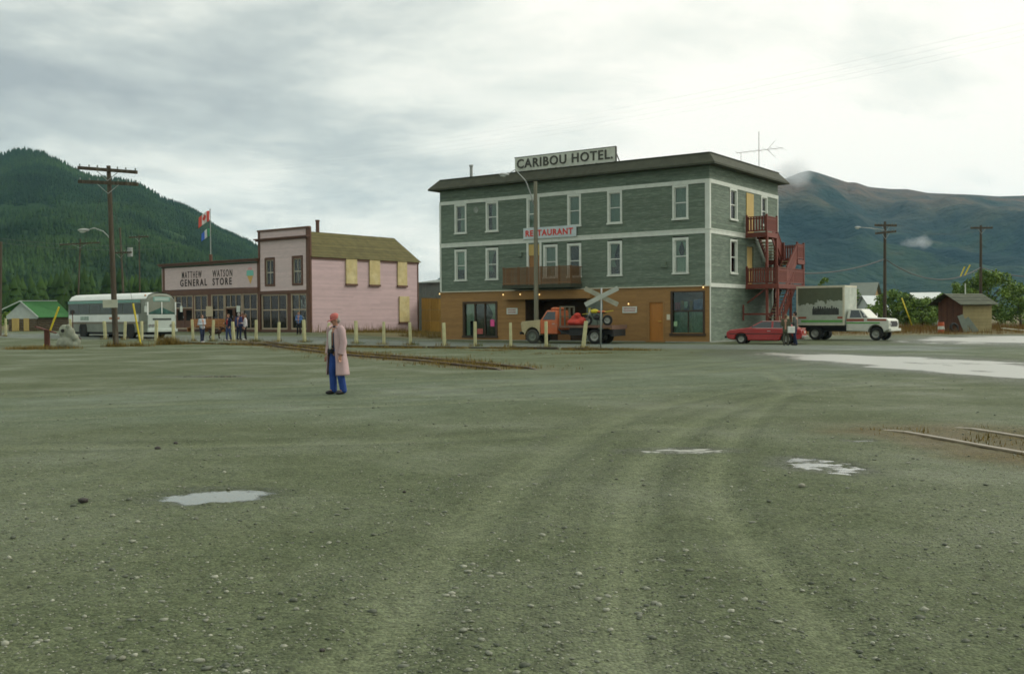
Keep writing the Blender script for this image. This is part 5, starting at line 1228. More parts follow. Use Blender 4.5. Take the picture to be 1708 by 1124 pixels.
# ------------------------------------------------------------------ white box truck
bt = thing('box_truck', 'white box truck with peeling green cargo box and red and green stripes', 'truck', (20.98, 66.82, 0), R(-38))
wht = pm('white_truck_paint', (0.60, 0.62, 0.53), 0.45, 0.08, 2, coat=0.2, col2=(0.45, 0.43, 0.34), c2pos=0.70, c2scale=3)
boxm = bpy.data.materials.new('peeling_box'); boxm.use_nodes = True
def peel(m):
    N = m.node_tree.nodes; L = m.node_tree.links; b = N['Principled BSDF']; b.inputs['Roughness'].default_value = 0.65
    tc = N.new('ShaderNodeTexCoord'); se = N.new('ShaderNodeSeparateXYZ'); L.new(tc.outputs['Object'], se.inputs[0])
    no = N.new('ShaderNodeTexNoise'); no.inputs['Scale'].default_value = 1.5; no.inputs['Detail'].default_value = 7; no.inputs['Roughness'].default_value = 0.6; L.new(tc.outputs['Object'], no.inputs['Vector'])
    mr = N.new('ShaderNodeMapRange'); mr.inputs['From Min'].default_value = 1.5; mr.inputs['From Max'].default_value = 3.1; mr.inputs['To Min'].default_value = -0.42; mr.inputs['To Max'].default_value = 0.30; L.new(se.outputs[2], mr.inputs['Value'])
    ad = N.new('ShaderNodeMath'); L.new(no.outputs['Fac'], ad.inputs[0]); L.new(mr.outputs[0], ad.inputs[1])
    st = N.new('ShaderNodeMapRange'); st.inputs['From Min'].default_value = 0.475; st.inputs['From Max'].default_value = 0.49; L.new(ad.outputs[0], st.inputs['Value'])
    mx = N.new('ShaderNodeMix'); mx.data_type = 'RGBA'; L.new(st.outputs[0], mx.inputs['Factor']); mx.inputs['A'].default_value = (0.40, 0.44, 0.36, 1); mx.inputs['B'].default_value = (0.095, 0.115, 0.065, 1)
    n2_ = N.new('ShaderNodeTexNoise'); n2_.inputs['Scale'].default_value = 5; L.new(tc.outputs['Object'], n2_.inputs['Vector']); mr2 = N.new('ShaderNodeMapRange'); mr2.inputs['To Min'].default_value = 0.8; mr2.inputs['To Max'].default_value = 1.2; L.new(n2_.outputs['Fac'], mr2.inputs['Value'])
    vs = N.new('ShaderNodeVectorMath'); vs.operation = 'SCALE'; L.new(mx.outputs['Result'], vs.inputs[0]); L.new(mr2.outputs[0], vs.inputs['Scale']); L.new(vs.outputs[0], b.inputs['Base Color'])
peel(boxm)
mb = MB(); mb.box(-2.1, 1.05, -1.08, 1.08, 0.95, 3.45); bx = mb.build('cargo_box', boxm, bt)
mb = MB()
for s in (-1, 1):
    y0, y1 = s * 1.075, s * 1.115
    mb.box(-2.12, 1.07, min(y0, y1), max(y0, y1), 3.36, 3.49); mb.box(-2.12, -2.03, min(y0, y1), max(y0, y1), 0.95, 3.36); mb.box(0.95, 1.07, min(y0, y1), max(y0, y1), 0.95, 3.36); mb.box(-2.03, 0.95, min(y0, y1), max(y0, y1), 0.95, 1.02)
mb.box(1.05, 1.09, -1.08, 1.08, 3.38, 3.49); mb.build('box_frame', cream_p, bx)
mb = MB(); mb.box(1.05, 1.075, -1.06, 1.06, 0.96, 3.38); mb.build('front_panel', pm('pale_panel', (0.40, 0.44, 0.37), 0.6, 0.15, 2, col2=(0.52, 0.54, 0.46), c2pos=0.58), bx)
stripe_r = pm('stripe_red', (0.30, 0.075, 0.040), 0.5, 0.1, 3); stripe_g = pm('stripe_green', (0.12, 0.36, 0.075), 0.5, 0.1, 3)
mb = MB(); mb.box(-2.0, -1.45, -1.09, -1.082, 1.38, 1.50); mb.box(0.6, 0.94, -1.09, -1.082, 1.38, 1.50); mb.build('red_stripe', stripe_r, bx)
mb = MB(); mb.box(-1.8, 0.94, -1.092, -1.082, 1.14, 1.28); mb.build('green_stripe', stripe_g, bx)
mb = MB(); mb.box(-1.05, 0.7, -1.095, -1.082, 1.62, 2.02)
for k in range(11): mb.box(-1.0 + k * 0.15, -0.91 + k * 0.15, -1.095, -1.083, 2.02, 2.02 + random.uniform(0.05, 0.18))
mb.build('dark_patch', pm('dark_graphic', (0.045, 0.050, 0.042), 0.6, 0.4, 5), bx)
mb = MB(); mb.box(-2.05, 3.3, -0.5, -0.35, 0.55, 0.85); mb.box(-2.05, 3.3, 0.35, 0.5, 0.55, 0.85); mb.box(-2.05, 1.0, -0.9, 0.9, 0.80, 0.95); mb.build('chassis', blackp, bt)
cabp = [(1.12, 0.58), (2.42, 0.56)] + [(2.98 - 0.50 * math.cos(math.pi * k / 8), 0.50 + 0.48 * math.sin(math.pi * k / 8)) for k in range(9)] + [(3.55, 0.60), (3.78, 0.66), (3.82, 0.95), (3.78, 1.26), (3.62, 1.36), (2.52, 1.42), (1.12, 1.40)]
side_prism(cabp, 1.92, wht, 'body', bt, 0.05)
cb = greenhouse((1.12, 2.58), (1.2, 2.02), 1.86, 1.56, 1.38, 1.98, wht, 'cab', bt, 0.06)
for s in (-1, 1):
    def cs(x, t, s=s): return (x, s * ((1.86 + (1.56 - 1.86) * t) / 2), 1.38 + 0.60 * t)
    for q in ([cs(2.10, 0.08), cs(1.34, 0.08), cs(1.38, 0.86), cs(1.88, 0.86)], [cs(2.46, 0.08), cs(2.18, 0.08), cs(1.95, 0.80), cs(2.04, 0.80)]): pane_on(cb, q if s > 0 else q[::-1], 0.004)
    mb = MB(); mb.box(1.28, 2.30, s * 0.963 - 0.005, s * 0.963 + 0.005, 0.66, 1.36); dr = mb.build('door', wht, bt); mb = MB(); mb.box(1.38, 1.55, s * 0.975 - 0.012, s * 0.975 + 0.012, 1.16, 1.20); mb.build('handle', chrome, dr)
    mb = MB(); mb.box(1.15, 2.26, s * 0.972 - 0.003, s * 0.972 + 0.003, 1.20, 1.36); mb.box(2.46, 3.66, s * 0.966 - 0.004, s * 0.966 + 0.004, 1.22, 1.345); mb.build('red_stripe', stripe_r, bt)
    mb = MB(); mb.box(1.15, 3.25, s * 0.974 - 0.003, s * 0.974 + 0.003, 1.05, 1.14); mb.build('green_stripe', stripe_g, bt)
    wheel(bt, 2.98, s * 0.82, 0.40, 0.24, side=s); wheel(bt, -0.92, s * 0.86, 0.42, 0.26, side=s); wheel(bt, -0.92, s * 0.56, 0.42, 0.24, side=s)
    mb = MB(); mb.tube([(3.80, s * 0.70, 1.02), (3.85, s * 0.70, 1.02)], 0.11, 12); mb.build('headlight', chrome, bt)
    mb = MB(); mb.tube([(2.35, s * 0.95, 1.45), (2.38, s * 1.18, 1.55)], 0.012, 5); mb.box(2.34, 2.38, s * 1.2 - 0.06, s * 1.2 + 0.06, 1.50, 1.72); mb.build('mirror', chrome, bt)
pane_on(cb, [(2.50, 0.80, 1.44), (2.50, -0.80, 1.44), (2.07, -0.70, 1.92), (2.07, 0.70, 1.92)], 0.006)
mb = MB(); mb.box(3.80, 3.95, -0.98, 0.98, 0.58, 0.74); mb.build('bumper', wht, bt, bevel=0.02); mb = MB(); mb.box(3.79, 3.83, -0.55, 0.55, 0.86, 1.20); mb.build('grille', blackp, bt)

# ------------------------------------------------------------------ orange flatbed truck, heading left
ot = thing('flatbed_truck', 'old flatbed truck with orange cab and cream bonnet', 'truck', (3.55, 62.55, 0), R(180 - 29))
orng = pm('orange_cab_paint', (0.52, 0.130, 0.042), 0.5, 0.12, 2, col2=(0.38, 0.16, 0.085), c2pos=0.6, c2scale=3); tanp = pm('cream_bonnet_paint', (0.42, 0.36, 0.20), 0.55, 0.14, 2, col2=(0.30, 0.24, 0.13), c2pos=0.62)
bon = [(1.62, 0.62), (1.64, 0.55)] + [(2.15 - 0.50 * math.cos(math.pi * k / 8), 0.50 + 0.50 * math.sin(math.pi * k / 8)) for k in range(9)] + [(2.72, 0.62), (2.86, 0.72), (2.94, 1.20), (2.86, 1.34), (1.60, 1.44)]
side_prism(bon, 1.80, tanp, 'bonnet', ot, 0.05)
side_prism([(0.42, 0.58), (1.58, 0.58), (1.60, 1.42), (0.42, 1.42)], 1.82, orng, 'cab_body', ot, 0.04)
cb = greenhouse((0.42, 1.62), (0.50, 1.22), 1.76, 1.50, 1.40, 2.02, orng, 'cab', ot, 0.07)
for s in (-1, 1):
    def cs(x, t, s=s): return (x, s * ((1.76 + (1.50 - 1.76) * t) / 2), 1.40 + 0.62 * t)
    q = [cs(1.44, 0.06), cs(0.58, 0.06), cs(0.62, 0.84), cs(1.16, 0.84)]; pane_on(cb, q if s > 0 else q[::-1], 0.004)
    mb = MB(); mb.box(0.52, 1.52, s * 0.913 - 0.004, s * 0.913 + 0.004, 0.66, 1.38); dr = mb.build('door', orng, ot); mb = MB(); mb.box(0.6, 0.78, s * 0.925 - 0.012, s * 0.925 + 0.012, 1.18, 1.22); mb.build('handle', chrome, dr)
    wheel(ot, 2.15, s * 0.78, 0.43, 0.24, pm('green_grey_rim', (0.13, 0.15, 0.11), 0.6, 0.2, 4), s, pm('dusty_tyre', (0.060, 0.062, 0.048), 0.85, 0.2, 5)); wheel(ot, -2.05, s * 0.86, 0.44, 0.26, side=s); wheel(ot, -2.05, s * 0.55, 0.44, 0.24, side=s)
    mb = MB(); mb.tube([(2.88, s * 0.66, 1.05), (2.95, s * 0.66, 1.05)], 0.12, 12); mb.build('headlight', chrome, ot)
pane_on(cb, [(1.56, 0.76, 1.46), (1.56, -0.76, 1.46), (1.26, -0.66, 1.97), (1.26, 0.66, 1.97)], 0.006)
mb = MB(); mb.box(2.90, 3.02, -0.92, 0.92, 0.55, 0.72); mb.build('bumper', blackp, ot, bevel=0.02); mb = MB(); mb.box(2.88, 2.95, -0.50, 0.50, 0.82, 1.22); mb.build('grille', white_p, ot)
mb = MB(); mb.box(-3.1, 2.6, -0.48, -0.33, 0.55, 0.82); mb.box(-3.1, 2.6, 0.33, 0.48, 0.55, 0.82); mb.build('chassis', blackp, ot)
mb = MB()
for k in range(13): mb.box(-3.2 + k * 0.26, -3.2 + k * 0.26 + 0.25, -1.08, 1.08, 1.02, 1.08)
mb.build('bed_planks', pm('bed_wood', (0.10, 0.075, 0.05), 0.8, 0.2, 3, rnd=0.2), ot)
mb = MB(); mb.box(-3.22, 0.22, -1.12, -1.06, 0.96, 1.10); mb.box(-3.22, 0.22, 1.06, 1.12, 0.96, 1.10); mb.box(-3.26, -3.2, -1.12, 1.12, 0.86, 1.10); mb.build('bed_frame', pm('bed_rust', (0.16, 0.09, 0.06), 0.7, 0.2, 3), ot)
mb = MB()
for y in (-0.95, -0.32, 0.32, 0.95): mb.box(0.16, 0.24, y - 0.04, y + 0.04, 1.08, 2.25)
mb.box(0.17, 0.23, -0.99, 0.99, 2.18, 2.26); mb.box(0.17, 0.23, -0.99, 0.99, 1.6, 1.66); mb.build('headboard', pm('rack_grey', (0.16, 0.16, 0.11), 0.6, 0.2, 3), ot)
mb = MB(); mb.tube([(0.3, 0.96, 0.9), (0.12, 1.0, 0.7), (-0.3, 0.95, 0.62)], 0.06, 8); mb.box(-1.45, -0.4, 0.55, 0.95, 0.5, 0.95); mb.box(-1.45, -0.4, -0.95, -0.55, 0.5, 0.95); mb.build('side_tank', blackp, ot)
mb = MB(); mb.box(-3.1, -1.2, 0.50, 1.05, 0.95, 1.0); mb.box(-3.25, -3.1, -0.9, 0.9, 0.45, 0.9); mb.build('mud_flap', blackp, ot)
# load: red canvas bundle, yellow motorbike, roof bundle
def lumps(name, loc, spec, mat, lab, cat, rz=0):
    mb = MB()
    for c, r in spec: mb.ell(c, r, 12, 8)
    o = put(name, remesh(mb, 0.05, mat, name, 3), None, loc, (0, 0, rz)); return tag(o, lab, cat)
redc = pm('red_canvas', (0.48, 0.050, 0.030), 0.7, 0.2, 3)
mw = Matrix.Translation((3.55, 62.55, 0)) @ Matrix.Rotation(R(180 - 29), 4, 'Z')
lumps('canvas_bundle', mw @ Vector((-0.75, 0.35, 1.08)), [((0, 0, 0.18), (0.55, 0.55, 0.22)), ((-0.2, 0.1, 0.42), (0.36, 0.4, 0.24)), ((-0.42, 0, 0.2), (0.3, 0.45, 0.22)), ((0.3, -0.1, 0.3), (0.26, 0.35, 0.22)), ((-0.05, -0.1, 0.62), (0.22, 0.26, 0.16))], redc, 'heap of red canvas bags on the flatbed truck', 'bag', R(-29))
lumps('roof_bundle', mw @ Vector((0.85, 0.0, 2.04)), [((-0.2, 0, 0.05), (0.2, 0.6, 0.11)), ((0.14, 0, 0.05), (0.17, 0.6, 0.12))], orng, 'lumpy orange roll lying on the orange cab roof', 'bundle', R(180 - 29))
mo = thing('motorbike', 'yellow motorbike standing on the flatbed truck', 'motorbike', mw @ Vector((-2.05, 0.45, 1.08)), R(180 - 29))
yel = pm('yellow_plastic', (0.62, 0.52, 0.04), 0.4, 0.08, 3); 
for x in (0.68, -0.62): wheel(mo, x, 0, 0.31, 0.10, side=1)
mb = MB(); mb.tube([(0.68, 0.09, 0.31), (0.46, 0.09, 0.95)], 0.03, 8); mb.tube([(0.68, -0.09, 0.31), (0.46, -0.09, 0.95)], 0.03, 8); mb.build('fork', chrome, mo, True)
mb = MB(); mb.tube([(0.44, 0, 0.86), (0.25, 0, 0.38), (-0.1, 0, 0.34), (-0.62, 0, 0.31)], 0.035, 8); mb.tube([(0.44, 0, 0.86), (-0.2, 0, 0.72), (-0.55, 0, 0.75)], 0.03, 8); mb.ell((0.08, 0, 0.48), (0.2, 0.13, 0.17)); mb.build('frame', blackp, mo, True)
mb = MB(); mb.ell((0.22, 0, 0.86), (0.27, 0.14, 0.13)); mb.build('tank', yel, mo, True); mb = MB(); mb.ell((-0.22, 0, 0.82), (0.34, 0.12, 0.07)); mb.build('seat', orng, mo, True)
mb = MB(); mb.beam((-0.45, 0, 0.80), (-0.98, 0, 0.88), 0.15, 0.04); mb.beam((0.55, 0, 0.72), (1.0, 0, 0.68), 0.14, 0.03); mb.box(0.50, 0.56, -0.12, 0.12, 0.78, 1.05); mb.build('mudguard', yel, mo, bevel=0.012)
mb = MB(); mb.tube([(0.36, 0.38, 1.06), (0.44, 0.12, 1.0), (0.44, -0.12, 1.0), (0.36, -0.38, 1.06)], 0.018, 6); mb.build('handlebar', blackp, mo, True)
mb = MB(); mb.tube([(0, 0.1, 0.4), (0.15, -0.25, 0.0)], 0.015, 6); mb.build('side_stand', blackp, mo)

# ------------------------------------------------------------------ coach (local +x is the nose)
bus = thing('coach_bus', 'white and grey-green coach bus standing in front of the store', 'bus', (-28.75, 75.45, 0.30), R(-38.7)); bus.scale = (1, 1, 1.05)
bw = pm('bus_white', (0.70, 0.74, 0.68), 0.4, 0.06, 1.5, coat=0.2); bg = pm('bus_aluminium', (0.20, 0.22, 0.17), 0.5, 0.15, 1.5, metal=0.2); bteal = pm('bus_teal', (0.17, 0.34, 0.28), 0.45, 0.08, 2)
bfront = pm('bus_front_grey', (0.44, 0.50, 0.44), 0.45, 0.08, 2)
BL, BW_ = 5.35, 1.22
prof = [(-1.22, 0.42), (-1.22, 1.05), (-1.22, 1.62), (-1.18, 2.45), (-1.10, 2.62), (-0.90, 2.88), (-0.55, 3.02), (0, 3.06), (0.55, 3.02), (0.90, 2.88), (1.10, 2.62), (1.18, 2.45), (1.22, 1.62), (1.22, 1.05), (1.22, 0.42)]
def bring(x, k, zk=1.0): return [(x, y * k, 0.42 + (z - 0.42) * zk) for y, z in prof]
mb = MB(); mb.loft([bring(-BL, 0.93, 0.965), bring(-BL + 0.18, 1.0), bring(BL - 0.55, 1.0), bring(BL - 0.16, 0.985, 0.975), bring(BL, 0.93, 0.93)])
body_b = mb.build('body', bg, bus, True, 30)
mb = MB(); rp = [(y * 1.012, z + 0.012) for y, z in prof[4:11]]
mb.loft([[(x, y * k, z) for y, z in rp] for x, k in ((-BL + 0.05, 0.97), (-BL + 0.25, 1), (BL - 0.6, 1), (BL - 0.2, 0.97))], False, False); mb.build('roof', bw, bus, True, 40)
for s in (-1, 1):
    sg_ = 'near' if s < 0 else 'far'
    mb = MB(); mb.box(-BL + 0.1, BL - 0.75, s * 1.195 - 0.02, s * 1.195 + 0.02, 2.40, 2.58); mb.build('gutter', bteal, bus)
    mb = MB(); mb.box(-BL + 0.25, BL - 0.95, s * 1.225 - 0.012, s * 1.225 + 0.012, 1.12, 1.60); mb.build('side_panel', bw, bus)
    mb = MB(); mb.box(-BL + 0.15, BL - 0.2, s * 1.228 - 0.014, s * 1.228 + 0.014, 0.98, 1.09); mb.build('rub_rail', pm('rub_brown', (0.20, 0.17, 0.12), 0.6, 0.1, 2), bus)
    n = 6; x0, x1 = -BL + 0.2, BL - 1.55; w_ = (x1 - x0) / n
    for k in range(n):
        mb = MB(); a = x0 + k * w_; mb.add([(a + 0.03 + 0.12, s * 1.232, 1.66), (a + w_ - 0.03 + 0.12, s * 1.232, 1.66), (a + w_ - 0.03, s * 1.205, 2.36), (a + 0.03, s * 1.205, 2.36)] + [(a + 0.15, s * 1.20, 1.66), (a + w_ + 0.09, s * 1.20, 1.66), (a + w_ - 0.03, s * 1.17, 2.36), (a + 0.03, s * 1.17, 2.36)], [(0, 1, 2, 3), (7, 6, 5, 4), (0, 4, 5, 1), (1, 5, 6, 2), (2, 6, 7, 3), (3, 7, 4, 0)]); mb.build('side_window', pm('bus_dark_glass', (0.035, 0.055, 0.044), 0.15, 0.3, 1, spec=0.3), bus)
    mb = MB(); mb.box(BL - 1.38, BL - 0.68, s * 1.225 - 0.012, s * 1.225 + 0.012, 1.68, 2.34); mb.build('side_window', MATS['bus_dark_glass'], bus)
    for x in (BL - 2.0, -BL + 2.3):
        mb = MB(); mb.tube([(x, s * 1.02, 0.55), (x, s * 1.236, 0.55)], 0.57, 20); mb.build('wheel_arch', pm('arch_dark', (0.03, 0.03, 0.025), 0.9, 0.1, 3), bus); wheel(bus, x, s * 1.10, 0.48, 0.30, side=s)
mb = MB(); mb.box(-BL + 0.3, BL - 0.3, -1.1, 1.1, 0.25, 0.45); mb.build('underbody', blackp, bus)
def fr(y, z, o=0.0):
    t = (z - 0.42) / 2.64; return (BL + 0.015 + o - (0.05 + 0.0 * t) * (abs(y) / 1.2) ** 2 - (0.30 * max(0, (z - 1.65)) / 1.0) * 0.35, y, z)
for a, b in ((-1.06, -0.03), (0.03, 1.06)):
    mb = MB(); P_ = [(a, 1.62), (b, 1.62), (b, 2.36), (a, 2.36)]; mb.add([fr(y, z, 0.03) for y, z in P_] + [fr(y, z, -0.08) for y, z in P_], [(0, 1, 2, 3), (7, 6, 5, 4), (0, 4, 5, 1), (1, 5, 6, 2), (2, 6, 7, 3), (3, 7, 4, 0)]); mb.build('windscreen', pm('screen_glass', (0.050, 0.110, 0.090), 0.12, 0.6, 1.5, spec=0.4), bus)
mb = MB(); mb.box(BL - 0.12, BL + 0.03, -1.10, 1.10, 0.45, 1.58); mb.build('front_panel', bfront, bus, bevel=0.03)
mb = MB(); mb.box(BL - 0.35, BL + 0.02, -0.66, 0.66, 2.44, 2.76); dst = mb.build('destination_box', bteal, bus, bevel=0.04); mb = MB(); mb.box(BL + 0.02, BL + 0.03, -0.55, 0.55, 2.50, 2.70); mb.build('sign_glass', pm('pale_sign_glass', (0.36, 0.46, 0.40), 0.3, 0.1, 2), dst)
mb = MB(); mb.box(BL + 0.03, BL + 0.05, -0.72, 0.72, 1.22, 1.34); mb.build('badge', pm('badge_dark', (0.05, 0.06, 0.05), 0.5, 0.4, 14), bus)
mb = MB(); mb.box(BL + 0.0, BL + 0.16, -1.16, 1.16, 0.42, 0.62); mb.build('bumper', bfront, bus, bevel=0.03)
for s in (-1, 1):
    for q in (0.0, 0.24):
        mb = MB(); mb.tube([(BL + 0.02, s * (0.95 - q), 0.86), (BL + 0.07, s * (0.95 - q), 0.86)], 0.10, 12); mb.build('headlight', chrome, bus, True, 40)
    mb = MB(); mb.tube([(BL - 0.1, s * 1.15, 2.4), (BL + 0.25, s * 1.38, 2.35), (BL + 0.25, s * 1.40, 2.1)], 0.018, 6); mb.box(BL + 0.22, BL + 0.27, s * 1.40 - 0.09, s * 1.40 + 0.09, 1.75, 2.15); mb.build('mirror', bfront, bus)
    mb = MB(); mb.box(BL - 0.02, BL + 0.035, s * 1.09 - 0.05, s * 1.09 + 0.05, 1.55, 2.42); mb.build('pillar', bw, bus)
    mb = MB(); mb.ell((BL - 0.5, s * 0.95, 2.86), (0.09, 0.06, 0.06)); mb.build('marker_light', pm('amber', (0.5, 0.2, 0.05), 0.4, 0, 2), bus)
mb = MB(); mb.box(BL - 0.06, BL + 0.034, -0.035, 0.035, 1.6, 2.42); mb.build('pillar', bw, bus)
mb = MB(); mb.box(0.6, 2.0, -1.243, -1.238, 1.28, 1.44); mb.build('emblem', pm('faded_orange', (0.42, 0.20, 0.10), 0.6, 0.3, 6), bus)
mb = MB(); mb.box(-3.4, -2.2, -1.243, -1.238, 1.22, 1.50); mb.build('emblem', pm('faded_green', (0.30, 0.38, 0.31), 0.6, 0.3, 6), bus)

# ================================================================== POLES, WIRES
pole_m = pm('weathered_pole', (0.060, 0.046, 0.028), 0.8, 0.25, 2, stretch=(4, 4, 0.3), bump=0.3, col2=(0.13, 0.115, 0.080), c2pos=0.60)
ins_m = pm('insulator', (0.20, 0.24, 0.22), 0.25, 0.1, 3); lampm = pm('lamp_grey', (0.36, 0.38, 0.36), 0.45, 0.1, 3); yel_g = pm('yellow_guard', (0.62, 0.50, 0.03), 0.5, 0.1, 3)
wire_m = pm('dark_wire', (0.05, 0.05, 0.05), 0.6, 0.1, 3)
def catenary(a, b, sag, n=16):
    a = Vector(a); b = Vector(b); return [a.lerp(b, i / n) - Vector((0, 0, sag * 4 * (i / n) * (1 - i / n))) for i in range(n + 1)]
def utility_pole(base, top, lab, arms, r=0.15, lamp=None, group='wooden utility poles', pmat=None):
    """arms: list of (height fraction-z, half length, direction angle, tilt)"""
    t = thing('utility_pole', lab, 'utility pole', base, 0, group); b = Vector(base); tp = Vector(top) - b
    mb = MB(); mb.tube([(0, 0, -0.3), tp * 0.5, tp], [r, r * 0.86, r * 0.70], 12); mb.build('pole', pmat or pole_m, t, True, 50)
    for z, hl, ang, tilt in arms:
        c = tp * (z / tp.z); d = Vector((math.cos(ang), math.sin(ang), tilt)); off = Vector((math.sin(ang), -math.cos(ang), 0)) * (r * 0.85)
        mb = MB(); mb.beam(c + off - d * hl, c + off + d * hl, 0.14, 0.19); a = mb.build('crossarm', pole_m, t)
        mb = MB()
        for s in (-1, 1): mb.beam(c + off * 1.3 + d * (s * hl * 0.42), c + off * 1.1 - Vector((0, 0, 0.62)), 0.02, 0.035)
        mb.build('brace', metal_g, t)
        for q in (-0.94, -0.62, -0.34, 0.34, 0.62, 0.94):
            mb = MB(); p = c + off + d * (hl * q); mb.tube([p + Vector((0, 0, 0.06)), p + Vector((0, 0, 0.13))], 0.015, 6); mb.tube([p + Vector((0, 0, 0.12)), p + Vector((0, 0, 0.17)), p + Vector((0, 0, 0.24))], [0.045, 0.05, 0.028], 8); mb.build('insulator', ins_m, a, True, 50)
    if lamp:
        z0, end, bow = lamp; c = tp * (z0 / tp.z); e_ = Vector(end) - b
        mid1 = c.lerp(e_, 0.35) + Vector((0, 0, bow)); mid2 = c.lerp(e_, 0.72) + Vector((0, 0, bow * 0.85))
        mb = MB(); mb.tube([c, c.lerp(mid1, 0.5) + Vector((0, 0, bow * 0.15)), mid1, mid2, e_], 0.035, 8); la = mb.build('lamp_arm', lampm, t, True)
        d = (e_ - c); d.z = 0; d.normalize(); a_ = math.atan2(d.y, d.x); R3 = Matrix.Rotation(a_, 3, 'Z')
        mb = MB(); mb.ell(e_ + d * 0.22, (0.36, 0.15, 0.10), 14, 8, R3); mb.build('lamp_head', lampm, la, True); mb = MB(); mb.ell(e_ + d * 0.28 - Vector((0, 0, 0.08)), (0.2, 0.11, 0.08), 12, 6, R3); mb.build('lamp_glass', pm('lamp_lens', (0.62, 0.66, 0.62), 0.3, 0.05, 3), la, True)
    return t
mp_b, mp_t = (-22.95, 59.5, 0.04), at(181, 277, 60.0)
mpole = utility_pole(mp_b, mp_t, 'tall near pole with two crossarms and a street lamp', [(mp_t.z - 0.30, 1.80, R(-6), -0.095), (mp_t.z - 1.05, 1.78, R(-4), -0.06)], 0.17, (6.15, at(146, 384, 59.8), 0.35))
mb = MB(); p_ = at(182, 506.5, 59.0); mb.box(p_.x - 0.42, p_.x + 0.42, p_.y + 0.14, p_.y + 0.17, p_.z - 0.23, p_.z + 0.23)
tag(mb.build('pole_notice', pm('pale_board', (0.46, 0.47, 0.36), 0.7, 0.1, 3)), 'pale blank notice board nailed to the tall near pole', 'sign')
for anc, lab in (((-27.55, 60.4, 0.05), 'yellow guy wire guard standing left of the tall pole'), ((-21.75, 60.2, 0.05), 'yellow guy wire guard standing right of the tall pole')):
    a = Vector(anc); b = Vector(mp_t) - Vector((0, 0, 0.6)); g_ = thing('guy_wire', lab, 'guy wire', anc, 0, 'yellow guarded guy wires'); d = (b - a)
    mb = MB(); mb.tube([Vector((0, 0, -0.1)), d], 0.009, 5); mb.build('wire', wire_m, g_); d.normalize()
    mb = MB(); mb.tube([d * 0.05, d * 2.55], 0.055, 8); mb.build('guard', yel_g, g_, True, 50)
lp = (1.56, 65.3, 0); lt = at(893, 303, 65.3)
lpole = utility_pole(lp, lt, 'bare wooden pole with curved street lamp in front of the hotel', [], 0.16, (8.25, at(846, 291.5, 64.6), 1.15), pmat=pm('grey_pole', (0.185, 0.180, 0.125), 0.8, 0.2, 2, stretch=(4, 4, 0.3), bump=0.3))
pr1 = utility_pole((34.7, 95.6, 0), at(1476, 370, 95.6), 'double crossarm pole behind the white box truck', [(9.85, 1.05, R(5), -0.01), (9.2, 1.0, R(5), 0.10)], 0.17, (9.4, at(1434, 379.5, 94.5), 0.05))
pr2 = utility_pole((50.2, 110, 0), at(1636, 376, 110), 'single crossarm pole rising behind the brown shed', [(10.75, 1.2, R(3), 0.0)], 0.17)
pl0 = utility_pole((-40.2, 80.5, 0.4), at(1, 403, 80.5), 'dark pole cut off by the photo edge', [], 0.17)
pl1 = utility_pole((-45.2, 120, 0.4), at(200, 380, 120), 'thin far pole with a transformer above the bus', [(9.0, 1.6, R(-20), 0.0)], 0.14)
mb = MB(); mb.tube([(0.75, -0.1, 8.55), (0.75, -0.1, 9.6)], 0.3, 12); mb.build('transformer', metal_g, pl1, True, 40)
pl2 = utility_pole((-63.5, 150, 0.4), at(134, 398, 150), 'faint far pole with one wide crossarm', [(12.3, 3.4, R(-15), 0.02)], 0.13)
pl3 = utility_pole((-54.3, 150, 0.4), at(232, 392, 150), 'faint slender far pole nearest the store roof', [(13.2, 1.6, R(-15), 0.02)], 0.11)
def wire(a, b, sag, r, lab, grp='overhead wires'):
    mb = MB(); mb.tube(catenary(a, b, sag), r, 5, False); tag(mb.build('overhead_wire', wire_m), lab, 'wire', grp)
for q, nm in ((-1.7, 'lowest'), (-0.6, 'second lowest'), (0.6, 'second highest'), (1.7, 'highest')):
    wire((mp_t.x + q, 60, mp_t.z - 0.25 - q * 0.09), (30 + q * 0.6, 8 + q, 10.4 + q * 0.25), 2.2, 0.0010, nm + ' of the thin wires crossing the sky from the tall near pole')
wire(at(1476, 432, 95.6), at(1636, 446, 110), 1.6, 0.05, 'thick sagging cable between the two right-hand poles')
wire(at(1310, 455, 84), at(1476, 432, 95.6), 0.5, 0.05, 'thick cable running from the hotel to the double crossarm pole'); wire(at(1636, 446, 110), at(1800, 455, 122), 0.8, 0.05, 'thick cable leaving the single crossarm pole')
for q, nm in ((-0.9, 'nearer'), (0.9, 'farther')): wire(at(1476, 373, 95.6) + Vector((q, 0, 0)), at(1636, 379, 110) + Vector((q, 0, 0)), 0.9, 0.008, nm + ' thin wire between the two far crossarms')
for z, nm in ((392, 'upper'), (399, 'lower')): wire(at(1, z + 6, 80.5), at(300, z + 12, 118), 0.5, 0.010, nm + ' pale wire strung above the coach bus')
g_ = thing('wire_marker', 'pair of yellow wire marker tubes hanging before the trees', 'marker', (0, 0, 0))
for (a, b) in (((1602, 461), (1609, 445)), ((1609, 459.5), (1618, 442))):
    mb = MB(); mb.tube([at(a[0], a[1], 100), at(b[0], b[1], 100)], 0.06, 6); mb.build('marker_tube', yel_g, g_)
a = at(1521, 535, 92); b = at(1504, 497, 92); g_ = thing('guy_wire', 'yellow guy wire guard leaning behind the truck bonnet', 'guy wire', a, 0, 'yellow guarded guy wires'); mb = MB(); mb.tube([(0, 0, -0.4), b - a], 0.06, 8); mb.build('guard', yel_g, g_, True); mb = MB(); mb.tube([b - a, at(1478, 440, 95) - a], 0.01, 5); mb.build('wire', wire_m, g_)

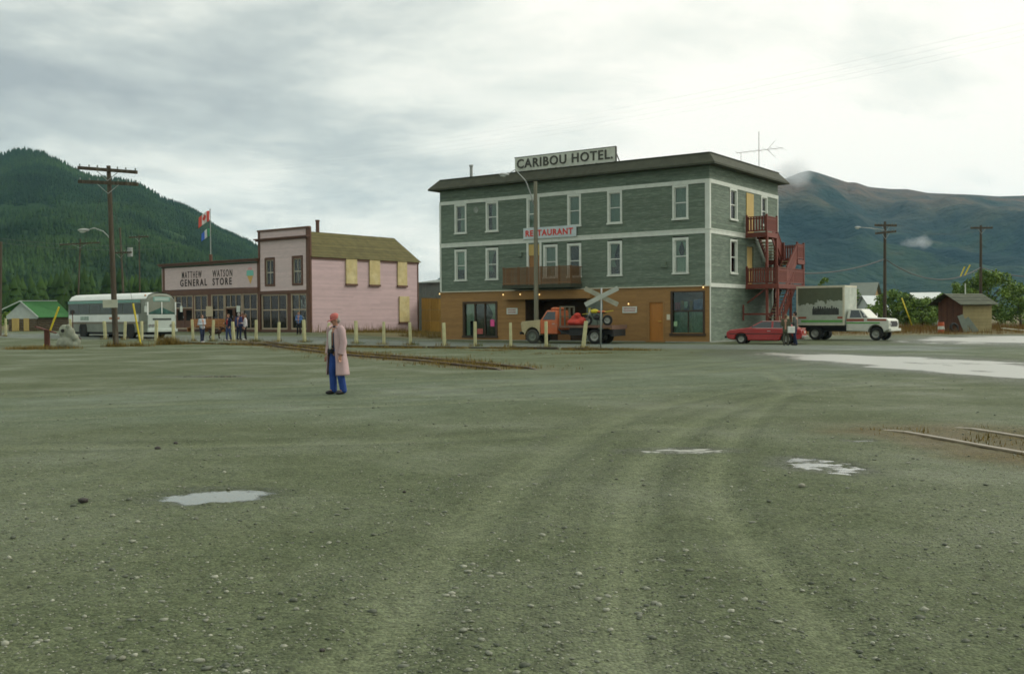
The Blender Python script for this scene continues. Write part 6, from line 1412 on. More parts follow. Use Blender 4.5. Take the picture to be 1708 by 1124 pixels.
# crossing sign
xs = thing('crossing_sign', 'grey crossbuck railway sign on a slim post', 'sign', (4.6, 53.4, 0), R(0))
mb = MB(); mb.tube([(0, 0, -0.2), (0.06, 0, 3.12)], 0.045, 10); mb.build('post', metal_g, xs, True)
xm = pm('crossbuck_grey', (0.40, 0.43, 0.37), 0.6, 0.1, 3)
for s, y in ((1, -0.075), (-1, -0.115 + 0.16)):
    mb = MB(); c = Vector((0.06, y, 2.66)); d = Vector((0.86, 0, s * 0.43)); mb.beam(c - d, c + d, 0.035, 0.24, up=(0, 0, 1)); mb.build('blade', xm if s > 0 else pm('crossbuck_tan', (0.33, 0.33, 0.25), 0.6, 0.15, 3), xs)
mb = MB(); mb.beam((0.06 - 0.82, 0.09, 2.95), (0.06 + 0.86, 0.09, 2.36), 0.02, 0.05); mb.build('bracket', metal_g, xs)

# white marker, crate by the wall
mb = MB(); mb.prism([(-0.2, 0), (0.2, 0), (0.2, 0.92), (0.05, 0.9), (-0.12, 0.72), (-0.2, 0.4)], lambda a, b, d: (a, d, b), -0.06, 0.06)
tag(put('marker_board', mb.mesh('marker_board', white_p), None, (8.15, 66.0, 0), (0, 0, R(-20)), 0.02), 'white curved marker board standing before the hotel wall', 'marker')
cr_ = thing('plank_bench', 'grey plank bench against the hotel wall behind the flatbed', 'bench', (7.35, 66.2, 0), HT)
for k in range(6):
    mb = MB(); mb.box(-0.75 + k * 0.25, -0.75 + k * 0.25 + 0.235, -0.05, 0.0, 0.42, 0.95); mb.build('slat', lean, cr_)
mb = MB(); mb.box(-0.8, 0.8, -0.45, 0.0, 0.38, 0.43); mb.build('seat', lean, cr_)
for x in (-0.7, 0.7):
    mb = MB(); mb.box(x - 0.05, x + 0.05, -0.4, -0.02, 0, 0.38); mb.build('leg', lean, cr_)

# ------------------------------------------------------------------ left foreground oddments
lumps('concrete_lump', (-25.5, 58.9, 0.02), [((0, 0, 0.3), (0.5, 0.35, 0.35)), ((0.42, 0, 0.2), (0.3, 0.3, 0.25)), ((-0.18, 0.05, 0.95), (0.34, 0.22, 0.42)), ((0.22, -0.05, 0.85), (0.26, 0.2, 0.35)), ((0.48, -0.1, 0.6), (0.2, 0.2, 0.22)), ((-0.4, 0, 0.25), (0.22, 0.3, 0.35)), ((0.1, -0.1, 1.25), (0.13, 0.12, 0.14)), ((0.6, 0, 0.35), (0.16, 0.2, 0.2))], pm('pale_weathered_concrete', (0.26, 0.28, 0.21), 0.9, 0.3, 3, bump=0.6, bscale=8), 'weathered pale concrete block with a round hole in dry grass', 'block')
lump_o = bpy.data.objects['concrete_lump']
mb = MB(); mb.tube([(-0.2, -0.195, 1.0), (-0.2, -0.1, 1.0)], 0.10, 14); mb.build('hole', pm('hole_shade', (0.03, 0.03, 0.025), 0.9, 0.1, 3), lump_o)  # dark disc painted in for the shade inside the hole
pass
rb = thing('rusty_board', 'tilted rusty board on a short dark post in dry grass', 'sign', (-27.3, 60.3, 0.05), R(8))
rustm = pm('rust_brown', (0.10, 0.035, 0.022), 0.8, 0.2, 3)
mb = MB(); mb.beam((0, 0, -0.1), (0, 0, 1.05), 0.28, 0.2); mb.build('post', rustm, rb); mb = MB(); mb.beam((-0.62, 0, 1.2), (0.5, 0, 0.82), 0.4, 0.06); mb.build('board', rustm, rb)
sw = thing('switch_stand', 'rusty railway switch stand with a round target before the bus', 'switch stand', (-29.5, 69.0, 0.2), 0)
mb = MB(); mb.box(-0.25, 0.25, -0.2, 0.2, 0, 0.14); mb.tube([(0, 0, 0.1), (0, 0, 0.65)], [0.13, 0.07], 10); mb.build('base', rustm, sw); mb = MB(); mb.tube([(0, 0, 0.6), (0, 0, 2.0)], 0.03, 8); mb.build('rod', rustm, sw)
mb = MB(); mb.tube([(0, -0.02, 1.95), (0, 0.02, 1.95)], 0.16, 16); mb.build('target', pm('dark_target', (0.035, 0.035, 0.03), 0.6, 0.1, 3), sw); mb = MB(); mb.beam((0.05, 0, 0.4), (0.55, 0, 0.15), 0.05, 0.05); mb.build('lever', rustm, sw)

# cabin with the green roof
cb_ = thing('green_roof_cabin', 'small cabin with bright green roof and white gable', 'cabin', at(62, 552, 105) * 1.0, R(-8))
cb_.location.z = 0.42
grn = pm('bright_green_roof', (0.055, 0.190, 0.055), 0.6, 0.12, 1.5); wgab = pm('white_gable', (0.46, 0.51, 0.46), 0.7, 0.1, 2); logm = pm('log_wall', (0.14, 0.11, 0.07), 0.8, 0.2, 2)
# local: gable faces -y at y=0, spanning x -4..0 ; long wall faces +x ... ridge along +x (to the right, away)
mb = MB(); mb.add([(-3.4, 0, 1.65), (0.15, 0, 1.65), (-1.65, 0, 3.10)], [(0, 1, 2)]); mb.box(-3.4, 0.1, 0.001, 0.06, 1.35, 1.66); mb.build('gable', wgab, cb_)
mb = MB()
for k in range(8): mb.tube([(-3.2, 0.1, 0.1 + k * 0.19), (0.0, 0.1, 0.1 + k * 0.19)], 0.095, 8)
for k in range(8): mb.tube([(0.0, 0.15, 0.1 + k * 0.19), (2.9, 1.3, 0.1 + k * 0.19)], 0.095, 8)
mb.build('log_wall', logm, cb_, True, 50)
mb = MB(); mb.add([(-1.65, -0.25, 3.14), (1.6, 1.0, 3.14), (3.15, 1.15, 1.58), (0.3, -0.25, 1.52), (-1.65, -0.25, 3.05), (3.15, 1.15, 1.50), (0.3, -0.25, 1.44)], [(0, 1, 2, 3), (3, 2, 5, 6), (0, 3, 6, 4)]); mb.add([(-1.65, -0.25, 3.14), (1.6, 1.0, 3.14), (-1.2, 3.0, 1.6), (-3.7, -0.25, 2.3)], [(0, 1, 2, 3)]); mb.build('roof', grn, cb_)
mb = MB(); mb.beam((-1.65, -0.3, 3.16), (0.32, -0.3, 1.5), 0.06, 0.12); mb.beam((-1.65, -0.3, 3.16), (-3.75, -0.3, 2.28), 0.06, 0.12); mb.beam((-1.65, -0.27, 3.18), (1.62, 1.0, 3.18), 0.10, 0.07); mb.build('barge_board', wgab, cb_)
for x0, x1 in ((-2.75, -1.95), (-1.45, -0.85)):
    mb = MB(); mb.box(x0, x1, -0.06, -0.01, 0.1, 1.4); mb.build('shutter', plywood, cb_)
mb = MB(); mb.add([(2.6, 1.5, 2.75), (6.5, 2.6, 2.75), (6.9, 1.6, 1.5), (3.0, 0.9, 1.5)], [(0, 1, 2, 3)]); mb.box(2.9, 6.8, 1.7, 1.8, 0, 1.6); mb.build('rear_wing', grn, cb_)

# ------------------------------------------------------------------ right side: shed, drum, boards, tables, houses
shd = thing('brown_shed', 'small brown shed with mossy gable roof and tan side', 'shed', (39.3, 89.5, 0), R(20))
brn = pm('dark_brown_boards', (0.105, 0.045, 0.024), 0.8, 0.2, 2, rnd=0.2); tanw = pm('bare_tan_wall', (0.30, 0.255, 0.120), 0.8, 0.15, 1.5, rnd=0.1); mossr = pm('mossy_roof', (0.075, 0.085, 0.055), 0.85, 0.25, 2, rnd=0.2, bump=0.3)
L1, W1, zE, zA = 3.2, 2.9, 2.62, 3.35
for k in range(12):
    y0 = k * W1 / 12; mb = MB(); h = zE + (zA - zE) * (1 - abs((k + 0.5) / 6 - 1)); mb.box(-0.03, 0.0, y0 + 0.006, y0 + W1 / 12 - 0.006, 0, h); mb.build('board', brn, shd)
for k in range(9):
    mb = MB(); mb.box(0.0, L1, -0.03, 0.0, 0.02 + k * 0.29, 0.02 + k * 0.29 + 0.28); mb.build('board', tanw if k < 8 else brn, shd)
mb = MB(); mb.box(0.01, L1, 0.01, W1, 0, zE); mb.box(L1, L1 + 0.03, 0, W1, 0, zE); mb.build('wall', brn, shd)
for s, y0, y1 in ((1, W1 / 2, -0.5), (-1, W1 / 2, W1 + 0.5)):
    for k in range(7):
        t0, t1 = k / 7, (k + 1) / 7; zz = lambda t: zA + 0.06 - (zA - zE) * 1.34 * t
        mb = MB(); mb.add([(-0.75, y0 + (y1 - y0) * t0, zz(t0)), (L1 + 0.35, y0 + (y1 - y0) * t0, zz(t0)), (L1 + 0.35, y0 + (y1 - y0) * t1, zz(t1) + 0.03), (-0.75, y0 + (y1 - y0) * t1, zz(t1) + 0.03), (L1 + 0.35, y0 + (y1 - y0) * t1, zz(t1) - 0.05), (-0.75, y0 + (y1 - y0) * t1, zz(t1) - 0.05)], [(0, 1, 2, 3), (3, 2, 4, 5)]); mb.build('roof_course', mossr, shd)
mb = MB(); mb.tube([(1.6, 1.4, 3.1), (1.6, 1.4, 4.3)], 0.05, 8); mb.build('vent_pipe', white_p, shd)
dr_ = thing('traffic_drum', 'orange and white traffic drum before the brown shed', 'barrel', (36.6, 87.6, 0), 0)
dro = pm('drum_orange', (0.45, 0.09, 0.03), 0.5, 0.1, 3)
for z0, z1, m_ in ((0, 0.30, dro), (0.30, 0.58, white_p), (0.58, 0.92, dro)):
    mb = MB(); mb.tube([(0, 0, z0), (0, 0, (z0 + z1) / 2), (0, 0, z1)], [0.27, 0.265, 0.25], 16); mb.build('band', m_, dr_, True, 50)
ty = MB(); n = 20
ty.loft([[((0.33 + 0.12 * math.cos(a)) * math.cos(6.2832 * j / n), 0.1 * math.sin(a), 0.45 + (0.33 + 0.12 * math.cos(a)) * math.sin(6.2832 * j / n)) for a in [6.2832 * i / 8 for i in range(8)]] for j in range(n + 1)], False, True)
tag(ty.build('old_tyre', rub, None, True, loc=(37.9, 87.9, 0), rot=(R(-10), 0, R(15))), 'black tyre leaning on the brown shed', 'tyre')
for k, (x, y, l, a, lab) in enumerate(((39.0, 88.0, 1.6, 30, 'upright grey board leaning on the shed corner'), (39.9, 88.2, 1.5, 62, 'low grey board leaning by the tan shed wall'))):
    mb = MB(); mb.box(-0.28, 0.28, -0.02, 0.02, 0, l); tag(mb.build('leaning_board', lean, None, loc=(x, y, 0), rot=(R(-12), R(-a * 0.55), R(15))), lab, 'board')
mb = MB(); mb.beam((42.5, 89.0, 0.35), (44.6, 89.6, 0.15), 0.3, 0.08); tag(mb.build('pale_plank', cream_p), 'pale plank lying in grass beyond the shed', 'plank')
pt_ = thing('picnic_table', 'dark wooden picnic table at the photo edge', 'table', (43.9, 83.6, 0), R(10))
pw_ = pm('dark_picnic_wood', (0.07, 0.035, 0.022), 0.8, 0.2, 2)
for k in range(5):
    mb = MB(); mb.box(-0.9, 0.9, -0.37 + k * 0.15, -0.37 + k * 0.15 + 0.135, 0.72, 0.76); mb.build('plank', pw_, pt_)
for y in (-0.75, 0.75):
    mb = MB(); mb.box(-0.9, 0.9, y - 0.12, y + 0.12, 0.43, 0.47); mb.build('bench_plank', pw_, pt_)
for x in (-0.65, 0.65):
    for s in (-1, 1):
        mb = MB(); mb.beam((x, s * 0.7, 0), (x, s * 0.2, 0.72), 0.05, 0.1); mb.build('leg', pw_, pt_)
    mb = MB(); mb.beam((x + 0.05, -0.85, 0.40), (x + 0.05, 0.85, 0.40), 0.04, 0.1); mb.build('crossbar', pw_, pt_)
def house(name, loc, rz, L, W, zE, zA, wall, roof, lab):
    h = thing(name, lab, 'house', loc, rz); mb = MB(); mb.box(0, L, 0, W, 0, zE); mb.add([(0, 0, zE), (0, W, zE), (0, W / 2, zA)], [(0, 1, 2)]); mb.add([(L, 0, zE), (L, W, zE), (L, W / 2, zA)], [(0, 1, 2)]); w = mb.build('wall', wall, h)
    mb = MB()
    for y1 in (-0.5, W + 0.5):
        sl = (zA - zE) / (W / 2); zz = zE - 0.5 * sl
        mb.add([(-0.4, W / 2, zA + 0.1), (L + 0.4, W / 2, zA + 0.1), (L + 0.4, y1, zz + 0.1), (-0.4, y1, zz + 0.1), (L + 0.4, y1, zz), (-0.4, y1, zz)], [(0, 1, 2, 3), (3, 2, 4, 5)])
    mb.build('roof', roof, h)
    for x in (L * 0.25, L * 0.7):
        mb = MB(); mb.box(x, x + 0.9, -0.05, 0.0, zE - 1.5, zE - 0.5); f_ = mb.build('window', white_p, h); mb = MB(); mb.box(x + 0.08, x + 0.82, -0.06, -0.045, zE - 1.42, zE - 0.58); mb.build('pane', MATS['bus_dark_glass'], f_)
    return h
grey_r = pm('grey_green_roof', (0.17, 0.20, 0.165), 0.6, 0.1, 1); tan_h = pm('tan_house', (0.30, 0.20, 0.08), 0.7, 0.1, 1); white_h = pm('white_house', (0.55, 0.60, 0.58), 0.6, 0.08, 1)
house('grey_roof_house', (46.4, 141, 0), R(-30), 3.0, 4.4, 4.3, 5.9, tan_h, grey_r, 'tan house with grey roof behind the box truck')
house('white_house', (45.4, 129, 0), R(25), 2.4, 3.2, 2.1, 3.9, white_h, pm('pale_roof', (0.52, 0.57, 0.56), 0.5, 0.08, 1), 'low white roofed house between truck cab and pole')
house('long_white_house', (52.6, 134, 0), R(-14), 3.0, 4, 3.7, 4.35, white_h, pm('white_metal_roof', (0.60, 0.64, 0.60), 0.5, 0.08, 1), 'long white metal roofed building behind bushes')

# ------------------------------------------------------------------ bushes and poplars
bark = pm('bark', (0.09, 0.075, 0.05), 0.9, 0.2, 3)
leafm = pm('poplar_leaves', (0.060, 0.125, 0.022), 0.7, 0.25, 0.8, rndhue=(0.200, 0.290, 0.055), spec=0.25)
def leaf_tree(px, Y, h, r, lab, n=2600, seed=0, name='leafy_tree'):
    rr_ = np.random.default_rng(seed); p = at(px, 530, Y); t = thing(name, lab, 'tree', (p.x, Y, 0), 0, 'leafy trees beyond the yard')
    mb = MB(); mb.tube([(0, 0, -0.2), (0.05, 0, h * 0.35), (0.0, 0.05, h * 0.75)], [0.10 + h * 0.012, 0.08, 0.025], 8)
    for k in range(9):
        a = rr_.uniform(0, 6.28); z0 = h * rr_.uniform(0.12, 0.5); e_ = Vector((math.cos(a) * r * 0.75, math.sin(a) * r * 0.75, z0 + h * rr_.uniform(0.2, 0.4))); mb.tube([(0, 0, z0), e_ * 0.5 + Vector((0, 0, z0 * 0.55)), e_], [0.05, 0.035, 0.012], 6)
    mb.build('trunk', bark, t, True)
    nc = 34; C_ = []
    for k in range(nc):
        a = rr_.uniform(0, 6.28); q = rr_.random() ** 0.5; z = rr_.uniform(0.16, 0.98); w = r * (1.05 * math.sin(math.pi * min(1, z * 0.80 + 0.16)) ** 0.8); C_.append((math.cos(a) * q * w, math.sin(a) * q * w, z * h, rr_.uniform(0.16, 0.34) * r, rr_.random()))
    C_ = np.array(C_); ci = rr_.integers(0, nc, n); d = rr_.normal(size=(n, 3)); d /= np.linalg.norm(d, axis=1)[:, None]; rad = rr_.random(n) ** 0.4
    P = C_[ci, :3] + d * (C_[ci, 3] * rad)[:, None] * np.array([1, 1, 0.85]); P[:, 2] = np.maximum(P[:, 2], 0.1)
    s = rr_.uniform(0.09, 0.20, n) * (0.8 + r * 0.08); u = rr_.normal(size=(n, 3)); u /= np.linalg.norm(u, axis=1)[:, None]; v = np.cross(u, rr_.normal(size=(n, 3))); v /= np.linalg.norm(v, axis=1)[:, None]
    V = np.stack([P - u * s[:, None], P + v * (s * 0.6)[:, None], P + u * s[:, None], P - v * (s * 0.6)[:, None]], 1).reshape(-1, 3)
    Fc = np.arange(n * 4).reshape(n, 4); bulk('crown', V, Fc, np.clip(C_[ci, 4] * 0.7 + 0.35 * rr_.random(n), 0, 1), leafm, parent=t)
TREES = [(1648, 112, 6.0, 3.3, 'broad tall green tree behind the brown shed', 5200), (1702, 118, 4.9, 2.6, 'rounded bush cut by the photo edge behind the shed', 3200), (1600, 119, 5.0, 2.0, 'narrow tree rising over the shed roof ridge', 2600), (1570, 124, 4.0, 2.2, 'low bush before the long white building', 2600), (1538, 118, 3.2, 2.2, 'bush directly left of the shed', 2600), (1512, 120, 3.9, 2.0, 'yellow-green bush behind the leaning guard', 2600), (1488, 122, 4.2, 2.2, 'bush at the foot of the double crossarm pole', 2600), (1425, 132, 4.9, 1.6, 'dark shrub beside the grey roofed house', 2000), (1376, 128, 6.2, 1.3, 'tree top peeking over the truck cargo box', 1600), (1460, 128, 2.9, 2.0, 'low bush under the white roofed house', 2000), (1745, 108, 3.6, 2.2, 'bush outside the shed end', 1500), (38, 118, 3.4, 2.4, 'light green bush behind the green roofed cabin', 2200)]
for k, (px, Y, h, r, lab, n) in enumerate(TREES): leaf_tree(px, Y, h, r, lab, n, 100 + k)

# ------------------------------------------------------------------ grass
def grass(name, P, H, mat, lab, nb=9, spread=0.16, seed=5, lean_=0.45):
    rr_ = np.random.default_rng(seed); P = np.asarray(P, float); n = len(P) * nb; base = np.repeat(P, nb, 0); Hh = np.repeat(np.asarray(H, float), nb) * rr_.uniform(0.5, 1.15, n)
    base = base + np.stack([rr_.normal(0, spread, n), rr_.normal(0, spread, n), np.zeros(n)], -1); base[:, 2] -= 0.03
    a = rr_.uniform(0, 6.28, n); w = rr_.uniform(0.006, 0.016, n) * (0.7 + Hh); dx, dy = np.cos(a), np.sin(a); b = rr_.uniform(0, 6.28, n); lx, ly = np.cos(b) * Hh * lean_ * rr_.random(n), np.sin(b) * Hh * lean_ * rr_.random(n)
    v0 = base + np.stack([dx * w, dy * w, 0 * w], -1); v1 = base - np.stack([dx * w, dy * w, 0 * w], -1); v2 = base + np.stack([lx, ly, Hh], -1)
    V = np.stack([v0, v1, v2], 1).reshape(-1, 3); tag(bulk(name, V, np.arange(3 * n).reshape(n, 3), rr_.random(n), mat, 'stuff'), lab)
dry = pm('dry_grass', (0.085, 0.070, 0.020), 0.85, 0.2, 1, rndhue=(0.270, 0.185, 0.050), spec=0.15); wild = pm('verge_grass', (0.17, 0.075, 0.030), 0.85, 0.25, 0.25, rndhue=(0.20, 0.155, 0.040), spec=0.1); grs = pm('green_weeds', (0.05, 0.075, 0.018), 0.8, 0.2, 1, rndhue=(0.13, 0.15, 0.035), spec=0.2)
rg2 = np.random.default_rng(21); pts = []; hs = []
def along(poly, n, sp, y0=-99, y1=999, h=(0.08, 0.2)):
    poly = np.array(poly); k = rg2.integers(0, len(poly) - 1, n); t = rg2.random(n)[:, None]; q = poly[k] * (1 - t) + poly[k + 1] * t + rg2.normal(0, sp, (n, 2))
    m_ = (q[:, 1] > y0) & (q[:, 1] < y1) & (fbm(q[:, 0] / 0.9, q[:, 1] / 0.9, 3, 88) > 0.5); q = q[m_]
    for x, y in q: pts.append((x, y, float(gz(x, y)))); hs.append(rg2.uniform(*h))
along(TRACK_C, 3800, 0.85, 31.5, 66, (0.09, 0.24)); along(TRACK_C, 900, 0.55, 3, 14.8, (0.04, 0.13)); along([(-20.6, 63.4), (-12.2, 58.9), (-6.8, 56.0), (-0.1, 52.2), (6.5, 48.6)], 2600, 0.45, h=(0.08, 0.22))
for x, y in POSTS:
    for _ in range(10): pts.append((x + rg2.normal(0, 0.18), y - 0.1 + rg2.normal(0, 0.15), gz(x, y))); hs.append(rg2.uniform(0.12, 0.35))
for cx, cy, rx, ry, n, h in ((-26.4, 57.2, 1.9, 1.0, 260, 0.26), (-20.7, 62.0, 0.75, 0.5, 130, 0.55), (-22.9, 59.4, 0.6, 0.35, 60, 0.4), (-21.8, 60.0, 0.6, 0.3, 50, 0.35), (3.7, 52.2, 1.0, 0.4, 50, 0.18), (-1.0, 49.8, 1.6, 0.6, 90, 0.14), (3.5, 45.5, 3.0, 1.0, 120, 0.10)):
    for _ in range(n): pts.append((cx + rg2.normal(0, rx * 0.5), cy + rg2.normal(0, ry * 0.5), gz(cx, cy))); hs.append(h * rg2.uniform(0.5, 1.2))
grass('dry_grass', pts, hs, dry, 'dry yellow grass tufts along the rails and posts', 9, 0.10)
pts = []; hs = []
for _ in range(2600):
    x = rg2.uniform(22, 75); y = rg2.uniform(81, 128)
    if 38.3 < x < 43.5 and 88.6 < y < 93.5: continue
    pts.append((x, y, 0)); hs.append(rg2.uniform(0.35, 0.9) * (1 if y > 86 else 0.55))
grass('meadow_grass', pts, hs, wild, 'rusty red and yellow meadow grass on the far verge', 12, 0.35, 8)
pts = []; hs = []
U_ = Vector((math.sin(R(37.8)) * 1, math.cos(R(37.8)), 0))
for _ in range(520):
    s_ = rg2.uniform(0, 12.8); d_ = rg2.uniform(0.1, 2.8) ** 1.2; c0 = Vector((-16.4, 83.5, 0)); p = c0 + Vector((0.613, 0.79, 0)) * s_ + Vector((0.79, -0.613, 0)) * d_; pts.append((p.x, p.y, gz(p.x, p.y))); hs.append(rg2.uniform(0.2, 0.65) * (1.3 if d_ < 0.6 else 0.7))
for _ in range(220): x = rg2.uniform(-8.5, -3.5); y = 76 + rg2.random() * 14 - 0.4 * (x + 6); pts.append((x, y, gz(x, y))); hs.append(rg2.uniform(0.2, 0.5))
grass('weeds', pts, hs, dry, 'brown weeds along the pink store wall', 10, 0.16, 9)
pts = []; hs = []
for x, y in POSTS[8:22:2]:
    for _ in range(7): pts.append((x + 0.2 + rg2.normal(0, 0.15), y - 0.15, gz(x, y))); hs.append(rg2.uniform(0.15, 0.4))
for _ in range(500): a = rg2.uniform(-0.95, -0.42); y = rg2.uniform(96, 130); pts.append((a * y, y, 0.45)); hs.append(rg2.uniform(0.2, 0.6))
grass('green_weeds', pts, hs, grs, 'green weeds at the post feet and behind the bus', 8, 0.15, 10)

# larger single stones
for k, (x, y, s, lab) in enumerate(((-3.86, 9.18, 0.042, 'dark round rock lying left of the pale puddle'), (-4.49, 12.95, 0.036, 'dark stone, nearer one of a pair in mid yard'), (-4.46, 13.56, 0.032, 'dark stone, farther one of a pair in mid yard'), (-1.02, 9.6, 0.018, 'small dark stone right of the pale puddle'), (2.75, 9.75, 0.034, 'flat grey stone just below the ring puddle'), (-1.9, 4.95, 0.018, 'pale stone at the lower photo edge'), (5.25, 9.0, 0.034, 'tan flat stone near the right rail'), (-0.95, 5.05, 0.014, 'dark small stone at the lower photo edge'))):
    mb = MB(); me_v = IV * (1 + 0.25 * (np.random.default_rng(k).random((len(IV), 1)) - 0.5)) * np.array([1.2, 1.0, 0.75]) * s; bm = bmesh.new(); vv = [bm.verts.new(p) for p in me_v]
    for f in IF: bm.faces.new([vv[i] for i in f])
    bmesh.ops.subdivide_edges(bm, edges=bm.edges, cuts=1, use_grid_fill=True, smooth=0.4); me = bpy.data.meshes.new('rock'); bm.to_mesh(me); bm.free(); me.polygons.foreach_set('use_smooth', [True] * len(me.polygons))
    me.materials.append(pm('dark_rock', (0.045, 0.040, 0.034), 0.6, 0.3, 20, bump=0.4) if 'dark' in lab else pm('pale_rock', (0.24, 0.24, 0.18), 0.7, 0.2, 20, bump=0.4))
    tag(put('rock', me, None, (x, y, float(ground_h(x, y)[0]) + s * 0.45), (0, 0, k)), lab, 'rock', 'loose rocks in the yard')

# ================================================================== PEOPLE
skin_m = pm('skin', (0.40, 0.21, 0.14), 0.6, 0.06, 8); hair_d = pm('dark_hair', (0.018, 0.014, 0.011), 0.6, 0.2, 20); hair_b = pm('brown_hair', (0.13, 0.075, 0.035), 0.6, 0.2, 20); hair_g = pm('grey_hair', (0.30, 0.28, 0.25), 0.6, 0.2, 20)
shoe_d = pm('dark_shoes', (0.015, 0.014, 0.013), 0.5, 0.1, 5); shoe_w = pm('white_shoes', (0.62, 0.62, 0.58), 0.6, 0.1, 5)
def cloth(name, c, var=0.12): return pm('cloth_' + name, c, 0.9, var, 6, bump=0.25, bscale=10)
def hand(mb, w, dirv, side, fwd_, s):
    """palm and five separate, unequal, slightly curled fingers from wrist w along dirv"""
    d = Vector(dirv).normalized(); f = Vector(fwd_).normalized(); n = d.cross(f).normalized() * side
    palm = w + d * 0.085 * s; mb.capsule(w, palm, 0.026 * s, 0.032 * s, 8)
    for k, (o, l) in enumerate(((-0.030, 0.068), (-0.010, 0.080), (0.010, 0.075), (0.029, 0.058))):
        a = palm + f * (-o * s); b = a + d * (l * 0.55 * s) - n * 0.010 * s; c = b + d * (l * 0.45 * s) - n * 0.026 * s; mb.capsule(a, b, 0.0095 * s, 0.009 * s, 6); mb.capsule(b, c, 0.009 * s, 0.0075 * s, 6)
    a = w + d * 0.03 * s + f * 0.022 * s; b = a + d * 0.04 * s + f * 0.028 * s - n * 0.01 * s; mb.capsule(a, b, 0.012 * s, 0.0105 * s, 6); mb.capsule(b, b + d * 0.032 * s - n * 0.012 * s, 0.0105 * s, 0.009 * s, 6)
def head(mb, c, s, R3):
    V = lambda x, y, z: c + R3 @ (Vector((x, y, z)) * s)
    mb.ell(V(0, 0.012, 0.02), (0.074 * s, 0.092 * s, 0.105 * s), 16, 12, R3); mb.ell(V(0, -0.018, -0.06), (0.056 * s, 0.066 * s, 0.062 * s), 14, 10, R3)
    mb.ell(V(0, -0.092, -0.022), (0.014 * s, 0.022 * s, 0.030 * s), 8, 6, R3); mb.ell(V(0, -0.078, 0.015), (0.052 * s, 0.014 * s, 0.014 * s), 8, 6, R3); mb.ell(V(0, -0.076, -0.068), (0.026 * s, 0.012 * s, 0.010 * s), 8, 6, R3); mb.ell(V(0, -0.07, -0.105), (0.026 * s, 0.02 * s, 0.018 * s), 8, 6, R3)
    for q in (-1, 1): mb.ell(V(q * 0.076, 0.01, -0.012), (0.011 * s, 0.024 * s, 0.034 * s), 8, 6, R3); mb.ell(V(q * 0.046, -0.06, -0.03), (0.022 * s, 0.02 * s, 0.022 * s), 8, 6, R3)
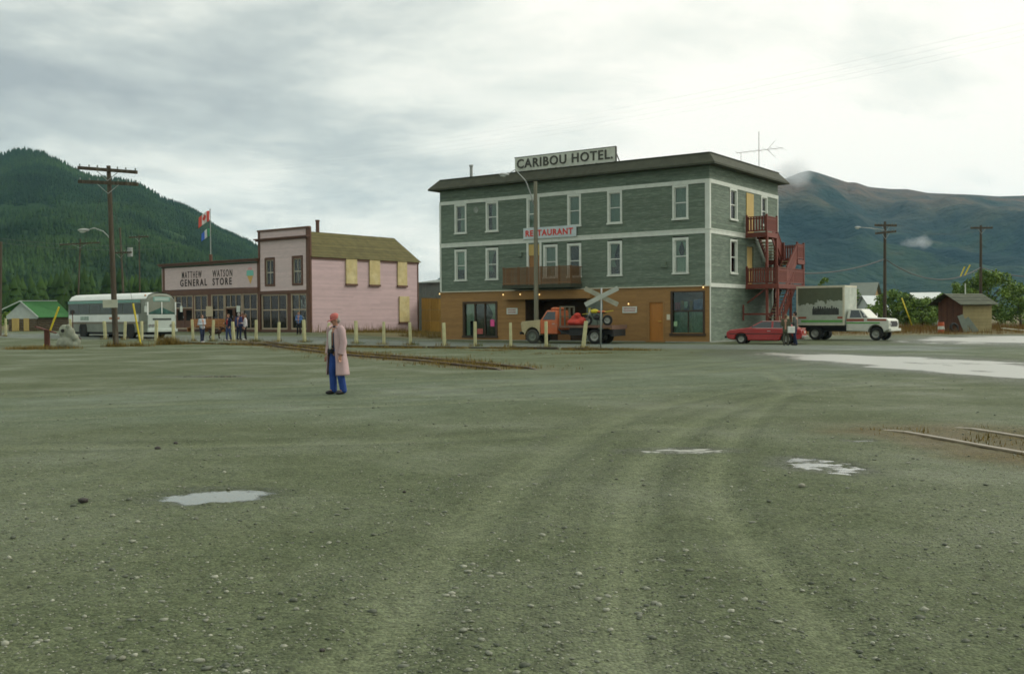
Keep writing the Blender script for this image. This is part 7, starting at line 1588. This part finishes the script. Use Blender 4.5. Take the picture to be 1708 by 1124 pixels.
def person(loc, face, h, lab, top, legs, hair=hair_b, shoes=shoe_d, step=0.0, arms=('down', 'down'), hem=0.86, vox=0.020, bend=0.0, tilt=(0, 0), hair_len=0, sleeve=True, trous_w=1.0, shl_r=0.078):
    """standing figure; local -Y is its front"""
    t = thing('person', lab, 'person', loc, math.atan2(face[0], -face[1]), 'people in the street'); s = h / 1.75
    V = lambda x, y, z: Vector((x * s, y * s, z * s))
    hip = [V(-0.09, 0, 0.93), V(0.09, 0, 0.93)]; kn = [V(-0.10, -0.03 - step * 0.5, 0.50), V(0.10, -0.02 + step * 0.4, 0.50)]; an = [V(-0.11, 0.01 - step, 0.085), V(0.11, 0.02 + step, 0.085)]
    yb = -bend; shl = [V(-0.185, yb, 1.43), V(0.185, yb, 1.43)]
    pose = {'down': (V(0.245, yb + 0.02, 1.13), V(0.25, yb - 0.05, 0.87)), 'bent': (V(0.25, yb + 0.04, 1.14), V(0.10, yb - 0.25, 1.15)), 'pocket': (V(0.29, yb + 0.06, 1.15), V(0.21, yb - 0.04, 0.95)), 'cam': (V(0.24, yb - 0.10, 1.17), V(0.07, yb - 0.24, 1.40)), 'hip': (V(0.33, yb + 0.06, 1.17), V(0.17, yb - 0.02, 1.02)), 'swing': (V(0.24, yb - 0.10, 1.14), V(0.25, yb - 0.26, 0.93))}
    el, wr = [], []
    for q, a in zip((-1, 1), arms):
        e_, w_ = pose[a]; el.append(Vector((q * e_.x, e_.y, e_.z))); wr.append(Vector((q * w_.x, w_.y, w_.z)))
    nk = V(0, yb + 0.005, 1.47); hc = V(0, yb - 0.02, 1.635); R3 = Euler((R(tilt[0]), 0, R(tilt[1]))).to_matrix()
    mb = MB(); head(mb, hc, s, R3); mb.capsule(nk, hc + V(0, 0.01, -0.06), 0.056 * s, 0.052 * s, 10)
    mb.capsule(V(0, 0, 0.95), V(0, yb * 0.6, 1.15), 0.135 * s, 0.125 * s); mb.capsule(V(0, yb * 0.6, 1.15), V(0, yb, 1.36), 0.125 * s, 0.13 * s); mb.capsule(shl[0], shl[1], 0.062 * s, 0.062 * s)
    for i, q in enumerate((-1, 1)):
        mb.capsule(hip[i], kn[i], 0.082 * s, 0.055 * s); mb.capsule(kn[i], an[i], 0.052 * s, 0.036 * s); mb.capsule(an[i], an[i] + V(0, -0.13, -0.04), 0.036 * s, 0.03 * s)
        mb.capsule(shl[i], el[i], 0.05 * s, 0.040 * s); mb.capsule(el[i], wr[i], 0.038 * s, 0.028 * s); hand(mb, wr[i], wr[i] - el[i], q, (0, -1, 0.02), s)
    body = put('body', remesh(mb, vox * 0.55, skin_m, 'body', 1), t)
    mb = MB(); tw = trous_w
    mb.capsule(V(-0.06, 0, 0.97), V(0.06, 0, 0.97), 0.125 * s, 0.125 * s)
    for i in (0, 1): mb.capsule(hip[i], kn[i], 0.098 * s * tw, 0.076 * s * tw); mb.capsule(kn[i], an[i] + V(0, 0.01, 0.0), 0.074 * s * tw, 0.066 * s * tw)
    put('trousers', remesh(mb, vox, legs, 'trousers', 2), t)
    mb = MB(); mb.capsule(V(-0.05, yb * 0.2, hem + 0.10), V(0.05, yb * 0.2, hem + 0.10), 0.135 * s, 0.135 * s); mb.capsule(V(-0.05, yb * 0.3, hem + 0.1), V(-0.06, yb, 1.32), 0.125 * s, 0.12 * s); mb.capsule(V(0.05, yb * 0.3, hem + 0.1), V(0.06, yb, 1.32), 0.125 * s, 0.12 * s); mb.capsule(shl[0], shl[1], shl_r * s, shl_r * s); mb.capsule(V(0, yb, 1.40), V(0, yb, 1.475), 0.085 * s * (shl_r / 0.078), 0.066 * s)
    for i in (0, 1):
        mb.capsule(shl[i], el[i] if sleeve else shl[i].lerp(el[i], 0.4), 0.070 * s * shl_r / 0.078, 0.058 * s * shl_r / 0.078)
        if sleeve: mb.capsule(el[i], el[i].lerp(wr[i], 0.92), 0.056 * s, 0.046 * s)
    put('jacket', remesh(mb, vox, top, 'jacket', 2), t)
    for i in (0, 1):
        mb = MB(); mb.ell(an[i] + V(0, -0.075, -0.045), (0.052 * s, 0.135 * s, 0.048 * s), 12, 8); mb.ell(an[i] + V(0, 0.0, -0.03), (0.046 * s, 0.06 * s, 0.055 * s), 10, 8); put('shoe', remesh(mb, 0.012, shoes, 'shoe', 1), t)
    if hair:
        mb = MB(); Vh = lambda x, y, z: hc + R3 @ (Vector((x, y, z)) * s); mb.ell(Vh(0, 0.026, 0.045), (0.086 * s, 0.096 * s, 0.096 * s), 16, 10, R3); mb.ell(Vh(0, 0.055, -0.02), (0.080 * s, 0.06 * s, (0.08 + hair_len) * s), 14, 10, R3); put('hair', remesh(mb, 0.016, hair, 'hair', 1), t)
    return t, dict(hc=hc, R3=R3, s=s, V=V, shl=shl, wr=wr, el=el, an=an)

navy = cloth('navy', (0.018, 0.026, 0.055)); denim = cloth('denim', (0.035, 0.060, 0.145)); blackc = cloth('black', (0.014, 0.014, 0.015)); palej = cloth('pale_blue', (0.42, 0.47, 0.50)); whitej = cloth('white', (0.60, 0.58, 0.58)); creamj = cloth('cream', (0.44, 0.42, 0.26)); bluej = cloth('blue', (0.075, 0.16, 0.34)); darkj = cloth('charcoal', (0.030, 0.032, 0.040)); olive = cloth('olive', (0.085, 0.088, 0.050)); maroon = cloth('maroon', (0.12, 0.02, 0.022))
def onground(x, y): return (x, y, gz(x, y))
person((-28.9, 84.6, 0.44), (0.6, 0.8), 1.72, 'person in cream jacket standing by the bus front', creamj, denim)
person(onground(-19.55, 64.8), (0.75, -0.66), 1.74, 'person in pale blue jacket and navy trousers nearest the railway', palej, navy, shoes=shoe_w, arms=('bent', 'bent'), step=0.10)
tc_, J = person(onground(-18.6, 67.4), (-0.6, -0.8), 1.74, 'person in navy jacket over red shirt before the store', navy, denim, shoes=shoe_w, arms=('bent', 'pocket'), step=0.08)
mb = MB(); mb.ell(J['V'](0, -0.115, 1.22), (0.07, 0.05, 0.2)); put('shirt', remesh(mb, 0.018, cloth('red', (0.36, 0.035, 0.03)), 'shirt', 1), tc_)
person(onground(-18.35, 69.0), (0.3, 0.95), 1.78, 'person in blue jacket half hidden behind the navy one', cloth('royal', (0.04, 0.055, 0.14)), navy, hair=hair_g)
person(onground(-17.7, 68.2), (-0.9, -0.3), 1.72, 'person in white jacket and black trousers', whitej, blackc, shoes=shoe_w, arms=('bent', 'down'), hair_len=0.05)
person((-22.2, 88.9, 0.45), (0.3, 0.95), 1.74, 'person in charcoal coat looking into the store window', darkj, cloth('grey', (0.09, 0.10, 0.11)), hair=hair_d)
person(onground(-16.1, 77.6), (-0.1, -1), 1.70, 'person in blue shirt and dark trousers by the store corner', bluej, blackc, arms=('bent', 'bent'))
person((-22.9, 87.4, 0.45), (-0.5, -0.8), 1.76, 'person in maroon jacket in front of the store door', maroon, blackc, hair=hair_g)
p1, J = person((14.75, 55.3, 0), (0.4, 0.9), 1.66, 'person in olive coat beside the red car', olive, cloth('olive_dark', (0.07, 0.07, 0.045)), hem=0.70, hair=hair_b, arms=('down', 'bent'), shoes=cloth('blue_shoe', (0.03, 0.045, 0.10)))
p2, J = person((15.28, 55.4, 0), (-0.75, 0.5), 1.80, 'dark haired person in grey jacket carrying a white bag', cloth('slate', (0.085, 0.095, 0.085)), navy, hair=hair_d, arms=('bent', 'bent'), step=0.08)
mb = MB(); mb.box(-0.20, 0.20, -0.06, 0.06, 0.0, 0.36); bag = mb.build('carrier_bag', cloth('bag_white', (0.62, 0.64, 0.58)), None, True, 30, loc=(15.0, 55.15, 0.66), rot=(0, 0, R(12)), bevel=0.03); tag(bag, 'white carrier bag held between the two people', 'bag')

# the man in the long coat
man, J = person((-3.79, 22.25, float(ground_h(-3.79, 22.25)[0])), (-0.72, -0.69), 1.72, 'man in long pinkish coat, red cap and blue jeans looking down', cloth('dark_shirt', (0.035, 0.045, 0.075)), cloth('blue_jeans', (0.022, 0.060, 0.235)), hair=hair_g, shoes=shoe_d, step=0.05, arms=('down', 'down'), vox=0.012, bend=0.03, tilt=(16, -22), hem=0.95, trous_w=1.18, sleeve=False, shl_r=0.055)
s = J['s']; V = J['V']
coat_m = pm('pinkish_coat', (0.45, 0.32, 0.315), 0.85, 0.08, 5, bump=0.3, bscale=9)
mb = MB(); rings = []; n = 30; gap = 0.62
for z, rx, ry, yo, g0 in ((1.475, 0.075, 0.070, 0.0, 0.75), (1.45, 0.13, 0.10, -0.01, 0.6), (1.40, 0.215, 0.135, -0.02, 0.45), (1.30, 0.225, 0.155, -0.02, 0.50), (1.15, 0.220, 0.165, -0.015, 0.55), (1.0, 0.225, 0.175, -0.01, 0.62), (0.85, 0.245, 0.195, -0.01, 0.68), (0.70, 0.262, 0.215, 0.0, 0.72), (0.55, 0.275, 0.230, 0.0, 0.74), (0.46, 0.285, 0.240, 0.005, 0.74), (0.42, 0.288, 0.242, 0.005, 0.74)):
    row = []
    for j in range(n + 1):
        a = -math.pi / 2 + g0 + (2 * math.pi - 2 * g0) * j / n; w = 1 + (0.045 * math.sin(a * 6 + z * 2.2) + 0.025 * math.sin(a * 11 - z * 5)) * min(1, max(0, 1.35 - z))
        row.append(V(rx * w * math.cos(a), yo + ry * w * math.sin(a), z))
    rings.append(row)
mb.loft(rings, False, False); co = mb.build('coat', coat_m, man, True)
md = co.modifiers.new('s', 'SOLIDIFY'); md.thickness = 0.014
for i, q in enumerate((-1, 1)):
    sh_, e_, w_ = J['shl'][i], J['el'][i], J['wr'][i]; e2 = e_ + Vector((q * 0.02, 0, 0)); mb = MB()
    mb.tube([sh_ + Vector((-q * 0.03, 0, 0.035)), sh_ + Vector((q * 0.03, 0, -0.03)), sh_.lerp(e2, 0.5), e2, e2.lerp(w_, 0.55), e2.lerp(w_, 0.95)], [0.075 * s, 0.092 * s, 0.084 * s, 0.078 * s, 0.074 * s, 0.070 * s], 16); mb.build('sleeve', coat_m, co, True, 60)
mb = MB(); rings = []
for (z, rr_) in ((1.46, 0.082), (1.50, 0.098), (1.475, 0.125)):
    rings.append([V(rr_ * math.cos(-math.pi / 2 + 0.6 + 5.08 * j / 16), -0.012 + rr_ * 0.85 * math.sin(-math.pi / 2 + 0.6 + 5.08 * j / 16), z) for j in range(17)])
mb.loft(rings, False, False); cl_ = mb.build('collar', coat_m, co, True); md = cl_.modifiers.new('s', 'SOLIDIFY'); md.thickness = 0.012
# pale scarf / shirt front
mb = MB(); rings = []
for z, w, y in ((1.46, 0.035, -0.085), (1.36, 0.05, -0.165), (1.2, 0.055, -0.172), (1.05, 0.05, -0.165), (0.96, 0.045, -0.16)): rings.append([V(-0.02 + q * w, y - 0.03 + abs(q) * 0.02, z) for q in (-1, -0.5, 0, 0.5, 1)])
mb.loft(rings, False, False); sc_ = mb.build('shirt_front', cloth('pale_shirt', (0.52, 0.54, 0.46)), man, True); md = sc_.modifiers.new('s', 'SOLIDIFY'); md.thickness = 0.015
mb = MB(); mb.box(-0.10, 0.06, -0.20, -0.12, 0.90, 1.0); tag_c = mb.build('camera_case', blackc, man, bevel=0.02); tag_c.scale = (s, s, s)
# cap with crown, brim
capm = pm('red_cap', (0.46, 0.13, 0.11), 0.8, 0.12, 6); hc, R3 = J['hc'], J['R3']
VH = lambda x, y, z: hc + R3 @ (Vector((x, y, z)) * s)
mb = MB(); rings = []
for z, r_ in ((0.022, 0.096), (0.05, 0.100), (0.09, 0.096), (0.125, 0.078), (0.145, 0.045), (0.150, 0.01)): rings.append([VH(r_ * 0.92 * math.cos(6.2832 * j / 20), 0.008 + r_ * 1.06 * math.sin(6.2832 * j / 20), z) for j in range(20)])
mb.loft(rings); cp = mb.build('cap', capm, man, True, 50)
mb = MB(); top_, bot_ = [], []
for j in range(13):
    a = math.pi + math.pi * j / 12; top_.append((math.cos(a) * 0.088, math.sin(a) * 0.10))
rings = [[VH(x, y, 0.036) for x, y in top_], [VH(x * 1.0, y - 0.085 * abs(math.sin(math.pi * j / 12)) ** 0.7, 0.012) for j, (x, y) in enumerate(top_)]]
mb.loft(rings, False, False); br_ = mb.build('brim', capm, cp, True); md = br_.modifiers.new('s', 'SOLIDIFY'); md.thickness = 0.008
for q in (-1, 1):
    mb = MB(); mb.ell(VH(q * 0.030, -0.083, -0.005), (0.013 * s, 0.006 * s, 0.006 * s), 8, 6, R3); mb.build('eye', hair_d, man, True)

# ------------------------------------------------------------------ dog and bench by the store
dog = thing('dog', 'dark brown dog standing beside the people', 'dog', onground(-20.4, 70.6), R(20)); dm = pm('dark_fur', (0.030, 0.018, 0.012), 0.9, 0.3, 12)
mb = MB(); mb.capsule((-0.28, 0, 0.46), (0.0, 0, 0.44), 0.13, 0.125); mb.capsule((0.0, 0, 0.44), (0.26, 0, 0.48), 0.125, 0.155); mb.capsule((0.30, 0, 0.54), (0.44, 0, 0.68), 0.10, 0.08); mb.ell((0.50, 0, 0.72), (0.12, 0.085, 0.09)); mb.capsule((0.55, 0, 0.70), (0.68, 0, 0.66), 0.055, 0.04); mb.capsule((-0.38, 0, 0.50), (-0.60, 0, 0.62), 0.04, 0.02)
for q in (-1, 1):
    mb.capsule((0.26, q * 0.08, 0.42), (0.24, q * 0.085, 0.22), 0.06, 0.04); mb.capsule((0.24, q * 0.085, 0.22), (0.27, q * 0.085, 0.04), 0.036, 0.034); mb.capsule((0.27, q * 0.085, 0.03), (0.33, q * 0.085, 0.025), 0.03, 0.025)
    mb.capsule((-0.30, q * 0.08, 0.44), (-0.24, q * 0.09, 0.30), 0.09, 0.055); mb.capsule((-0.24, q * 0.09, 0.30), (-0.38, q * 0.09, 0.19), 0.05, 0.034); mb.capsule((-0.38, q * 0.09, 0.19), (-0.36, q * 0.09, 0.04), 0.034, 0.032); mb.capsule((-0.36, q * 0.09, 0.03), (-0.30, q * 0.09, 0.025), 0.03, 0.025); mb.ell((0.44, q * 0.07, 0.76), (0.025, 0.02, 0.07))
put('body', remesh(mb, 0.018, dm, 'body', 2), dog)
bn = thing('store_bench', 'orange-brown wooden bench under the store windows', 'bench', (SX, SY, 0.42), ST)
om = pm('orange_wood', (0.36, 0.155, 0.045), 0.6, 0.15, 2, rnd=0.15, stretch=(0.5, 3, 3))
for k in range(5):
    mb = MB(); mb.box(5.2, 10.2, -0.62, -0.58, 0.52 + k * 0.14, 0.52 + k * 0.14 + 0.125); mb.build('back_slat', om, bn)
for k in range(3):
    mb = MB(); mb.box(5.2, 10.2, -1.1 + k * 0.16, -1.1 + k * 0.16 + 0.145, 0.43, 0.47); mb.build('seat_slat', om, bn)
for x in (5.4, 7.7, 10.0):
    mb = MB(); mb.box(x - 0.06, x + 0.06, -1.08, -0.6, 0, 0.43); mb.box(x - 0.05, x + 0.05, -0.58, -0.53, 0, 1.22); mb.build('leg', om, bn)
